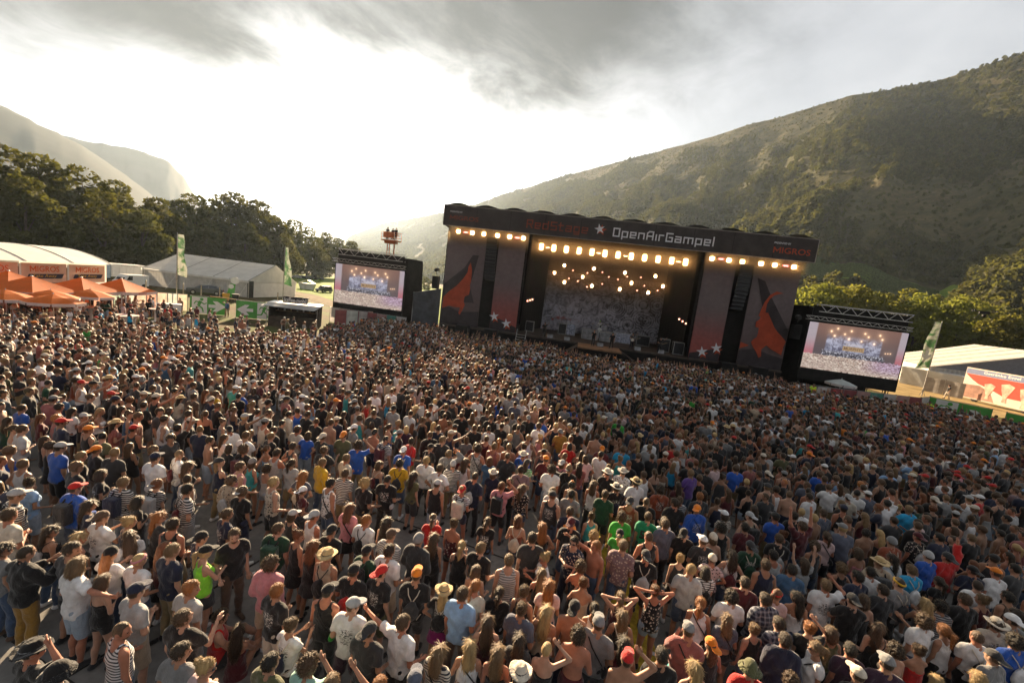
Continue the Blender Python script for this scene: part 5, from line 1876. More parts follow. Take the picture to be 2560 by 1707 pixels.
lettering('lettering', 'DÖNER KEBAB', 2.6, .2, mat('sign_grey', (0.3, 0.3, 0.28), .6), bo, (2.4, -.02, 2.5), RX)
MB().box(-1.3, .85, .05, 2.35, .5, 2.7).build('container', mat('pale_blue_steel', (0.33, 0.43, 0.52), .5, .15, 1.5), tr)
for x_ in (2.0, 5.2):
    for s in (.15, 2.25):
        MB().tube([(x_, s - .12, .42), (x_, s + .12, .42)], .42, 14).build('wheel', TYRE, tr)
mv = empty('parked_van', (-57.5, 58.5, 0), R(80), 'white van nose beside the end of the takeaway tent', 'van')
bdv = MB().prism([(-1.0, .4), (-1.05, .95), (-.75, 1.15), (-.2, 1.95), (2.6, 2.0), (2.6, .4)], lambda a, b, d: (a, d - .9, b), 1.8).build('body', WHITEP, mv)
MB().add([(-.74, -.75, 1.2), (-.74, .75, 1.2), (-.25, .7, 1.85), (-.25, -.7, 1.85)], [(0, 1, 2, 3)]).build('windscreen', GLASSD, mv)
MB().add([(-.45, -.915, 1.2), (.35, -.915, 1.2), (.35, -.915, 1.8), (-.1, -.915, 1.8)], [(0, 1, 2, 3)]).build('side_window', GLASSD, mv)
for x_ in (-.4, 1.9):
    for s in (-.85, .85):
        MB().tube([(x_, s - .1, .35), (x_, s + .1, .35)], .35, 14).build('wheel', TYRE, mv)
skp = empty('waste_skip', (-56.2, 107.2, 0), R(15), 'pale waste skip with open lids beside the meadow', 'skip')
MB().add([(-1.5, -.9, 0), (1.5, -.9, 0), (1.5, .9, 0), (-1.5, .9, 0), (-2.0, -1.0, 1.6), (2.0, -1.0, 1.6), (2.0, 1.0, 1.6), (-2.0, 1.0, 1.6)], [(3, 2, 1, 0), (0, 1, 5, 4), (1, 2, 6, 5), (2, 3, 7, 6), (3, 0, 4, 7), (4, 5, 6, 7)]).build('body', mat('skip_pale', (0.45, 0.44, 0.42), .6, .2, 1), skp)
MB().add([(-2.0, -1, 1.62), (-2.0, 1, 1.62), (-.1, 1, 2.5), (-.1, -1, 2.5)], [(0, 1, 2, 3)]).build('lid', WHITEP, skp)
MB().add([(.2, -1, 2.5), (.2, 1, 2.5), (2.0, 1, 1.65), (2.0, -1, 1.65)], [(0, 1, 2, 3)]).build('lid', WHITEP, skp)
MB().add([(1.9, -1, 1.7), (1.9, 1, 1.7), (3.4, 1, 2.9), (3.4, -1, 2.9)], [(0, 1, 2, 3)]).build('lid', DKMETAL, skp)
tx = empty('portable_cabin', (-34.5, 128, 0), R(5), 'grey site cabins stacked beyond the screen tower beside the meadow', 'cabin')
for k in range(2):
    MB().box(k * 3.2, 3.0 + k * 3.2, 0, 2.4, .1, 2.6).build('cabin', GREYM, tx)
    MB().box(.4 + k * 3.2, 1.6 + k * 3.2, -.03, -.005, 1.0, 1.8).build('window', WHITEP, tx)
hv_ = empty('barn', (-46, 300, 0), .3, 'distant pale roofed barn beyond the meadow', 'barn')
MB().box(0, 16, 0, 9, 0, 4).build('wall', mat('barn_wall', (0.4, 0.33, 0.25), .9), hv_)
MB().add([(-.5, -.5, 3.9), (16.5, -.5, 3.9), (16.5, 4.5, 7), (-.5, 4.5, 7), (16.5, 9.5, 3.9), (-.5, 9.5, 3.9)], [(0, 1, 2, 3), (3, 2, 4, 5)]).build('roof', mat('barn_roof', (0.55, 0.5, 0.42), .7), hv_)

# --- lift with spectators' basket
lf = empty('boom_lift', (-19.6, 60.4, 0), R(-18), 'orange boom lift basket raised behind the screen tower', 'lift')
LO = mat('lift_orange', (0.42, 0.11, 0.035), .5, .25, 2)
MB().box(-1.3, 1.3, -.65, .65, 11.55, 11.7).build('floor', LO, lf)
mb = MB()
for z in (12.05, 12.45, 12.8):
    for y in (-.65, .65):
        mb.bar((-1.3, y, z), (1.3, y, z), .045)
    for x in (-1.3, 1.3):
        mb.bar((x, -.65, z), (x, .65, z), .045)
for x in (-1.3, -.65, 0, .65, 1.3):
    for y in (-.65, .65):
        mb.bar((x, y, 11.7), (x, y, 12.8), .045)
mb.build('railing', LO, lf)
MB().box(-.95, .8, -.69, -.66, 12.0, 12.8).build('banner', LO, lf)
MB().box(-.9, .9, -.4, .4, 11.2, 11.545).build('platform_base', LO, lf)
for x0, x1 in ((-.6, -.75), (-.25, .0), (.6, .55)):
    MB().bar((x0, 0, 11.25), (x1, .2, 0), .14).build('mast', LO, lf)
MB().box(-1.6, 1.6, -.9, 1.1, .35, 1.3).build('chassis', LO, lf)
for x in (-1.1, 1.1):
    for y in (-.95, 1.15):
        MB().tube([(x, y - .15, .42), (x, y + .15, .42)], .42, 14).build('wheel', TYRE, lf)

# --- far side: marquee, billboard, boxes, parasol, drone
rq = empty('cream_marquee', (60.7, 58.0, 0), R(-20), 'big cream marquee with grey gable beyond the green flag', 'tent')
RW, RDp, RE, RR = 24.0, 15.0, 3.3, 7.2
rf = MB()
rf.grid(lambda a, b: (-.2 + (RW / 2 + .2) * a, RDp * b - .3, RE - .1 + (RR - RE + .1) * a - .08 * math.sin(math.pi * a)), 8, 10)
rf.grid(lambda a, b: (RW + .2 - (RW / 2 + .2) * a, RDp * b - .3, RE - .1 + (RR - RE + .1) * a - .08 * math.sin(math.pi * a)), 8, 10)
rfo = rf.build('roof', mat('cream_pvc', (0.62, 0.58, 0.51), .55, .06, .8, trans=.2), rq)
for k in range(1, 5):
    MB().bar((-.2, RDp * k / 5, RE - .05), (RW / 2, RDp * k / 5, RR + .03), .08, .04).build('roof_seam', mat('seam_grey', (0.33, 0.32, 0.30), .7), rfo)
MB().add([(0, 0, RE - .1), (RW, 0, RE - .1), (RW, 0, RE), (RW / 2, 0, RR - .06), (0, 0, RE)], [(0, 1, 2, 3, 4)]).build('gable', mat('gable_grey', (0.17, 0.18, 0.22), .7, .1), rq)
pl = MB()
pl.grid(lambda a, b: (RW * a, .06 + (.05 if int(round(a * 90)) % 2 else -.05), (RE - .12) * b), 90, 1)
pl.build('front_wall', WALLG, rq)
MB().box(-.04, .04, .1, RDp, 0, RE - .15).build('side_wall', PVC, rq)
MB().box(0, RW, RDp - .4, RDp - .34, 0, RE).build('back_wall', PVC, rq)

wb = empty('white_tent_box', (59.4, 60.8, 0), R(-66), 'white sheet-covered box at the foot of the leaning flag', 'tent')
bx = MB()
bx.grid(lambda a, b: (6.7 * a, .0 + .08 * math.sin(a * 12 + b * 4), 2.55 * b), 20, 6)
bx.grid(lambda a, b: (6.7 * a, 2.6 * b, 2.55 + .12 * math.sin(math.pi * b)), 8, 6)
bx.build('sheet', PVC, wb, smooth=True)
MB().box(.05, 6.65, .12, 2.55, 0, 2.5).build('body', WHITEP, wb)
gw = empty('grey_site_wall', (56.6, 54.2, 0), R(-70), 'grey printed site wall behind the walking person', 'wall')
for k in range(2):
    MB().grid(lambda a, b: (k * 1.95 + 1.9 * a, .03 * math.sin(a * 6), .05 + 1.95 * b), 8, 4).build('panel', mat('site_wall_grey', (0.36, 0.33, 0.31), .8, .25, 1.0), gw)
    MB().bar((k * 1.95, .05, 0), (k * 1.95, .05, 2.1), .06).build('post', STEEL, gw)
wv = empty('white_van', (63.0, 58.5, 0), R(-60), 'white van roof showing above the grey site wall', 'van')
MB().prism([(-1.2, .4), (-1.2, 1.0), (-.9, 1.2), (-.3, 2.35), (3.4, 2.45), (3.4, .4)], lambda a, b, d: (a, d - .95, b), 1.9).build('body', WHITEP, wv)
MB().add([(-.92, -.8, 1.28), (-.92, .8, 1.28), (-.36, .75, 2.25), (-.36, -.75, 2.25)], [(0, 1, 2, 3)]).build('windscreen', GLASSD, wv)
for x_ in (-.5, 2.6):
    for s in (-.9, .9):
        MB().tube([(x_, s - .1, .36), (x_, s + .1, .36)], .36, 14).build('wheel', TYRE, wv)

bb = empty('drinks_billboard', (58.4, 51.4, 0), R(-88.5), 'red and white drinks trailer billboard at the picture edge', 'billboard')
BW, BH = 8.5, 4.15
MB().box(0, BW, .0, .35, .3, BH).build('board', mat('billboard_cream', (0.66, 0.55, 0.46), .6, .1, 1), bb)
flat('blue_band', [(.05, BH - .75), (BW - .05, BH - .75), (BW - .05, BH - .12), (.05, BH - .12)], -.01, mat('billboard_blue', (0.16, 0.19, 0.33), .6, .1), bb, .004)
flat('red_field', [(.05, BH - .78), (BW, BH - .78), (BW, 1.3), (4.5, 1.3), (3.0, 1.9), (1.6, 2.3), (.9, 2.7)], -.012, mat('billboard_red', (0.55, 0.045, 0.02), .6, .12), bb, .004)
flat('brown_field', [(.1, .4), (3.6, .4), (3.0, 1.5), (1.8, 2.1), (.1, 2.0)], -.014, mat('billboard_brown', (0.33, 0.17, 0.12), .6, .35, .9), bb, .004)
for cx, cz, k in ((2.7, 1.0, .95), (4.4, 1.1, 1.1), (6.2, .9, 1.15)):
    flat('glass_print', [(cx - .12 * k, cz - .35 * k), (cx + .3 * k, cz - .35 * k), (cx + .22 * k, cz + .1 * k), (cx + .55 * k, cz + .9 * k), (cx + .75 * k, cz + 1.45 * k), (cx + .2 * k, cz + 1.7 * k), (cx - .45 * k, cz + 1.5 * k), (cx - .3 * k, cz + .8 * k), (cx - .05 * k, cz + .1 * k)], -.02 - cx * .001, mat('billboard_pale', (0.62, 0.36, 0.27), .6, .45, 1.3), bb, .004)
lettering('lettering', 'Getränke Eggel', 3.6, .42, WHITEP, bb, (1.9, -.02, BH - .64), RX, bold=.02)
for x_ in (1.5, 6.5):
    MB().tube([(x_, .05, .32), (x_, .3, .32)], .32, 14).build('wheel', TYRE, bb)

WPAR = mat('parasol_white', (0.50, 0.55, 0.55), .6, .15, 1.5, trans=.3)
parasol(29.6, 35.4, 'white parasol at the crowd edge below the far screen tower', 1.15, WPAR, 2.1, 2.5, 'white parasol')

dr = empty('camera_drone', (17.0, 14.9, 8.05), R(-40), 'black camera drone hovering before the trees', 'drone')
MB().box(-.13, .13, -.09, .09, -.03, .06).build('body', DKMETAL, dr)
for sx in (-1, 1):
    for sy in (-1, 1):
        a = MB().bar((0, 0, .04), (sx * .27, sy * .2, .06), .025).build('arm', DKMETAL, dr)
        MB().tube([(sx * .27, sy * .2, .05), (sx * .27, sy * .2, .1)], .022, 8).build('motor', DKMETAL, a)
        MB().add([(sx * .27 - .15, sy * .2 - .012, .105), (sx * .27 + .15, sy * .2 + .012, .105), (sx * .27 + .15, sy * .2 - .012, .11), (sx * .27 - .15, sy * .2 + .012, .11)], [(0, 1, 2, 3)]).build('propeller', DKMETAL, a)
    MB().bar((sx * .1, 0, -.03), (sx * .2, 0, -.2), .018).bar((sx * .2, -.15, -.2), (sx * .2, .15, -.2), .018).build('landing_gear', DKMETAL, dr)
MB().ell((0, -.06, -.1), (.06, .07, .06), 10, 6).build('camera', DKMETAL, dr)
# ================================================================== people
f32 = np.float32


def smin(a, b, k):
    h = np.clip(.5 + .5 * (b - a) / k, 0, 1)
    return b * (1 - h) + a * h - k * h * (1 - h)


def sd_cone(P, a, b, ra, rb, lo=None, hi=None):
    a, b = np.array(a, f32), np.array(b, f32)
    ba = b - a
    L2 = float(ba @ ba)
    pa = P - a
    tt_ = (pa @ ba) / L2
    t = np.clip(tt_, 0, 1)
    d = np.sqrt(((pa - t[..., None] * ba) ** 2).sum(-1)) - (ra + (rb - ra) * t)
    L_ = math.sqrt(L2)
    if hi is not None:
        d = np.maximum(d, (tt_ - hi) * L_)
    if lo is not None:
        d = np.maximum(d, (lo - tt_) * L_)
    return d


def sd_ell(P, c, r):
    r = np.array(r, f32)
    q = (P - np.array(c, f32)) / r
    k0 = np.sqrt((q * q).sum(-1)) + 1e-6
    k1 = np.sqrt(((q / r) ** 2).sum(-1)) + 1e-6
    return k0 * (k0 - 1) / k1


def surface_nets(F, xs, ys, zs):
    S = F < 0
    nx, ny, nz = F.shape
    C = np.zeros((nx - 1, ny - 1, nz - 1), np.int8)
    for dx in (0, 1):
        for dy in (0, 1):
            for dz in (0, 1):
                C += S[dx:nx - 1 + dx, dy:ny - 1 + dy, dz:nz - 1 + dz]
    act = (C > 0) & (C < 8)
    idx = -np.ones(act.shape, np.int64)
    n = int(act.sum())
    idx[act] = np.arange(n)
    acc = np.zeros((n, 3))
    cnt = np.zeros(n)
    quads = []
    G = (xs, ys, zs)
    for ax in range(3):
        sl0 = [slice(None)] * 3
        sl1 = [slice(None)] * 3
        sl0[ax] = slice(0, -1)
        sl1[ax] = slice(1, None)
        f0, f1 = F[tuple(sl0)], F[tuple(sl1)]
        cr = (f0 < 0) != (f1 < 0)
        I = np.argwhere(cr)
        if len(I) == 0:
            continue
        a, b = f0[cr], f1[cr]
        t = a / (a - b)
        pos = np.empty((len(I), 3))
        for k in range(3):
            g = G[k]
            pos[:, k] = g[I[:, k]] if k != ax else g[I[:, k]] * (1 - t) + g[I[:, k] + 1] * t
        o1, o2 = [(1, 2), (2, 0), (0, 1)][ax]
        cell = []
        ok = np.ones(len(I), bool)
        for d1, d2 in ((-1, -1), (0, -1), (0, 0), (-1, 0)):
            J = I.copy()
            J[:, o1] += d1
            J[:, o2] += d2
            good = (J >= 0).all(1) & (J[:, 0] < nx - 1) & (J[:, 1] < ny - 1) & (J[:, 2] < nz - 1)
            ok &= good
            Jc = np.clip(J, 0, [nx - 2, ny - 2, nz - 2])
            ci = idx[Jc[:, 0], Jc[:, 1], Jc[:, 2]]
            m = good & (ci >= 0)
            np.add.at(acc, ci[m], pos[m])
            np.add.at(cnt, ci[m], 1)
            cell.append(ci)
        q = np.stack(cell, 1)[ok]
        fl = (a < 0)[ok]
        q[~fl] = q[~fl][:, ::-1]
        quads.append(q)
    V = acc / np.maximum(cnt, 1)[:, None]
    return V, np.concatenate(quads)


def relax(V, Q, it=2, w=.5):
    E = np.concatenate([Q[:, [0, 1]], Q[:, [1, 2]], Q[:, [2, 3]], Q[:, [3, 0]]])
    for _ in range(it):
        s = np.zeros_like(V)
        c = np.zeros(len(V))
        np.add.at(s, E[:, 0], V[E[:, 1]])
        np.add.at(s, E[:, 1], V[E[:, 0]])
        np.add.at(c, E[:, 0], 1)
        np.add.at(c, E[:, 1], 1)
        V = V * (1 - w) + w * s / np.maximum(c, 1)[:, None]
    return V


def axis_pts(lo, hi, fine_lo, fine_hi, fine, coarse):
    out = [lo]
    while out[-1] < hi:
        out.append(out[-1] + (fine if fine_lo <= out[-1] <= fine_hi else coarse))
    return np.array(out, f32)


def mesh_sdf(fn, lo, hi, step, fine=None, it=2):
    """fn(P)->distance; fine=((lo),(hi),step) makes the grid denser there"""
    ax = []
    for k in range(3):
        if fine:
            ax.append(axis_pts(lo[k], hi[k], fine[0][k], fine[1][k], fine[2], step))
        else:
            ax.append(np.arange(lo[k], hi[k] + step, step, dtype=f32))
    X, Y, Z = np.meshgrid(*ax, indexing='ij')
    P = np.stack([X, Y, Z], -1)
    F = fn(P).astype(np.float64)
    V, Q = surface_nets(F, *ax)
    return relax(V, Q, it), Q


def to_mesh(name, parts, mats):
    """parts: list of (V, faces(list/array), material index)"""
    vs, fs, mi, off = [], [], [], 0
    for V, Fc, m in parts:
        vs.append(np.asarray(V))
        fs += (np.asarray(Fc) + off).tolist() if isinstance(Fc, np.ndarray) else [[i + off for i in f_] for f_ in Fc]
        mi += [m] * len(Fc)
        off += len(V)
    me = bpy.data.meshes.new(name)
    me.from_pydata(np.concatenate(vs).tolist(), [], fs)
    for m in mats:
        me.materials.append(m)
    me.polygons.foreach_set('material_index', mi)
    me.polygons.foreach_set('use_smooth', [True] * len(fs))
    me.update()
    return me


# ---------------------------------------------------------------- skeleton and poses
def unit(v):
    v = np.array(v, float)
    return v / np.linalg.norm(v)


ARMS = {'down': ((.10, -.02, -1), (.06, .28, -1)), 'fold': ((.28, .02, -1), (-.85, .75, .25)), 'up': ((.45, .25, 1), (.0, .18, 1)), 'head': ((.9, .45, .55), (-.75, -.05, .62)),
        'hip': ((.75, -.2, -1), (-.8, .25, -.65)), 'phone': ((.22, .5, -.85), (-.5, .8, .42)), 'drink': ((.25, .55, -.85), (-.25, .85, .55)), 'out': ((1, .1, -.1), (1, .15, .12)),
        'bent': ((.22, -.12, -1), (.05, .95, -.35)), 'behind': ((.85, .25, .75), (-.85, -.45, .25)), 'raise': ((.6, .55, .45), (.35, .75, .65)), 'shade': ((.8, .65, .25), (-.8, .2, .75)), 'lap': ((.15, .5, -.75), (-.1, .8, -.35)), 'guitar': ((.35, .15, -.9), (-.9, .6, -.05))}
POSES = {  # right arm, left arm, stance, head yaw, head pitch
    'stand': ('down', 'down', 0, 6, 4), 'fold': ('fold', 'fold', 1, -8, 0), 'beer': ('bent', 'down', 1, 12, 0), 'fist': ('up', 'down', 0, 4, -8), 'hands': ('up', 'up', 0, 0, -8),
    'scalp': ('head', 'down', 1, 14, 2), 'hips': ('hip', 'hip', 1, -14, 2), 'phone': ('phone', 'phone', 0, 0, 6), 'drink': ('drink', 'down', 1, 25, -12), 'rest': ('behind', 'behind', 0, 10, 0),
    'lean_r': ('out', 'bent', 0, -30, 6), 'lean_l': ('bent', 'out', 0, 25, 2), 'walk': ('bent', 'down', 2, 0, 0), 'cheer': ('raise', 'down', 0, 18, -6), 'shade': ('shade', 'down', 1, -6, 0), 'glance': ('down', 'bent', 1, 48, 4), 'glance_l': ('bent', 'down', 0, -46, 4),
    'sit': ('lap', 'lap', 9, -10, 8), 'guitar': ('guitar', 'raise', 1, 0, 10), 'bow': ('bent', 'bent', 0, 30, 30)}


class Fig:
    """joints and distance fields of one posed figure, 1.78 m tall, facing +Y"""
    def __init__(self, sex, pose):
        self.sex, self.pose = sex, pose
        ra, la, st, yaw, pit = POSES[pose]
        m = sex == 'm'
        self.sh = .180 if m else .158
        ua, fa = (.285, .255) if m else (.272, .238)
        self.J = J = {}
        for s, nm, arm in ((1, 'R', ra), (-1, 'L', la)):
            u, w = ARMS[arm]
            u, w = unit((u[0] * s, u[1], u[2])), unit((w[0] * s, w[1], w[2]))
            J['s' + nm] = np.array((s * self.sh, -.012, 1.432 + (.03 if u[2] > .2 else 0)))
            J['e' + nm] = J['s' + nm] + u * ua
            J['w' + nm] = J['e' + nm] + w * fa
            J['h' + nm] = w
            hip = np.array((s * .088, 0, .93))
            if st == 9:
                knee, ank, toe = np.array((s * .20, .36, 1.16)), np.array((s * .12, .62, .90)), np.array((s * .14, .78, .87))
            else:
                kx = {0: .105, 1: .115, 2: .10}[st]
                dy = {0: .0, 1: s * .05, 2: s * .17}[st]
                knee = np.array((s * kx, .025 + dy * .6, .495))
                ank = np.array((s * (kx + .01), -.015 + dy, .085))
                toe = ank + np.array((s * .035, .15, -.052))
            J['hip' + nm], J['k' + nm], J['a' + nm], J['t' + nm] = hip, knee, ank, toe
        self.yaw, self.pit = R(yaw), R(pit)
        self.HM = Matrix.Translation((0, 0, 1.56)) @ Euler((-self.pit * 1.0, 0, -self.yaw)).to_matrix().to_4x4() @ Matrix.Translation((0, 0, -1.56))
        self.HI = np.array(self.HM.inverted(), f32)

    def to_head(self, P):
        return P @ self.HI[:3, :3].T + self.HI[:3, 3]

    def torso(self, P, e=0.0):
        if self.sex == 'm':
            d = sd_ell(P, (0, -.005, .965), (.165, .118, .135))
            d = smin(d, sd_ell(P, (0, .01, 1.11), (.148, .108, .15)), .06)
            d = smin(d, sd_ell(P, (0, -.002, 1.305), (.178, .118, .165)), .06)
            d = smin(d, sd_cone(P, (-.142, -.012, 1.435), (.142, -.012, 1.435), .06, .06), .05)
            for s in (-1, 1):
                d = smin(d, sd_cone(P, (s * .13, -.02, 1.455), (s * .02, -.015, 1.53), .042, .045), .03)
        else:
            d = sd_ell(P, (0, -.01, .955), (.172, .125, .14))
            d = smin(d, sd_ell(P, (0, .0, 1.12), (.122, .092, .14)), .06)
            d = smin(d, sd_ell(P, (0, -.006, 1.305), (.150, .104, .155)), .06)
            for s in (-1, 1):
                d = smin(d, sd_ell(P, (s * .072, .085, 1.285), (.062, .055, .06)), .03)
            d = smin(d, sd_cone(P, (-.125, -.012, 1.435), (.125, -.012, 1.435), .05, .05), .05)
            for s in (-1, 1):
                d = smin(d, sd_cone(P, (s * .11, -.02, 1.45), (s * .02, -.015, 1.52), .036, .040), .03)
        return d - e

    def arm(self, P, nm, e=0.0, hi=None):
        J = self.J
        k = 1.0 if self.sex == 'm' else .84
        if hi is not None and hi <= 1:
            return sd_cone(P, J['s' + nm], J['e' + nm], .052 * k + e, .043 * k + e, hi=hi)
        d = sd_cone(P, J['s' + nm], J['e' + nm], .054 * k + e, .041 * k + e)
        f = sd_cone(P, J['e' + nm], J['w' + nm], .042 * k + e, .027 * k + e, hi=None if hi is None else hi - 1)
        return smin(d, f, .02)

    def leg(self, P, nm, e=0.0, e2=None, hi=None):
        J = self.J
        e2 = e if e2 is None else e2
        k = 1.0 if self.sex == 'm' else 1.02
        if hi is not None and hi <= 1:
            return sd_cone(P, J['hip' + nm], J['k' + nm], .09 * k + e, .058 * k + e2, hi=hi)
        d = sd_cone(P, J['hip' + nm], J['k' + nm], .09 * k + e, .055 * k + e)
        cl = J['k' + nm] * .68 + J['a' + nm] * .32 + np.array((0, -.022, 0))
        f = sd_cone(P, J['k' + nm], J['a' + nm], .052 * k + e, .036 * k + e2)
        f = smin(f, sd_cone(P, cl, J['k' + nm] * .45 + J['a' + nm] * .55 + np.array((0, -.015, 0)), .05 * k + e * .8, .042 * k + e2 * .8), .03)
        return smin(d, f, .02)

    def head(self, P):
        H_ = self.to_head(P)
        d = sd_ell(H_, (0, .012, 1.675), (.077, .097, .108))
        d = smin(d, sd_ell(H_, (0, .048, 1.612), (.056, .060, .062)), .03)
        d = smin(d, sd_cone(H_, (0, .108, 1.672), (0, .126, 1.638), .008, .013), .014)
        d = smin(d, sd_cone(H_, (-.036, .094, 1.694), (.036, .094, 1.694), .013, .013), .012)
        for s in (-1, 1):
            d = smin(d, sd_ell(H_, (s * .080, .004, 1.655), (.012, .022, .034)), .008)
            d = np.maximum(d, -(sd_ell(H_, (s * .032, .112, 1.668), (.020, .014, .013))))
        return d

    def body(self, P):
        d = self.torso(P)
        nk = .056 if self.sex == 'm' else .046
        hb = self.HM @ Vector((0, .0, 1.60))
        d = smin(d, sd_cone(P, (0, -.012, 1.45), tuple(hb), nk + .006, nk), .035)
        d = smin(d, self.head(P), .02)
        lg = None
        for nm in 'LR':
            l = self.leg(P, nm)
            l = smin(l, sd_cone(P, self.J['a' + nm] + np.array((0, -.02, -.03)), self.J['t' + nm], .036, .028), .02)
            lg = l if lg is None else np.minimum(lg, l)
        d = smin(d, lg, .04)
        for nm in 'LR':
            d = smin(d, self.arm(P, nm), .022)
            w, h = self.J['w' + nm], self.J['h' + nm]
            d = smin(d, sd_cone(P, w, w + h * .085, .024, .033), .015)
        return d

    def bounds(self):
        a = np.array(list(self.J[k] for k in self.J if k[0] != 'h' or k.startswith('hip')))
        hs = [self.J['w' + n] + self.J['h' + n] * .12 for n in 'LR']
        a = np.concatenate([a, hs, [(0, -.14, .9), (0, .17, 1.80), (-.2, 0, 1), (.2, 0, 1)]])
        return a.min(0) - .10, a.max(0) + .10


def fingers(fig, nm):
    mb = MB()
    w, h = fig.J['w' + nm], fig.J['h' + nm]
    s = 1 if nm == 'R' else -1
    pin = unit(np.cross(h, (0, 1, .2)) if abs(h[1]) < .9 else np.cross(h, (0, 0, 1)))
    nrm = unit(np.cross(pin, h))
    curl = .5
    for i, L_ in enumerate((.068, .078, .072, .056)):
        b = w + h * .082 + pin * (i - 1.5) * .019
        p1 = b + h * L_ * .5 + nrm * L_ * .12 * curl
        p2 = p1 + h * L_ * .42 + nrm * L_ * .38 * curl
        mb.tube([b - h * .02, b, p1, p2], [.0095, .0095, .0088, .0065], 5)
    b = w + h * .03 - pin * .028
    p1 = b + h * .03 - pin * .022 + nrm * .012
    p2 = p1 + h * .032 - pin * .004 + nrm * .012
    mb.tube([b, p1, p2], [.012, .0105, .007], 5)
    return np.array(mb.v), [list(q) for q in mb.f]


FIGS, MESHES = {}, {}


def fig(sex, pose):
    if (sex, pose) not in FIGS:
        FIGS[(sex, pose)] = Fig(sex, pose)
    return FIGS[(sex, pose)]


EYE = mat('eye', (0.02, 0.015, 0.012), .2, .05, 8)
LIP = mat('lip', (0.30, 0.10, 0.08), .5, .1, 20)


def wrinkle(P, a=.0085, k=23.0):
    return a * np.sin(P[..., 0] * k + 5 * P[..., 2]) * np.sin(P[..., 2] * k * 1.1 + P[..., 1] * 9 + 1.3) + a * .7 * np.sin(P[..., 0] * k * 1.9 - P[..., 2] * k * .8 + 2.1)


def ellcyl(P, z0, z1, r0, r1, yc=0.0):
    z = P[..., 2]
    t = np.clip((z - z0) / (z1 - z0), 0, 1)
    rx = r0[0] + (r1[0] - r0[0]) * t
    ry = r0[1] + (r1[1] - r0[1]) * t
    q = np.sqrt((P[..., 0] / rx) ** 2 + ((P[..., 1] - yc) / ry) ** 2)
    d = (q - 1) * np.minimum(rx, ry)
    return np.maximum(d, np.maximum(z0 - z, z - z1))


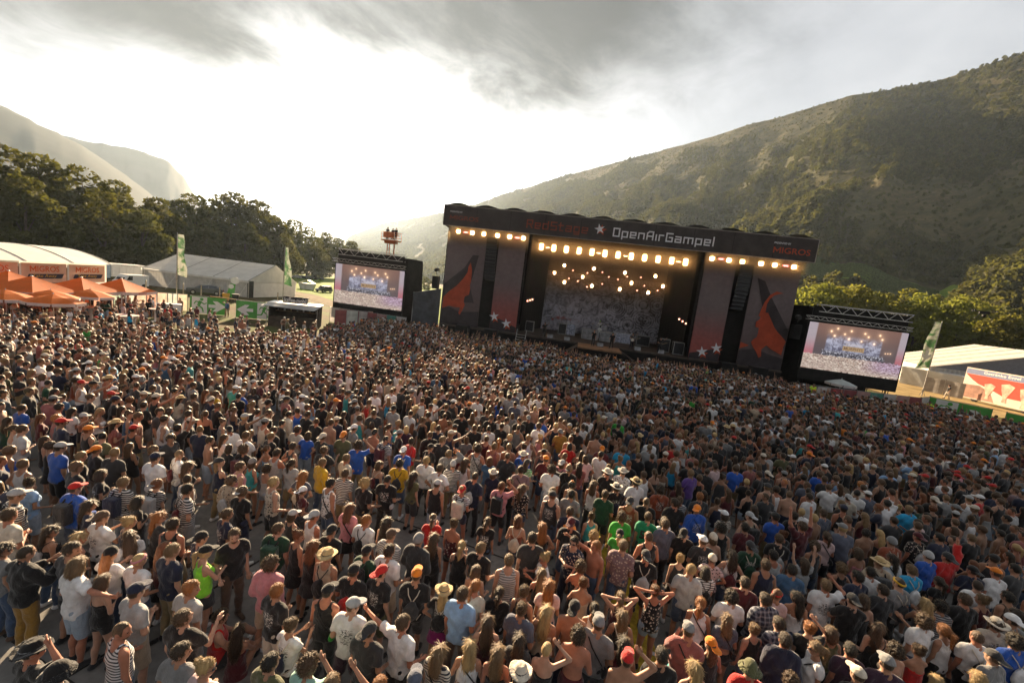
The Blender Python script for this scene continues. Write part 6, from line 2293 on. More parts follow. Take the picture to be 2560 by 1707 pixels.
def garment(fg, kind):
    """distance field and bounds of a piece of clothing on a figure"""
    lo, hi = fg.bounds()
    m = fg.sex == 'm'
    sit = fg.pose == 'sit'
    neck = lambda P: sd_ell(P, (0, .03, 1.535), (.088 if m else .10, .10, .075))
    def upper(P, e, hem, k=.02):
        d = fg.torso(P, e)
        w = .168 if m else .150
        d = smin(d, ellcyl(P, .86, 1.34, (w + .012, .128), (w + .012, .115), -.002), .04)
        return d
    if kind in ('tshirt', 'longsleeve', 'crop'):
        hem = {'tshirt': .87 if m else .90, 'longsleeve': .86, 'crop': 1.14}[kind]
        e = .016 if kind != 'longsleeve' else .026
        sl = {'tshirt': .68 if m else .52, 'crop': .45, 'longsleeve': 1.93}[kind]
        def fn(P):
            d = upper(P, e, hem)
            for nm in 'LR':
                d = smin(d, fg.arm(P, nm, e + .010, sl), .03)
            d = d + wrinkle(P)
            d = np.maximum(d, hem - P[..., 2])
            return np.maximum(d, -neck(P))
        return fn, (lo[0], lo[1], hem - .05), (hi[0], hi[1], max(1.56, hi[2] if kind == 'longsleeve' else 1.75))
    if kind in ('tank', 'vest'):
        hem = .88
        def fn(P):
            d = upper(P, .011, hem) + wrinkle(P, .004)
            d = np.maximum(d, hem - P[..., 2])
            for s in (-1, 1):
                d = np.maximum(d, -sd_cone(P, (s * (fg.sh + .03), -.01, 1.33), (s * (fg.sh - .012), -.01, 1.60), .075, .062))
            return np.maximum(d, -sd_ell(P, (0, -.01, 1.53), (.085, .14, .12)))
        return fn, (-.26, -.22, .84), (.26, .24, 1.56)
    if kind in ('camisole', 'bikini'):
        hem, top = (.90, 1.335) if kind == 'camisole' else (1.20, 1.30)
        def fn(P):
            d = fg.torso(P, .010)
            if kind == 'camisole':
                d = smin(d, ellcyl(P, .88, 1.2, (.155, .118), (.135, .10)), .04)
            d = d + wrinkle(P, .004)
            d = np.maximum(d, np.maximum(hem - P[..., 2], P[..., 2] - (top + .35 * P[..., 1])))
            for s in (-1, 1):
                st = sd_cone(P, (s * .085, -.10, top - .05), (s * .092, -.035, 1.468), .011, .011)
                st = np.minimum(st, sd_cone(P, (s * .092, -.035, 1.468), (s * .085, .10, 1.33), .011, .011))
                d = np.minimum(d, np.maximum(st, fg.torso(P) - .016))
            return d
        return fn, (-.24, -.20, .84), (.24, .22, 1.54)
    if kind == 'dress':
        def fn(P):
            d = fg.torso(P, .012)
            d = smin(d, ellcyl(P, .60, 1.12, (.235, .20), (.135, .10), -.005), .05) + wrinkle(P, .006, 17)
            d = np.maximum(d, np.maximum(.61 - P[..., 2], P[..., 2] - (1.33 + .3 * P[..., 1])))
            return d
        return fn, (-.32, -.30, .56), (.32, .30, 1.45)
    if kind in ('shorts', 'trousers', 'hotpants', 'leggings'):
        h = {'shorts': .94, 'trousers': None, 'hotpants': .42, 'leggings': None}[kind]
        e = {'shorts': .024, 'trousers': .016, 'hotpants': .012, 'leggings': .007}[kind]
        def fn(P):
            d = np.maximum(fg.torso(P, .010), P[..., 2] - 1.035)
            d = np.maximum(d, .80 - P[..., 2]) if not sit else np.maximum(d, .80 - P[..., 2])
            l = None
            for nm in 'LR':
                q = fg.leg(P, nm, e, e * 1.3, h)
                if h is None:
                    q = np.maximum(q, (fg.J['a' + nm][2] - P[..., 2]) if not sit else -1.0)
                l = q if l is None else np.minimum(l, q)
            d = smin(d, l, .03) + wrinkle(P, .004, 27)
            return np.maximum(d, P[..., 2] - 1.04) if not sit else d
        return fn, (min(-.27, lo[0] if sit else -.27), min(-.28, lo[1]), lo[2] if h is None or sit else .42), (.27 if not sit else .4, max(.28, .9 if sit else .3), 1.32 if sit else 1.09)
    if kind == 'skirt':
        def fn(P):
            d = ellcyl(P, .66, 1.05, (.235, .205), (.150, .112), -.008) + wrinkle(P, .008, 19)
            return np.maximum(d, np.maximum(.665 - P[..., 2], P[..., 2] - 1.045))
        return fn, (-.32, -.30, .62), (.32, .30, 1.1)
    if kind == 'shoes':
        def fn(P):
            d = None
            for nm in 'LR':
                a, t = fg.J['a' + nm], fg.J['t' + nm]
                dv = t - a
                q = sd_cone(P, a + np.array((0, -.035, -.035)), t + np.array((0, .03, -.008)), .048, .040)
                q = smin(q, sd_cone(P, a, a + np.array((0, -.01, -.05)), .046, .048), .02)
                q = np.maximum(q, (min(a[2], t[2]) - .085 if sit else .004) - P[..., 2])
                d = q if d is None else np.minimum(d, q)
            return d
        a = np.array([fg.J[k] for k in ('aL', 'aR', 'tL', 'tR')])
        return fn, tuple(a.min(0) - .12), tuple(a.max(0) + .12)
    raise KeyError(kind)


def head_piece(kind):
    """hair and hats in the frame of an upright head"""
    face = lambda P, y0=.052, z0=1.722: np.maximum(y0 - P[..., 1], P[..., 2] - z0)
    fuzz = lambda P, a=.004, k=60: a * np.sin(P[..., 0] * k + 3 * np.sin(P[..., 2] * 31)) * np.sin(P[..., 1] * k + P[..., 2] * 40)
    cap_c, cap_r = (0, .008, 1.688), (.087, .107, .108)
    lo, hi = (-.16, -.26, 1.14), (.16, .20, 1.90)
    step = .013
    if kind == 'short':
        fn = lambda P: np.maximum(np.maximum(sd_ell(P, cap_c, (.086, .107, .112)) + fuzz(P), -face(P)), 1.60 + .25 * np.maximum(P[..., 1], -.02) - P[..., 2])
        lo = (-.13, -.15, 1.55)
    elif kind == 'shaved':
        fn = lambda P: np.maximum(np.maximum(sd_ell(P, (0, .011, 1.678), (.080, .100, .110)), -face(P, .06, 1.735)), 1.615 + .3 * np.maximum(P[..., 1], 0) - P[..., 2])
        lo = (-.13, -.15, 1.55)
    elif kind == 'curly':
        fn = lambda P: np.maximum(np.maximum(sd_ell(P, (0, -.002, 1.69), (.108, .125, .125)) + fuzz(P, .014, 75), -face(P, .06, 1.72)), 1.585 - P[..., 2])
        lo = (-.17, -.19, 1.52)
    elif kind == 'bob':
        fn = lambda P: np.maximum(np.maximum(smin(sd_ell(P, cap_c, cap_r), sd_ell(P, (0, -.02, 1.60), (.100, .098, .11)), .04) + fuzz(P), -face(P, .045)), 1.50 - P[..., 2])
        lo = (-.15, -.17, 1.46)
    elif kind == 'long':
        def fn(P):
            d = smin(sd_ell(P, cap_c, cap_r), sd_ell(P, (0, -.072, 1.47), (.098, .055, .25)), .05)
            d = np.maximum(d + fuzz(P, .006, 48), -face(P, .045))
            return d
        lo = (-.15, -.19, 1.17)
    elif kind == 'ponytail':
        def fn(P):
            d = np.maximum(np.maximum(sd_ell(P, cap_c, (.085, .106, .110)), -face(P)), 1.59 - P[..., 2])
            t = sd_cone(P, (0, -.085, 1.715), (0, -.135, 1.68), .026, .034)
            t = smin(t, sd_cone(P, (0, -.14, 1.68), (0, -.125, 1.44), .040, .018), .03)
            return smin(d, t, .015) + fuzz(P)
        lo = (-.13, -.23, 1.36)
    elif kind == 'bun':
        def fn(P):
            d = np.maximum(np.maximum(sd_ell(P, cap_c, (.085, .106, .110)), -face(P)), 1.60 - P[..., 2])
            return smin(d, sd_ell(P, (0, -.075, 1.775), (.052, .05, .048)), .02) + fuzz(P)
        lo = (-.13, -.19, 1.55)
    elif kind in ('cap', 'backcap'):
        s = 1 if kind == 'cap' else -1
        def fn(P):
            d = np.maximum(sd_ell(P, (0, .008, 1.70), (.094, .113, .106)), 1.698 - P[..., 2] - .10 * P[..., 1])
            Q = P - np.array((0, s * .125, 1.712 + (.012 if s > 0 else -.012)), f32)
            b = np.maximum(sd_ell(Q, (0, 0, 0), (.082, .098, .04)), np.abs(Q[..., 2] + .15 * s * Q[..., 1] + 1.2 * Q[..., 0] ** 2) - .008)
            return np.minimum(d, b)
        lo, hi = (-.14, -.26, 1.62), (.14, .27, 1.84)
        step = .012
    elif kind in ('fedora', 'sunhat'):
        R_ = .185 if kind == 'fedora' else .25
        def fn(P):
            d = np.maximum(sd_ell(P, (0, .004, 1.715), (.096, .112, .125)), 1.705 - P[..., 2])
            d = np.maximum(d, P[..., 2] - 1.815 - .6 * P[..., 0] ** 2 * 8)
            q = np.sqrt((P[..., 0] / .94) ** 2 + (P[..., 1]) ** 2)
            b = np.maximum(q - R_, np.abs(P[..., 2] - 1.712 - 1.1 * P[..., 0] ** 2 + .8 * P[..., 1] ** 2 * .6) - .009)
            return np.minimum(d, b)
        lo, hi = (-.30, -.30, 1.62), (.30, .30, 1.87)
        step = .014
    elif kind == 'bucket':
        def fn(P):
            d = np.maximum(sd_ell(P, (0, .006, 1.70), (.096, .114, .115)), 1.70 - P[..., 2])
            q = np.sqrt(P[..., 0] ** 2 + (P[..., 1] - .005) ** 2)
            b = np.maximum(np.abs(q - .108 - (1.715 - P[..., 2]) * .9) - .009, np.maximum(1.655 - P[..., 2], P[..., 2] - 1.72))
            return np.minimum(d, b)
        lo, hi = (-.2, -.2, 1.62), (.2, .2, 1.85)
    elif kind == 'beanie':
        fn = lambda P: np.maximum(np.maximum(sd_ell(P, (0, .004, 1.695), (.094, .113, .122)), 1.675 + .15 * P[..., 1] - P[..., 2]), -9)
        lo = (-.14, -.16, 1.63)
    elif kind == 'headband':
        fn = lambda P: np.maximum(sd_ell(P, (0, .010, 1.69), (.092, .113, .118)), np.abs(P[..., 2] - 1.70 - .22 * P[..., 1]) - .020)
        lo = (-.14, -.16, 1.63)
    elif kind == 'hatband':
        fn = lambda P: np.maximum(sd_ell(P, (0, .004, 1.715), (.100, .116, .128)), np.abs(P[..., 2] - 1.732) - .014)
        lo = (-.14, -.16, 1.69)
    elif kind == 'beard':
        fn = lambda P: np.maximum(np.maximum(sd_ell(P, (0, .049, 1.608), (.0585, .0635, .0645)), P[..., 2] - 1.612), .02 - P[..., 1])
        lo, hi = (-.09, -.02, 1.52), (.09, .14, 1.66)
    elif kind == 'sunglasses':
        def fn(P):
            d = None
            for s in (-1, 1):
                q = np.maximum(sd_ell(P, (s * .034, .108, 1.668), (.028, .016, .020)), -9)
                q = np.minimum(q, sd_cone(P, (s * .062, .095, 1.672), (s * .086, .005, 1.668), .005, .005))
                d = q if d is None else np.minimum(d, q)
            return np.minimum(d, sd_cone(P, (-.01, .114, 1.672), (.01, .114, 1.672), .005, .005))
        lo, hi, step = (-.11, -.02, 1.63), (.11, .14, 1.71), .007
    return fn, lo, hi, step


def strands(V, Q, n, kind, seed):
    """loose locks lying over the hair surface, combed down and back"""
    rn = np.random.RandomState(seed)
    q = V[Q]
    nr_ = np.cross(q[:, 2] - q[:, 0], q[:, 3] - q[:, 1])
    ar = np.linalg.norm(nr_, axis=1)
    k = rn.choice(len(Q), n, p=ar / ar.sum())
    c = (q[k] * rn.dirichlet((1, 1, 1, 1), n)[:, :, None]).sum(1)
    nm = nr_[k] / np.maximum(ar[k], 1e-9)[:, None]
    comb, spread, l0, l1, lift = {'short': ((0, -.2, -.6), .7, .02, .045, .010), 'curly': ((0, 0, -.2), 1.3, .02, .05, .022), 'bob': ((0, -.1, -1), .3, .04, .09, .009), 'long': ((0, -.05, -1), .22, .06, .14, .010),
                                  'ponytail': ((0, -.5, -.5), .45, .03, .08, .008), 'bun': ((0, -.4, .4), .6, .02, .05, .010), 'shaved': ((0, 0, -1), 1.0, .005, .012, .003)}[kind]
    d = np.array(comb) + rn.normal(size=(n, 3)) * spread
    d -= nm * (d * nm).sum(1, keepdims=True)
    d /= np.maximum(np.linalg.norm(d, axis=1, keepdims=True), 1e-6)
    sd = np.cross(nm, d) * rn.uniform(.0018, .0040, (n, 1))
    L_ = rn.uniform(l0, l1, (n, 1))
    o1 = c - nm * .003
    m1 = c + d * L_ * .55 + nm * lift * rn.uniform(.3, 1.0, (n, 1))
    t1 = c + d * L_ + nm * lift * rn.uniform(-.2, 1.6, (n, 1))
    VV = np.stack([o1 - sd, o1 + sd, m1 + sd * .9, m1 - sd * .9, t1], 1).reshape(-1, 3)
    b = np.arange(n)[:, None] * 5
    F4 = (b + np.array([0, 1, 2, 3])).tolist()
    F3 = (b + np.array([3, 2, 4])).tolist()
    return VV, F4 + F3


def bag_mesh(kind):
    """bags worn on an upright back; returns (bag mesh parts, strap parts)"""
    st = MB()
    if kind == 'gymbag':
        fn = lambda P: smin(sd_ell(P, (0, -.175, 1.12), (.135, .062, .165)), sd_cone(P, (0, -.16, 1.26), (0, -.15, 1.31), .06, .022), .05) + wrinkle(P, .006, 30)
        V, Q = mesh_sdf(fn, (-.2, -.28, .90), (.2, -.05, 1.37), .018)
        for s in (-1, 1):
            st.tube([(s * .015, -.155, 1.31), (s * .075, -.14, 1.41), (s * .105, -.075, 1.485), (s * .112, .0, 1.495), (s * .125, .10, 1.42), (s * .165, .115, 1.25), (s * .16, -.05, 1.02), (s * .10, -.16, .98)], .009, 5)
    elif kind == 'backpack':
        def fn(P):
            q = np.abs(P - np.array((0, -.20, 1.22), f32)) - np.array((.115, .06, .18), f32)
            return np.sqrt((np.maximum(q, 0) ** 2).sum(-1)) + np.minimum(q.max(-1), 0) - .03
        V, Q = mesh_sdf(fn, (-.2, -.34, .95), (.2, -.06, 1.48), .02)
        for s in (-1, 1):
            st.tube([(s * .07, -.16, 1.42), (s * .10, -.07, 1.485), (s * .105, .0, 1.495), (s * .125, .105, 1.40), (s * .16, .08, 1.22), (s * .15, -.08, 1.08)], .016, 5)
    else:  # crossbody
        fn = lambda P: sd_ell(P, (.19, -.06, 1.0), (.05, .10, .075))
        V, Q = mesh_sdf(fn, (.1, -.2, .88), (.28, .08, 1.1), .016)
        st.tube([(.185, -.08, 1.06), (.10, -.135, 1.22), (-.02, -.135, 1.37), (-.095, -.085, 1.47), (-.105, .0, 1.495), (-.06, .115, 1.40), (.06, .135, 1.25), (.185, .02, 1.06)], .012, 5)
    return (V, Q), (np.array(st.v), [list(f_) for f_ in st.f])


def people_mesh(part, sex=None, pose=None, plain=False):
    key = (part, sex, pose, plain)
    if key in MESHES:
        return MESHES[key]
    if part == 'body':
        fg = fig(sex, pose)
        lo, hi = fg.bounds()
        V, Q = mesh_sdf(fg.body, lo, hi, .022, ((-.11, -.12, 1.50), (.11, .17, 1.80), .0115))
        pr = [(V, Q, 0)]
        for nm in 'LR':
            fv, ff = fingers(fg, nm)
            pr.append((fv, ff, 0))
        HM = np.array(fg.HM)
        eb = MB()
        for s in (-1, 1):
            eb.ell((s * .032, .096, 1.668), (.013, .010, .009), 8, 5)
        ev = np.array(eb.v) @ HM[:3, :3].T + HM[:3, 3]
        pr.append((ev, [list(q) for q in eb.f], 1))
        lb = MB().ell((0, .104, 1.603), (.024, .009, .007), 8, 5)
        lv = np.array(lb.v) @ HM[:3, :3].T + HM[:3, 3]
        pr.append((lv, [list(q) for q in lb.f], 2))
        me = to_mesh('body', pr, [None, EYE, LIP])
    elif part in ('gymbag', 'backpack', 'crossbag'):
        (V, Q), (sv, sf) = bag_mesh(part)
        MESHES[key] = (to_mesh('bag', [(V, Q, 0)], [None]), to_mesh('strap', [(sv, sf, 0)], [None]))
        return MESHES[key]
    elif sex is None:
        fn, lo, hi, step = head_piece(part)
        V, Q = mesh_sdf(fn, lo, hi, step, it=1)
        pr = [(V, Q, 0)]
        if part in ('short', 'curly', 'bob', 'long', 'ponytail', 'bun', 'shaved') and not plain:
            sv, sf = strands(V, Q, {'long': 1500, 'bob': 1200, 'shaved': 300}.get(part, 1000), part, 7)
            pr.append((sv, sf, 0))
        me = to_mesh(part, pr, [None])
    else:
        fn, lo, hi = garment(fig(sex, pose), part)
        V, Q = mesh_sdf(fn, lo, hi, .021 if part != 'shoes' else .02, it=1)
        me = to_mesh(part, [(V, Q, 0)], [None])
    MESHES[key] = me
    return me


# ---------------------------------------------------------------- materials of people
SKIN = {}
for k, c in {'fair': (0.45, 0.25, 0.17), 'tan': (0.35, 0.175, 0.105), 'sunburnt': (0.39, 0.155, 0.09), 'olive': (0.28, 0.15, 0.09), 'brown': (0.17, 0.09, 0.055)}.items():
    SKIN[k] = mat('skin_' + k, c, .5, .12, 9, .15, 40, spec=.35)
HAIRC = {'black': (0.012, 0.010, 0.009), 'dark brown': (0.032, 0.020, 0.013), 'brown': (0.075, 0.043, 0.024), 'auburn': (0.13, 0.045, 0.018), 'ginger': (0.30, 0.11, 0.03), 'light brown': (0.17, 0.105, 0.052), 'blond': (0.40, 0.27, 0.12), 'grey': (0.30, 0.29, 0.28), 'red': (0.28, 0.02, 0.03)}
HAIRM = {k: mat('hair_' + k, c, .45, .4, 8, .9, 55, spec=.4, stretch=(1, 1, .18)) for k, c in HAIRC.items()}
for m_ in HAIRM.values():
    b_ = m_.node_tree.nodes['Principled BSDF']
    b_.inputs['Sheen Weight'].default_value = .5
    b_.inputs['Sheen Roughness'].default_value = .35
    b_.inputs['Sheen Tint'].default_value = (.95, .72, .45, 1)
for m_ in SKIN.values():
    b_ = m_.node_tree.nodes['Principled BSDF']
    b_.inputs['Sheen Weight'].default_value = .25
    b_.inputs['Subsurface Weight'].default_value = .0
CLOTH = {'black': (0.013, 0.012, 0.013), 'charcoal': (0.035, 0.035, 0.038), 'grey': (0.20, 0.20, 0.205), 'light grey': (0.38, 0.38, 0.385), 'white': (0.72, 0.71, 0.72), 'cream': (0.58, 0.51, 0.42), 'beige': (0.43, 0.34, 0.25), 'khaki': (0.27, 0.20, 0.10), 'mustard': (0.30, 0.16, 0.03),
         'yellow': (0.62, 0.36, 0.02), 'orange': (0.78, 0.22, 0.02), 'red': (0.50, 0.02, 0.018), 'rust': (0.26, 0.06, 0.025), 'maroon': (0.085, 0.013, 0.018), 'dusty red': (0.30, 0.10, 0.09), 'pink': (0.55, 0.22, 0.25), 'pale pink': (0.60, 0.43, 0.43), 'mauve': (0.22, 0.14, 0.15), 'magenta': (0.25, 0.015, 0.14), 'plum': (0.045, 0.02, 0.04),
         'purple': (0.09, 0.04, 0.20), 'navy': (0.016, 0.02, 0.045), 'slate': (0.09, 0.10, 0.14), 'steel blue': (0.06, 0.13, 0.24), 'blue': (0.02, 0.09, 0.42), 'azure': (0.02, 0.32, 0.60), 'light blue': (0.26, 0.42, 0.66), 'denim': (0.055, 0.085, 0.15), 'pale denim': (0.30, 0.36, 0.44), 'teal': (0.05, 0.36, 0.38), 'mint': (0.35, 0.60, 0.52),
         'green': (0.05, 0.36, 0.05), 'emerald': (0.02, 0.27, 0.13), 'forest green': (0.015, 0.055, 0.03), 'olive': (0.10, 0.10, 0.045), 'neon green': (0.30, 0.85, 0.05), 'neon yellow': (0.60, 0.85, 0.05), 'brown': (0.10, 0.06, 0.04), 'straw': (0.52, 0.37, 0.18)}


def cloth_mat(col, pattern='plain'):
    key = 'cloth_%s_%s' % (col, pattern)
    if key in MATS:
        return MATS[key]
    m = bpy.data.materials.new(key)
    m.use_nodes = True
    t = NT(m.node_tree)
    bs = t.n['Principled BSDF']
    co = t.new('ShaderNodeTexCoord').outputs['Object']
    x, y, z = t.xyz(co)
    c0 = CLOTH[col]
    n = t.noise(co, 7, 4, .6)
    c = t.mix(t.ramp(n, .3, .7), tuple(v * .82 for v in c0), tuple(min(1, v * 1.12) for v in c0))
    if pattern == 'striped':
        w = t.math('SINE', t.math('MULTIPLY', z, 150))
        other = (0.03, 0.03, 0.04) if sum(c0) > .9 else (0.55, 0.53, 0.52)
        c = t.mix(t.ramp(w, .1, .4), c, other)
    elif pattern == 'print':      # a graphic on the back
        box = t.math('MULTIPLY', t.math('MULTIPLY', t.ramp(t.math('ABSOLUTE', x), .11, .10), t.ramp(t.math('ABSOLUTE', t.math('SUBTRACT', z, 1.25)), .13, .12)), t.ramp(y, -.02, -.04))
        g = t.ramp(t.noise(t.vmath('MULTIPLY', co, (1, .2, 1.6)), 26, 6, .75, .6), .50, .56)
        ink = (0.03, 0.03, 0.035) if sum(c0) > .9 else (0.62, 0.60, 0.56)
        c = t.mix(t.math('MULTIPLY', box, g), c, ink)
    elif pattern == 'floral':
        v = t.new('ShaderNodeTexVoronoi')
        t.put(v.inputs['Vector'], co)
        v.inputs['Scale'].default_value = 20
        ink = (0.04, 0.035, 0.04) if sum(c0) > .9 else (0.50, 0.40, 0.33)
        c = t.mix(t.ramp(v.outputs['Distance'], .38, .30), c, ink)
    elif pattern == 'plaid':
        a = t.ramp(t.math('SINE', t.math('MULTIPLY', z, 80)), .3, .5)
        b = t.ramp(t.math('SINE', t.math('MULTIPLY', x, 80)), .3, .5)
        c = t.mix(t.math('MULTIPLY', t.math('ADD', a, b), .3), c, (0.35, 0.36, 0.42))
    t.l.new(c, bs.inputs['Base Color'])
    bs.inputs['Roughness'].default_value = .85
    bs.inputs['Specular IOR Level'].default_value = .2
    bs.inputs['Sheen Weight'].default_value = .3
    bp = t.new('ShaderNodeBump')
    bp.inputs['Strength'].default_value = .8
    bp.inputs['Distance'].default_value = .035
    t.put(bp.inputs['Height'], t.noise(t.vmath('MULTIPLY', co, (1.0, 1.0, .55)), 11, 4, .6, .8))
    t.l.new(bp.outputs[0], bs.inputs['Normal'])
    MATS[key] = m
    return m


def part_obj(name, me, material, parent, M=None, mats=None):
    o = bpy.data.objects.new(name, me)
    COL.objects.link(o)
    o.parent = parent
    if M is not None:
        o.matrix_basis = M
    sl = o.material_slots[0]
    sl.link = 'OBJECT'
    sl.material = material
    return o


PART_NAME = {'tshirt': 'tshirt', 'longsleeve': 'jacket', 'crop': 'crop_top', 'tank': 'tank_top', 'vest': 'vest', 'camisole': 'camisole', 'bikini': 'bikini_top', 'dress': 'dress', 'shorts': 'shorts', 'trousers': 'trousers', 'hotpants': 'short_shorts', 'skirt': 'skirt', 'leggings': 'leggings'}
WORD = {'tshirt': 't-shirt', 'longsleeve': 'long-sleeved top', 'crop': 'crop top', 'tank': 'tank top', 'vest': 'vest', 'camisole': 'strappy top', 'bikini': 'bikini top', 'dress': 'dress', 'shorts': 'shorts', 'trousers': 'trousers', 'hotpants': 'short shorts', 'skirt': 'skirt', 'leggings': 'leggings', None: ''}
PEOPLE = []


def person(x, y, sex, pose, top, topc, bot, botc, hair, hairc, hat=None, hatc=None, bag=None, bagc=None, turn=0.0, skin='tan', pattern='plain', face='stage', z=0.0, sc=None, extra=None, label=None, group='people in the crowd', strap=None):
    rnd = random.Random(int(x * 977 + y * 131))
    if face == 'stage':
        head = math.atan2(9.0 - x, 46.0 - y)
    elif face == 'camera':
        head = math.atan2(-x, -y)
    else:
        head = face
    o = empty('person', (x, y, z), -head + R(turn))
    s = sc or (rnd.uniform(.97, 1.05) if sex == 'm' else rnd.uniform(.90, .975))
    o.scale = (s * rnd.uniform(.97, 1.06), s * rnd.uniform(.97, 1.06), s)
    if pose == 'sit':
        o.location.z = z - .83 * s
    fg = fig(sex, pose)
    HM = fg.HM
    part_obj('body', people_mesh('body', sex, pose), SKIN[skin], o)
    if top:
        tp_ = part_obj(PART_NAME[top], people_mesh(top, sex, pose), cloth_mat(topc, pattern), o)
        if extra:
            kind, val = extra
            if kind == 'text':
                lettering('lettering', val[0], val[1], val[2], cloth_mat(val[3]), tp_, (-val[1] / 2, -.155, val[4]), (math.pi / 2, 0, 0), bold=.03)
    if bot and top != 'dress':
        part_obj(PART_NAME[bot], people_mesh(bot, sex, pose), cloth_mat(botc), o)
    part_obj('shoes', people_mesh('shoes', sex, pose), cloth_mat(rnd.choice(['black', 'black', 'white', 'charcoal', 'brown'])), o)
    if hair:
        part_obj('hair', people_mesh('shaved' if hat and hair == 'short' else hair, plain=bool(hat)), HAIRM[hairc], o, HM)
    if hat:
        h = part_obj({'backcap': 'cap', 'sunhat': 'sun_hat', 'fedora': 'fedora', 'bucket': 'bucket_hat'}.get(hat, hat), people_mesh(hat), cloth_mat(hatc), o, HM)
        if hat in ('fedora', 'sunhat'):
            part_obj('hatband', people_mesh('hatband'), cloth_mat('charcoal' if hatc != 'black' else 'grey'), h)
    if bag:
        bm_, sm_ = people_mesh(bag)
        b = part_obj({'gymbag': 'drawstring_bag', 'backpack': 'backpack', 'crossbag': 'shoulder_bag'}[bag], bm_, cloth_mat(bagc), o)
        part_obj('strap', sm_, cloth_mat(strap or ('cream' if bag == 'gymbag' and rnd.random() < .6 else 'black')), b)
    if face == 'camera' or abs(turn) > 60 or POSES[pose][3] > 40:
        if sex == 'm' and rnd.random() < .6:
            part_obj('beard', people_mesh('beard'), HAIRM[hairc or 'brown'], o, HM)
        elif rnd.random() < .5:
            part_obj('sunglasses', people_mesh('sunglasses'), GLASSD, o, HM)
    PEOPLE.append((o, dict(sex=sex, pose=pose, top=top, topc=topc, bot=bot, botc=botc, hair=hair, hairc=hairc, hat=hat, hatc=hatc, bag=bag, bagc=bagc, pattern=pattern, group=group, label=label, x=x, y=y)))
    return o


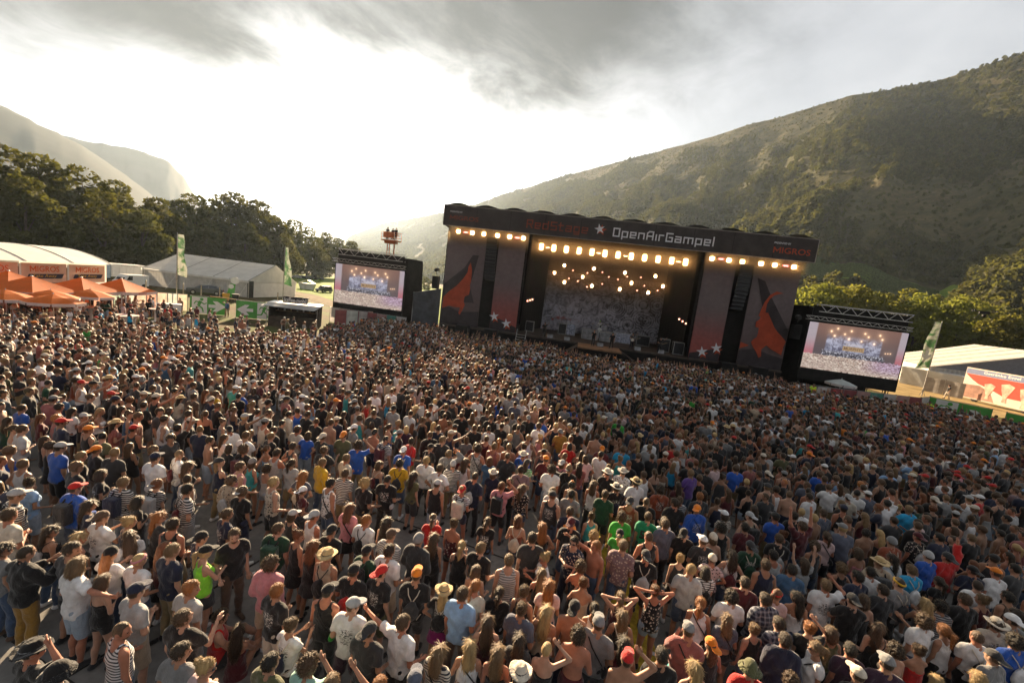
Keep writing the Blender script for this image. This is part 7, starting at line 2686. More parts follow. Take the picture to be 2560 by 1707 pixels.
# ---------------------------------------------------------------- the front rows, one by one
FRONT = '''
-8.51 6.52 m tshirt cream shorts denim short brown
-7.82 6.56 f camisole black trousers denim long dark_brown bag=gymbag:light_grey pose=glance
-7.16 6.43 f camisole black shorts black long blond pose=glance
-7.21 6.85 m tshirt white shorts black short brown hat=backcap:brown pose=phone pat=print
-6.79 6.96 f tank navy shorts denim bun blond pat=floral
-6.41 6.59 f tshirt white trousers denim long brown turn=100 pose=bow
-6.44 7.21 f tshirt charcoal shorts black long ginger pose=glance
-5.86 6.86 m tank black shorts khaki short dark_brown
-5.69 6.47 f tank maroon skirt black long auburn hat=headband:red pose=phone
-5.19 6.68 m tshirt navy shorts black short dark_brown hat=backcap:black pat=floral
-5.29 7.46 m tshirt navy shorts black short brown pat=print
-4.61 6.73 m tshirt black trousers brown short brown pose=beer turn=-110
-7.25 5.72 m longsleeve black trousers mustard shaved dark_brown pose=phone
-7.81 5.89 f tshirt grey trousers denim long dark_brown pose=glance
-6.75 5.94 m tshirt charcoal shorts black short dark_brown pose=glance
-6.32 5.63 m tshirt white shorts pale_denim bob light_brown pose=lean_r skin=sunburnt
-5.89 5.61 f camisole black hotpants black bob brown skin=fair
-6.22 6.05 f tshirt white trousers denim long ginger hat=beanie:black pose=phone
-5.69 6.00 m tshirt white shorts denim short blond hat=headband:pink pose=beer
-5.31 6.19 m tshirt navy trousers khaki short light_brown
-4.88 6.36 f tank neon_green skirt charcoal ponytail blond hat=cap:black pose=phone
-4.43 5.51 m tshirt light_grey shorts grey short ginger pose=glance
-5.05 5.28 m tshirt light_grey shorts beige short dark_brown hat=cap:navy pose=fold
-4.10 5.01 m tshirt black shorts khaki short brown pose=drink
-4.69 4.69 m tank white shorts denim shaved brown pat=striped skin=sunburnt pose=glance
-5.40 4.30 m tshirt black trousers black short black hat=fedora:black pose=scalp skin=sunburnt
-4.86 4.10 m tshirt charcoal trousers black short black hat=bucket:black
-3.79 4.57 m tshirt grey trousers denim short dark_brown pose=glance
-3.37 4.45 f tshirt pale_pink skirt denim bun blond pose=glance
-3.84 5.77 f camisole maroon skirt maroon long dark_brown pose=sit turn=25
-4.25 5.90 m tank red shorts charcoal short dark_brown pose=sit turn=-30
-4.09 7.19 m tshirt forest_green shorts grey short brown bag=backpack:forest_green pose=glance
-4.18 7.87 f tank charcoal shorts denim bob dark_brown hat=cap:light_grey
-3.64 7.70 m tank white shorts khaki short brown hat=backcap:light_grey
-3.10 7.34 m tshirt black shorts denim short dark_brown hat=backcap:black
-3.11 8.24 f tshirt pink skirt black long auburn bag=crossbag:maroon
-2.60 7.83 m tshirt white shorts denim short ginger bag=gymbag:black strap=black pose=glance
-2.17 7.90 f tank navy shorts denim long dark_brown
-1.92 7.35 m tshirt grey shorts denim short brown hat=cap:brown pat=striped
-1.27 8.35 f tshirt red shorts denim ponytail brown hat=headband:cream pose=phone
-0.77 8.12 f camisole maroon hotpants black bun brown skin=sunburnt pat=floral
-1.10 7.64 f tank black shorts black long brown
-1.34 7.24 m longsleeve charcoal trousers black short brown hat=beanie:grey
-0.51 7.52 f tank black trousers black ponytail blond skin=fair pose=phone
-0.11 7.35 m tshirt black shorts denim short light_brown pose=beer
-0.05 8.45 f tshirt black shorts denim ponytail brown pat=print
-3.64 7.11 f tank black skirt black bun auburn pose=glance
-3.25 6.93 f tank black skirt charcoal long auburn
-2.83 6.61 m tank beige shorts khaki short blond hat=fedora:straw bag=gymbag:black strap=black
-2.22 6.88 m tshirt forest_green shorts black short dark_brown hat=cap:black bag=backpack:black
-1.79 6.84 m tshirt white shorts beige short dark_brown bag=gymbag:charcoal strap=maroon pose=beer
-3.61 6.18 m longsleeve pink shorts beige curly brown pose=glance
-3.21 5.71 m tshirt black shorts cream short ginger pat=print
-2.45 5.81 m tank black trousers charcoal short black hat=cap:black bag=crossbag:green skin=sunburnt pose=stand
-2.23 6.31 m tshirt black shorts charcoal short dark_brown hat=cap:black bag=gymbag:red
-1.77 6.34 m tshirt black shorts olive short dark_brown hat=backcap:red pat=print
-1.15 6.36 m tshirt black shorts black short brown hat=cap:orange bag=gymbag:charcoal
-0.64 6.29 f tshirt black skirt magenta long blond hat=fedora:straw bag=gymbag:black pat=print
-0.30 6.03 m tshirt light_blue trousers brown short brown pose=beer
-0.14 6.89 f camisole white shorts denim bob brown skin=fair
-0.11 6.41 f tshirt cream hotpants pale_denim ponytail ginger pose=beer
0.32 6.40 f tshirt black hotpants pale_denim ponytail dark_brown
-2.73 5.26 f tshirt white trousers black bun brown bag=gymbag:navy pat=print pose=phone
-1.95 5.55 m tshirt white shorts plum short brown hat=cap:light_grey pose=glance pat=print
-1.55 5.21 m tshirt charcoal shorts black short dark_brown hat=backcap:charcoal
-1.11 5.37 m tshirt white shorts black short brown pose=lean_l skin=sunburnt
-2.61 4.57 m tshirt olive shorts black short black pose=beer
-2.10 4.55 m tshirt mint shorts denim curly brown pose=scalp
-1.71 4.36 m tank grey shorts black short light_brown pose=shade
-0.71 4.54 m tshirt navy shorts black short dark_brown hat=cap:slate
-0.48 5.06 f tshirt cream hotpants denim long light_brown bag=crossbag:black pat=striped
-0.06 5.28 f tank white hotpants denim long blond bag=crossbag:black
0.17 5.67 f tank maroon shorts black long brown pose=phone
0.36 5.20 f camisole black skirt black long light_brown
-1.13 4.42 m tshirt grey shorts black short ginger
0.46 7.02 m tank grey shorts denim short light_brown pat=striped
0.65 8.58 f camisole rust shorts denim bob auburn bag=gymbag:cream
1.22 8.55 f camisole black skirt black long ginger
1.84 8.51 m tshirt black shorts denim short brown hat=backcap:maroon
1.90 9.07 m tshirt navy shorts black short brown bag=backpack:orange
2.47 9.22 f tank teal shorts black bun brown
3.17 9.12 m tshirt green shorts black curly brown
3.02 8.63 f tshirt green shorts denim ponytail blond hat=backcap:black
3.86 9.27 m tshirt emerald shorts black short brown num=58
4.17 8.95 m tshirt slate trousers black short brown
3.56 8.31 m tank black shorts black shaved brown
2.39 8.48 f tank black skirt black curly blond
1.83 7.88 m tshirt navy trousers navy short black turn=150 pat=floral pose=fold skin=fair
2.31 7.92 m none white trousers denim short ginger turn=140 pose=cheer skin=sunburnt
2.87 7.88 m tshirt mauve shorts denim short light_brown pat=floral
0.93 7.77 m tshirt charcoal shorts black short dark_brown
1.20 7.43 f tshirt white shorts black bun blond turn=110 pose=phone
1.12 7.01 f tank black shorts black long light_brown pose=phone
1.21 6.59 f tshirt pale_pink shorts denim long ginger
0.75 6.38 f tank black shorts denim bun brown
0.69 5.91 m tshirt slate shorts black bun brown
1.89 7.26 f camisole black skirt black curly brown pose=phone
1.87 6.83 f camisole beige skirt black bun auburn pose=phone
1.58 6.07 m none white trousers navy short dark_brown hat=backcap:black skin=tan
1.99 6.31 f tank white skirt denim ponytail black
1.12 6.00 f camisole beige skirt black long blond
1.07 5.31 f camisole black shorts black shaved blond pose=scalp skin=fair
1.56 5.52 m none white shorts maroon curly dark_brown skin=sunburnt
1.92 5.76 m tshirt grey shorts charcoal short brown hat=cap:grey bag=crossbag:black
2.54 6.66 f tank maroon hotpants black ponytail light_brown bag=gymbag:maroon pose=rest
2.46 6.22 f tank black skirt black long light_brown bag=gymbag:black
3.33 7.76 m tshirt black shorts black short brown hat=backcap:charcoal bag=gymbag:light_grey
3.21 6.82 f tank black hotpants pale_denim bun auburn pose=rest pat=floral
4.18 8.02 f tank charcoal shorts black bun blond
4.59 8.86 m tshirt black shorts black short black hat=backcap:black pose=drink
4.92 8.58 m tshirt charcoal shorts black short brown hat=cap:white pat=print
5.29 8.85 f camisole beige shorts black bob brown hat=beanie:cream
4.95 8.15 f tshirt pale_pink shorts black short brown hat=beanie:cream pat=floral
4.13 7.47 m tshirt light_grey shorts denim short blond pose=bow
4.57 7.66 f tshirt white shorts denim bob black bag=gymbag:black pat=striped strap=black
5.41 8.22 f tank white shorts denim long dark_brown bag=gymbag:maroon strap=maroon
6.01 8.58 m tshirt forest_green shorts black short black hat=backcap:charcoal bag=gymbag:forest_green pat=print
6.31 9.33 m tshirt maroon shorts black short black
5.14 7.27 m tshirt maroon shorts charcoal short dark_brown
4.67 6.88 m tshirt white shorts denim curly black
3.99 6.66 f tank white shorts black ponytail ginger bag=crossbag:black pose=beer
4.37 6.42 f crop slate hotpants black long light_brown bag=crossbag:black
3.81 5.85 f tank charcoal shorts black long brown hat=backcap:orange
3.38 5.81 m tshirt dusty_red shorts teal short brown hat=cap:grey pose=phone bag=crossbag:maroon
2.80 5.36 m tshirt black shorts black short black
3.29 5.30 f tank black shorts black long blond
2.22 5.18 m none white shorts black short brown hat=cap:red pose=scalp skin=tan
2.34 5.66 f tank maroon skirt black long black
0.68 4.91 f camisole black shorts black bob brown hat=fedora:cream
4.11 5.32 m tshirt red shorts denim short brown hat=bucket:olive
5.26 6.81 m longsleeve navy shorts black short dark_brown pat=plaid
4.78 6.30 f tank black hotpants denim bun light_brown
5.91 7.86 m tank navy shorts black short brown skin=tan
0.68 5.49 f tshirt charcoal shorts black long dark_brown
8.20 10.29 m tshirt black shorts denim short dark_brown
9.27 10.64 m tshirt slate shorts black short brown
9.66 10.30 m tank brown shorts black shaved brown
9.83 9.90 m none white shorts black short black skin=olive pose=glance
8.57 9.60 f tshirt pale_pink shorts black ponytail brown bag=crossbag:black
7.95 9.66 m tshirt maroon shorts denim short brown pose=hands
7.20 8.46 f tshirt light_grey shorts black long brown pose=hands
7.88 9.07 f tank charcoal shorts denim curly brown
7.97 8.37 f tank black shorts black curly light_brown
9.00 9.12 f camisole pink shorts denim bob brown
10.10 9.48 m tshirt rust shorts black short brown hat=beanie:grey bag=gymbag:cream
9.74 9.02 f tshirt white shorts denim long dark_brown bag=crossbag:black pose=glance_l
11.29 9.99 m tshirt black shorts black short brown hat=backcap:maroon bag=gymbag:light_grey pat=floral
10.60 9.05 m tshirt blue shorts black short brown hat=beanie:light_grey
11.03 9.04 m longsleeve red shorts black short dark_brown pose=fist hat=backcap:charcoal
9.62 8.45 m tshirt azure shorts denim short light_brown bag=gymbag:white
8.65 7.76 m tshirt grey shorts black short dark_brown hat=headband:yellow bag=gymbag:charcoal
6.49 7.88 m tshirt steel_blue shorts black short black
6.35 8.28 m tank light_grey shorts denim short black
7.81 7.80 m tshirt navy shorts denim short black
8.48 8.22 m tshirt white shorts denim short black
6.88 7.45 m tshirt white shorts denim short light_brown pat=print pose=shade
8.24 7.65 m tshirt charcoal shorts black short dark_brown
7.13 7.10 m tshirt black shorts grey short dark_brown hat=backcap:charcoal pose=phone
7.54 7.30 f camisole black shorts black bob brown
8.86 7.38 f camisole charcoal skirt black long blond pose=phone
9.28 7.48 f tshirt light_grey shorts denim curly black pat=striped
10.17 8.35 f tshirt black shorts black ponytail dark_brown bag=gymbag:black
9.77 7.52 m tshirt black shorts black short brown
10.48 7.79 f tank maroon skirt black bun light_brown
11.36 8.76 m tshirt navy shorts black short dark_brown hat=backcap:black bag=gymbag:navy
11.86 8.72 m tshirt white shorts denim short brown hat=cap:orange
11.07 7.85 m tank brown shorts black short black
10.23 7.10 m tshirt grey shorts black short dark_brown hat=backcap:white
8.95 6.57 m tshirt white shorts black shaved brown bag=gymbag:black skin=sunburnt
8.56 6.74 f tank white shorts black ponytail ginger
8.13 6.76 m tshirt white shorts denim curly brown pose=drink
7.63 6.27 f camisole red shorts black bun brown pose=phone
7.05 6.11 f camisole beige shorts black curly dark_brown skin=fair
6.46 5.66 m tshirt plum shorts black short dark_brown hat=cap:grey
7.24 6.63 f camisole charcoal shorts black long brown bag=gymbag:black pose=glance
6.15 5.96 m tshirt plum shorts denim short black
6.19 6.39 f tank olive shorts black bob brown
5.76 6.35 f tshirt black shorts denim bun ginger pose=shade
5.59 5.94 f tshirt white shorts denim ponytail light_brown turn=80 bag=crossbag:black
5.90 5.51 m tshirt black shorts black short brown hat=cap:cream
7.34 5.69 f tank black shorts black bob blond
9.58 6.54 m tshirt blue shorts denim curly black bag=gymbag:white pose=beer
4.77 5.35 f tank charcoal shorts black curly brown
8.07 5.76 f tshirt black shorts denim bob blond
6.13 7.17 f camisole white shorts denim long black pose=glance_l
5.71 7.16 f tshirt pale_pink shorts denim ponytail auburn hat=headband:red pose=glance
5.21 6.32 m longsleeve navy shorts black short dark_brown pat=plaid
5.02 5.91 m longsleeve navy trousers navy short dark_brown
'''
FARSPOTS = '''
-5.94 11.67 blue
-4.62 10.07 yellow
-2.67 10.50 yellow
-7.98 14.27 dusty_red
-5.01 13.64 teal
-4.41 13.39 grey
-2.76 12.05 red
-1.32 11.94 maroon
-0.15 12.40 dusty_red
-1.54 10.44 white
-2.71 9.58 black
-5.80 9.59 light_grey
-4.74 9.33 slate
-4.13 10.43 cream
-3.23 13.26 plum
-0.79 9.61 white
0.20 9.98 pink
0.84 18.26 white
4.15 13.07 teal
5.98 13.17 azure
6.14 12.15 purple
2.45 13.50 red
10.30 22.25 azure
5.06 17.59 pink
3.23 18.00 blue
1.66 15.68 blue
0.75 12.94 blue
0.81 12.23 blue
0.91 11.68 green
7.86 15.73 white
6.90 16.01 slate
3.46 14.36 white
2.18 12.56 maroon
8.16 13.11 blue
4.72 10.81 rust
5.33 9.87 blue
7.07 11.53 maroon
4.53 11.78 white
2.39 14.68 mustard
1.53 14.26 pink
6.58 12.34 black
3.00 10.20 forest_green
4.07 11.03 white
11.87 15.53 steel_blue
15.77 16.61 light_blue
17.60 17.41 white
16.67 18.40 steel_blue
18.54 21.41 orange
25.67 26.96 maroon
25.43 21.62 white
22.28 17.97 white
18.38 16.28 white
18.69 16.06 azure
16.34 15.11 white
18.56 15.52 pink
15.24 13.00 light_grey
12.05 12.36 slate
16.54 13.10 red
12.07 13.67 light_blue
8.95 11.60 white
9.72 11.66 white
13.11 12.55 white
9.26 10.70 slate
-29.22 23.41 white
-28.02 21.84 white
-27.83 25.11 white
-25.26 20.92 white
-19.77 17.20 white
-18.08 17.30 green
-15.40 16.73 white
-26.04 31.37 red
-21.11 23.05 red
-13.94 11.09 blue
-10.42 8.90 blue
-12.82 11.46 white
-12.12 11.42 white
-13.09 10.91 maroon
-7.94 10.36 white
-7.90 10.96 white
-10.71 12.25 white
-8.56 11.00 navy
-8.20 9.07 white
-12.27 14.39 pale_pink
-22.27 22.27 white
-12.91 10.02 light_grey
-10.57 14.26 yellow
-8.05 9.57 white
-10.47 14.97 teal
'''
rg = random.Random(11)
XY = []
for line in FRONT.strip().split('\n'):
    w = line.split()
    x, y, sex, top, topc, bot, botc, hair, hairc = float(w[0]), float(w[1]), *[v.replace('_', ' ') for v in w[2:9]]
    kw = {}
    for tkn in w[9:]:
        k, v = tkn.split('=')
        v = v.replace('_', ' ')
        if k == 'hat':
            kw['hat'], kw['hatc'] = v.split(':')
        elif k == 'bag':
            kw['bag'], kw['bagc'] = v.split(':')
        elif k == 'pat':
            kw['pattern'] = v
        elif k == 'turn':
            kw['turn'] = float(v)
        elif k == 'num':
            kw['extra'] = ('text', (v, .26, .22, 'charcoal', 1.16))
        else:
            kw[k] = v.replace(' ', '_') if k == 'pose' else v
    pose = kw.pop('pose', None) or rg.choice(['stand', 'stand', 'beer', 'fold', 'walk', 'hips' if sex == 'f' else 'fold'])
    if 'turn' not in kw:
        kw['turn'] = rg.uniform(-16, 16)
    kw.setdefault('skin', rg.choice(['fair', 'tan', 'tan', 'sunburnt']))
    person(x, y, sex, pose, None if top == 'none' else top, topc, bot, botc, hair, hairc, **kw)
    XY.append((x, y))


def in_crowd(x, y):
    """is this spot of the showground filled by the audience"""
    s_, t_ = (Vector((x, y, 0)) - SO).dot(SU), (Vector((x, y, 0)) - SO).dot(SN)
    if t_ > -5.6 or (15.5 < s_ < 24.2 and t_ > -8.2):
        if not (-14 < s_ < 2.5 and t_ < -2.2):
            return False
    az_ = math.degrees(math.atan2(x, y))
    if not -56 < az_ < 58 or y < 4:
        return False
    if x > 25.5 and y > 32.6:
        return False
    if x > 34 and y > 33.5 - (x - 34) * .75:
        return False
    if x < -16 and y > (31 + (x + 16) * .95 if x > -22 else 25.5):
        if y > 37.5 + (x + 17.5) * .3 or rg.random() > .012:
            return False
    if x < -29 and y > 33:
        return False
    if x < -30.5 and y > 24:
        return False
    return True


class Hash:
    def __init__(self, c):
        self.c, self.d = c, {}

    def add(self, x, y):
        self.d.setdefault((int(x // self.c), int(y // self.c)), []).append((x, y))

    def free(self, x, y, r):
        i, j = int(x // self.c), int(y // self.c)
        for a in (-1, 0, 1):
            for b in (-1, 0, 1):
                for px, py in self.d.get((i + a, j + b), ()):
                    if (px - x) ** 2 + (py - y) ** 2 < r * r:
                        return False
        return True


hs = Hash(1.2)
for x, y in XY:
    hs.add(x, y)
spots = []
for line in FARSPOTS.strip().split('\n'):
    a, b, c = line.split()
    a, b = float(a), float(b)
    if hs.free(a, b, .4):
        hs.add(a, b)
        spots.append((a, b, c.replace('_', ' ')))
for _ in range(150000):
    x, y = rg.uniform(-50, 52), rg.uniform(4, 47.5)
    d = math.hypot(x, y)
    if d < 9.6 or not in_crowd(x, y):
        continue
    r = .54 - .07 * min(1, max(0, (d - 11) / 12)) - (.03 if x > 2 and y > 14 else 0)
    r *= .93 + .22 * (.5 + .5 * math.sin(x * .9 + 2.1 * math.sin(y * .53)) * math.sin(y * .8 + 1.7 * math.sin(x * .41)))
    if x < -14:
        r += .06 * min(1, (-14 - x) / 12)
    if hs.free(x, y, r * rg.uniform(.9, 1.12)):
        hs.add(x, y)
        spots.append((x, y, None))
# people round the tables and under the canopies
for _ in range(420):
    x, y = rg.uniform(-40.5, -27.5), rg.uniform(24, 41.5)
    if y > 40.5 + (x + 34) * .55 or (x > -33 and y > 36.5):
        continue
    if any((x - a) ** 2 + (y - b) ** 2 < .9 ** 2 for a, b in ((-34.6, 32.3), (-30.1, 30.6), (-32.2, 35.6), (-33.4, 38.6), (-30.8, 26.2))):
        continue
    if hs.free(x, y, .75):
        hs.add(x, y)
        spots.append((x, y, None))
spots.sort(key=lambda p: math.hypot(p[0], p[1]))

TOPC = ['black'] * 26 + ['white'] * 17 + ['charcoal'] * 8 + ['light grey'] * 8 + ['grey'] * 7 + ['navy'] * 8 + ['cream'] * 3 + ['beige'] * 3 + ['maroon'] * 4 + ['slate'] * 4 + ['steel blue'] * 3 + ['blue'] * 2 + ['light blue'] * 2 + ['olive'] * 2 + ['forest green'] * 2 + ['dusty red'] * 2 + ['pink', 'pale pink', 'red', 'rust', 'mauve', 'teal', 'green', 'brown', 'plum', 'azure', 'pale pink', 'brown'] + ['black'] * 26 + ['white'] * 6 + ['charcoal'] * 12 + ['navy'] * 4
HC = ['dark brown'] * 11 + ['brown'] * 9 + ['light brown'] * 4 + ['blond'] * 2 + ['black'] * 5 + ['ginger'] * 1 + ['auburn'] * 2
NEAR = 300 - len(XY) - 14
near, mass = spots[:NEAR], spots[NEAR:]
for x, y, c in near:
    sex = rg.choice('mmf')
    top = rg.choice(['tshirt'] * 6 + ['tank'] * 2 + (['longsleeve'] if sex == 'm' else ['camisole', 'tank', 'crop']))
    hat = rg.choice([None] * 9 + ['cap', 'backcap', 'cap', 'fedora', 'beanie'])
    bag = rg.choice([None] * 5 + ['gymbag', 'gymbag', 'backpack', 'crossbag'])
    person(x, y, sex, rg.choice(['stand', 'stand', 'beer', 'fold', 'fold', 'hips', 'glance', 'glance_l', 'phone', 'walk', 'beer', 'stand', 'fold', 'scalp', 'drink']), top, c or rg.choice(TOPC),
           rg.choice(['shorts', 'shorts', 'trousers'] if sex == 'm' else ['hotpants', 'shorts', 'skirt', 'trousers']), rg.choice(['denim', 'black', 'charcoal', 'khaki', 'grey', 'navy', 'pale denim']),
           rg.choice(['short', 'short', 'short', 'curly', 'shaved'] if sex == 'm' else ['long', 'long', 'ponytail', 'bun', 'bob', 'curly']), rg.choice(HC), hat, rg.choice(['straw', 'cream']) if hat == 'fedora' else rg.choice(['black', 'charcoal', 'white', 'red', 'navy', 'grey', 'orange', 'light grey']),
           bag, rg.choice(['black', 'charcoal', 'cream', 'maroon', 'navy', 'light grey']), rg.uniform(-22, 22), rg.choice(['fair', 'tan', 'tan', 'sunburnt', 'olive']), rg.choice(['plain'] * 9 + ['print', 'print', 'striped', 'floral']))

# ---------------------------------------------------------------- performers, stewards and the lift crew
back = math.atan2(-SN.x, -SN.y)


def on_stage(s_, t_, z_, *a, **k):
    p = SW(s_, t_)
    k.setdefault('turn', 0)
    return person(p.x, p.y, *a, face=back, z=z_, group='people on duty', **k)


on_stage(19.1, -1.6, 1.7, 'm', 'drink', 'tshirt', 'black', 'trousers', 'charcoal', 'short', 'dark brown', label='singer in black with microphone arm bent, walking on the catwalk')
on_stage(21.1, -1.6, 1.7, 'm', 'walk', 'tshirt', 'black', 'trousers', 'black', 'short', 'brown', hat='cap', hatc='black', label='second singer in black and cap on the catwalk', turn=-15)
on_stage(23.6, 1.3, 1.7, 'm', 'guitar', 'tshirt', 'charcoal', 'trousers', 'black', 'short', 'black', label='guitarist with a white guitar before the printed amplifier case')
on_stage(13.5, -.0, 1.7, 'm', 'guitar', 'tshirt', 'black', 'trousers', 'black', 'short', 'black', label='bass player alone on the deck near the access stairs')
on_stage(26.6, .6, 1.7, 'm', 'guitar', 'tshirt', 'black', 'trousers', 'black', 'short', 'dark brown', label='guitarist in black by the drape under the amber lamps')
on_stage(20.2, 10.3, 3.05, 'm', 'sit', 'tshirt', 'white', 'trousers', 'charcoal', 'short', 'dark brown', hat='beanie', hatc='neon green', label='drummer with bright green headwear behind the drum kit')
gm_ = mat('guitar_white', (0.6, 0.58, 0.52), .3, .05)
for s_, t_, lb, mm in ((23.6, 1.08, 'white electric guitar held before the printed amplifier case', gm_), (13.5, -.22, 'dark bass guitar held by the player near the stairs', DKMETAL), (26.6, .38, 'dark electric guitar held under the amber lamps', DKMETAL)):
    g = empty('electric_guitar', SW(s_, t_, 2.75), SA, lb, 'guitar', 'guitars on stage')
    MB().lathe([(.02, -.03), (.17, -.03), (.18, 0), (.17, .03), (.02, .03)], 14).build('body', mm, g, rot=(math.pi / 2, 0, 0))
    MB().bar((.1, -.02, .03), (.68, -.02, .27), .05, .03).build('neck', WOOD, g)
    MB().bar((.66, -.02, .26), (.82, -.02, .33), .08, .03).build('headstock', mm, g)
person(-31.2, 43.1, 'm', 'shade', 'vest', 'steel blue', 'trousers', 'khaki', 'short', 'brown', face='camera', label='steward in blue vest standing in the gap between exit banners', group='people on duty', sc=1.02)
person(27.6, 34.6, 'm', 'stand', 'longsleeve', 'neon yellow', 'trousers', 'black', 'short', 'dark brown', face='camera', label='guard in neon yellow jacket closest to the white parasol', group='people on duty')
person(26.9, 34.9, 'm', 'fold', 'longsleeve', 'neon yellow', 'trousers', 'black', 'short', 'dark brown', face='camera', label='guard in neon yellow jacket closest to the stage wing', group='people on duty')
person(36.3, 34.0, 'm', 'hips', 'longsleeve', 'neon yellow', 'trousers', 'black', 'short', 'dark brown', face='camera', label='guard in neon yellow jacket beside the green exit banner', group='people on duty')
person(54.5, 49.3, 'm', 'walk', 'tshirt', 'black', 'trousers', 'cream', 'short', 'dark brown', face=R(-70), label='person in black top and cream trousers walking past the grey site wall', group='people on duty')
for i, (dx, lb) in enumerate(((-.75, 'camera operator at the corner of the lift basket'), (.2, 'person in the middle of the lift basket'), (.75, 'person leaning at the far rail of the lift basket'))):
    p = lf.matrix_basis @ Vector((dx, .1, 0))
    person(-19.6 + dx * math.cos(R(18)), 60.4 - dx * math.sin(R(18)), 'm', ['phone', 'fold', 'stand'][i], 'tshirt', 'charcoal', 'trousers', 'black', 'short', 'dark brown', z=11.7, label=lb, group='people on duty', face=R(20))


# ---------------------------------------------------------------- names for everyone: what sets each apart
POSEW = {'stand': '', 'fold': 'arms folded', 'beer': 'forearm bent', 'fist': 'one fist raised', 'hands': 'both arms raised', 'scalp': 'hand on head', 'hips': 'hands on hips', 'phone': 'hands held up in front', 'drink': 'drinking', 'rest': 'hands behind head', 'lean_r': 'arm round neighbour', 'lean_l': 'arm stretched to neighbour',
         'walk': 'mid-step', 'cheer': 'arm lifted', 'shade': 'shading eyes', 'glance': 'head turned', 'glance_l': 'head turned aside', 'sit': 'sitting on the ground', 'bow': 'head bowed', 'guitar': ''}
HATW = {'cap': 'cap', 'backcap': 'backwards cap', 'fedora': 'brimmed hat', 'sunhat': 'sun hat', 'bucket': 'bucket hat', 'beanie': 'beanie', 'headband': 'headband'}
HAIRW = {'short': 'short {} hair', 'shaved': 'shaven {} head', 'curly': 'curly {} hair', 'bob': '{} bob', 'long': 'long {} hair', 'ponytail': '{} ponytail', 'bun': '{} hair bun'}
BAGW = {'gymbag': 'drawstring bag', 'backpack': 'backpack', 'crossbag': 'shoulder bag'}
PATW = {'plain': '', 'print': 'printed ', 'striped': 'striped ', 'floral': 'patterned ', 'plaid': 'checked '}


def look(d, lv):
    s = 'bare-chested person' if not d['top'] else 'person in %s%s %s' % (PATW[d['pattern']], d['topc'], WORD[d['top']])
    ex = []
    if d['hat']:
        ex.append(d['hatc'] + ' ' + HATW[d['hat']])
    elif d['hair']:
        ex.append(HAIRW[d['hair']].format(d['hairc']))
    if d['bag']:
        ex.append(d['bagc'] + ' ' + BAGW[d['bag']])
    if lv >= 1 and d['bot'] and d['top'] != 'dress':
        ex.append(d['botc'] + ' ' + WORD[d['bot']])
    if lv >= 2 and POSEW[d['pose']]:
        ex.append(POSEW[d['pose']])
    return s + (' with ' + ', '.join(ex) if ex else '')


def short_look(d):
    a = 'the bare-chested person' if not d['top'] else 'the %s%s %s' % (PATW[d['pattern']], d['topc'], WORD[d['top']])
    return a + (' and %s %s' % (d['hatc'], HATW[d['hat']]) if d['hat'] else ' and %s hair' % d['hairc'] if d['hair'] else '')


used = {}
todo = []
for o, d in PEOPLE:
    if d['label']:
        tag(o, d['label'], 'person', d['group'])
    else:
        todo.append((o, d))
for lv in (0, 1, 2):
    cnt = {}
    for o, d in todo:
        cnt.setdefault(look(d, lv), []).append((o, d))
    rest = []
    for lb, lst in cnt.items():
        if len(lst) == 1 and len(lb.split()) <= 16:
            tag(lst[0][0], lb, 'person', lst[0][1]['group'])
            used[lb] = 1
        else:
            rest += lst
    todo = rest
for o, d in todo:
    nb_ = sorted((p for p in PEOPLE if p[0] is not o), key=lambda p: (p[1]['x'] - d['x']) ** 2 + (p[1]['y'] - d['y']) ** 2)[:8]
    done = False
    for k, rel in [(k, rel) for k in range(8) for rel in ('beside', 'next to', 'close to')]:
        base = 'bare-chested person' if not d['top'] else 'person in %s%s %s' % (PATW[d['pattern']], d['topc'], WORD[d['top']])
        lb = base + ' ' + rel + ' ' + short_look(nb_[k][1])
        if lb not in used and len(lb.split()) <= 16:
            tag(o, lb, 'person', d['group'])
            used[lb] = 1
            done = True
            break
    if not done:
        tag(o, look(d, 1)[:120], 'person', d['group'])

for o, d in PEOPLE:
    if not d['label'] and len(o['label'].split()) <= 9:
        o['label'] = o['label'] + ', at the near edge of the crowd'
# ---------------------------------------------------------------- the packed audience beyond the front rows
def inst_mat(name, attr, rough=.85, hairy=False):
    m = bpy.data.materials.new(name)
    m.use_nodes = True
    t = NT(m.node_tree)
    bs = t.n['Principled BSDF']
    a = t.new('ShaderNodeAttribute')
    a.attribute_type = 'INSTANCER'
    a.attribute_name = attr
    co = t.new('ShaderNodeTexCoord').outputs['Object']
    n = t.noise(co, 9, 3, .6)
    c = t.mix(t.ramp(n, .3, .7, 0, .35), a.outputs['Color'], t.mix(.6, a.outputs['Color'], (0, 0, 0)))
    t.l.new(c, bs.inputs['Base Color'])
    bs.inputs['Roughness'].default_value = rough
    bs.inputs['Specular IOR Level'].default_value = .3
    if attr == 'chair':
        bs.inputs['Sheen Weight'].default_value = .5
        bs.inputs['Sheen Roughness'].default_value = .35
        bs.inputs['Sheen Tint'].default_value = (.95, .72, .45, 1)
    else:
        bs.inputs['Sheen Weight'].default_value = .25
    return m


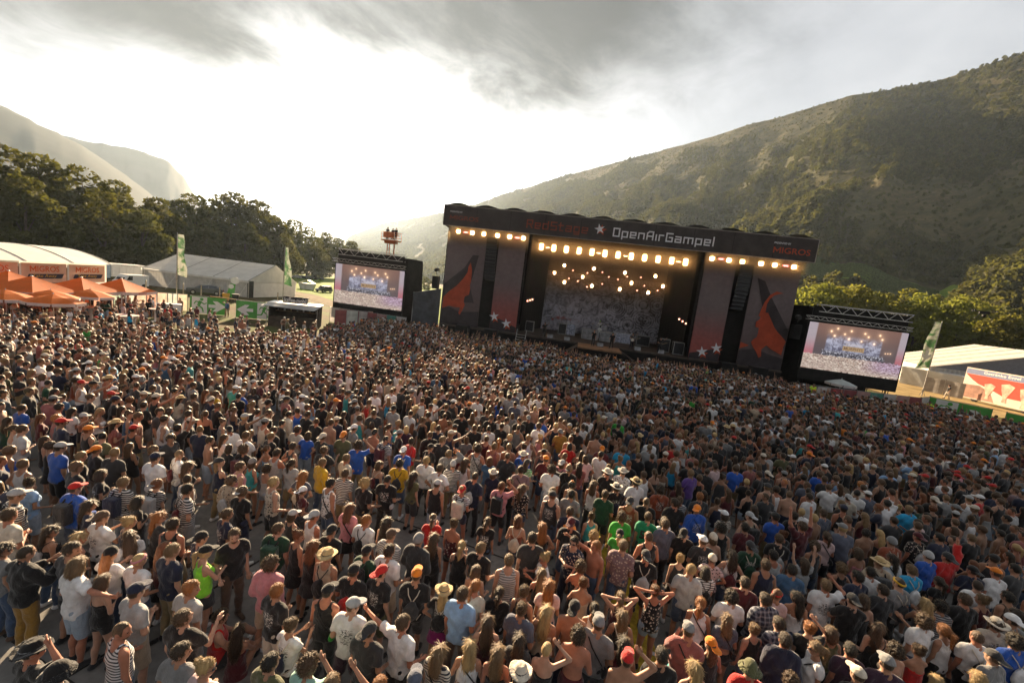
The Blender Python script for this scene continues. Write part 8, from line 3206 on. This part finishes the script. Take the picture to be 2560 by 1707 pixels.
CM = [inst_mat('crowd_skin', 'cskin', .5), inst_mat('crowd_top', 'ctop'), inst_mat('crowd_bottom', 'cbot'), inst_mat('crowd_hair', 'chair', .5), inst_mat('crowd_hat', 'chat')]
cc = bpy.data.collections.new('crowd_figures')
VAR = [('m', 'stand', 'tshirt', 'shorts', 'short', None), ('m', 'fold', 'tshirt', 'shorts', 'short', None), ('m', 'beer', 'tshirt', 'trousers', 'short', None), ('m', 'glance', 'tshirt', 'shorts', 'curly', None), ('m', 'hips', 'tank', 'shorts', 'short', None), ('m', 'glance_l', 'tshirt', 'shorts', 'shaved', None),
       ('m', 'stand', 'tshirt', 'shorts', 'short', 'cap'), ('m', 'fold', 'tshirt', 'shorts', 'short', 'backcap'), ('m', 'beer', 'tank', 'shorts', 'short', 'cap'), ('m', 'stand', None, 'shorts', 'short', None), ('m', 'phone', 'tshirt', 'shorts', 'short', None), ('m', 'stand', 'longsleeve', 'trousers', 'short', None),
       ('f', 'stand', 'tshirt', 'shorts', 'long', None), ('f', 'fold', 'tank', 'hotpants', 'long', None), ('f', 'beer', 'camisole', 'skirt', 'ponytail', None), ('f', 'glance', 'tank', 'hotpants', 'bun', None), ('f', 'hips', 'tshirt', 'shorts', 'bob', None), ('f', 'phone', 'camisole', 'shorts', 'long', None), ('f', 'stand', 'tank', 'skirt', 'curly', None),
       ('m', 'stand', 'tshirt', 'shorts', 'short', 'fedora'), ('f', 'fold', 'tshirt', 'shorts', 'long', 'fedora'),
       ('m', 'fist', 'tshirt', 'shorts', 'short', None), ('m', 'hands', 'tshirt', 'shorts', 'short', None), ('f', 'hands', 'tank', 'shorts', 'long', None), ('f', 'fist', 'camisole', 'shorts', 'ponytail', None), ('m', 'cheer', 'tank', 'shorts', 'short', 'cap')]
for i, (sex, pose, top, bot, hair, hat) in enumerate(VAR):
    fg_ = fig(sex, pose)
    lo, hi = fg_.bounds()
    V, Q = mesh_sdf(fg_.body, lo, hi, .036, ((-.11, -.12, 1.50), (.11, .17, 1.80), .02), it=1)
    pr = [(V, Q, 0)]
    for g, mi_ in ((top, 1), (bot, 2)):
        if g:
            fn, lo, hi = garment(fg_, g)
            V, Q = mesh_sdf(fn, lo, hi, .034, it=1)
            pr.append((V, Q, mi_))
    HM = np.array(fg_.HM)
    for g, mi_ in ((hair, 3), (hat, 4)):
        if g:
            fn, lo, hi, st_ = head_piece(g)
            V, Q = mesh_sdf(fn, lo, hi, st_ * 1.35, it=1)
            pr.append((V @ HM[:3, :3].T + HM[:3, 3], Q, mi_))
    o = bpy.data.objects.new('crowd_figure_%02d' % i, to_mesh('crowd_figure', pr, CM))
    cc.objects.link(o)
n = len(mass)
nr = np.random.RandomState(5)
pts = np.array([(x, y, 0) for x, y, c in mass])
idx = nr.choice(19, n)
hatty = nr.rand(n) < .012
idx[hatty] = nr.choice([19, 20], hatty.sum())
frontness = np.clip((pts[:, 1] - 20) / 18, 0, 1) * np.clip((pts[:, 0] + 14) / 10, 0, 1)
armed = nr.rand(n) < .015 + .13 * frontness
idx[armed] = nr.choice([21, 21, 22, 23, 24, 25], armed.sum())
fem = np.array([VAR[i][0] == 'f' for i in idx])
sc = np.where(fem, nr.uniform(.90, .98, n), nr.uniform(.96, 1.06, n))
scl = np.stack([sc * nr.uniform(.95, 1.08, n), sc * nr.uniform(.95, 1.08, n), sc], 1)
head = np.arctan2(9 - pts[:, 0], 46 - pts[:, 1])
spread = np.where((pts[:, 0] < -20) & (pts[:, 1] > 24), 75, 20)
rz = -head + np.radians(nr.normal(0, 1, n) * spread)
pick = lambda pal, src: np.array([pal[k] for k in src])
tc_ = [c or TOPC[nr.randint(len(TOPC))] for x, y, c in mass]
ctop = pick(CLOTH, tc_) * nr.uniform(.8, 1.15, (n, 1))
cbot = pick(CLOTH, [['denim', 'black', 'charcoal', 'khaki', 'grey', 'navy', 'pale denim', 'beige'][k] for k in nr.randint(0, 8, n)])
chair = pick(HAIRC, [HC[k] for k in nr.randint(0, len(HC), n)]) * nr.uniform(.7, 1.4, (n, 1))
chat = pick(CLOTH, [['black', 'black', 'charcoal', 'white', 'red', 'navy', 'grey', 'orange', 'light grey', 'cream'][k] for k in nr.randint(0, 10, n)])
straw = (idx == 19) | (idx == 20)
chat[straw] = CLOTH['straw']
sk_ = np.array([(0.45, 0.25, 0.17), (0.35, 0.175, 0.105), (0.39, 0.155, 0.09), (0.28, 0.15, 0.09)])
cskin = sk_[nr.randint(0, 4, n)] * nr.uniform(.8, 1.1, (n, 1))
crowd = scatter('crowd', pts, scl, np.stack([nr.normal(0, .03, n), nr.normal(0, .03, n), rz], 1), idx, cc, dict(ctop=ctop, cbot=cbot, chair=chair, chat=chat, cskin=cskin))
tag(crowd, 'packed festival audience filling the ground up to the stage', 'crowd', kind='stuff')
print('PEOPLE', len(PEOPLE), 'MASS', n, 'near dist', math.hypot(near[-1][0], near[-1][1]))

# litter on the concrete
lt = mat('litter_paper', (0.62, 0.60, 0.58), .8, .1)
lc = mat('cup_plastic', (0.70, 0.70, 0.68), .35, .05)
for i in range(26):
    x, y = rg.uniform(-7, 6), rg.uniform(4.6, 11.5)
    if not hs.free(x, y, .34):
        continue
    if i % 3:
        o = MB().add([(-.05, -.035, .0), (.05, -.03, .006), (.045, .04, .012), (-.05, .035, .004)], [(0, 1, 2, 3)]).add([(-.05, -.035, -.001), (.05, -.03, .005), (.045, .04, .011), (-.05, .035, .003)], [(0, 1, 2, 3)]).build('paper_scrap', lt, loc=(x, y, .014), rot=(0, 0, i))
        tag(o, 'scrap of white paper lying on the concrete among the feet', 'litter', 'paper scraps on the concrete')
    else:
        o = MB().lathe([(.03, 0), (.043, .11), (.040, .11), (.028, .006)], 12).build('plastic_cup', lc, loc=(x, y, .05), rot=(math.pi / 2, 0, i))
        tag(o, 'empty plastic cup lying on the concrete among the feet', 'cup', 'dropped plastic cups')
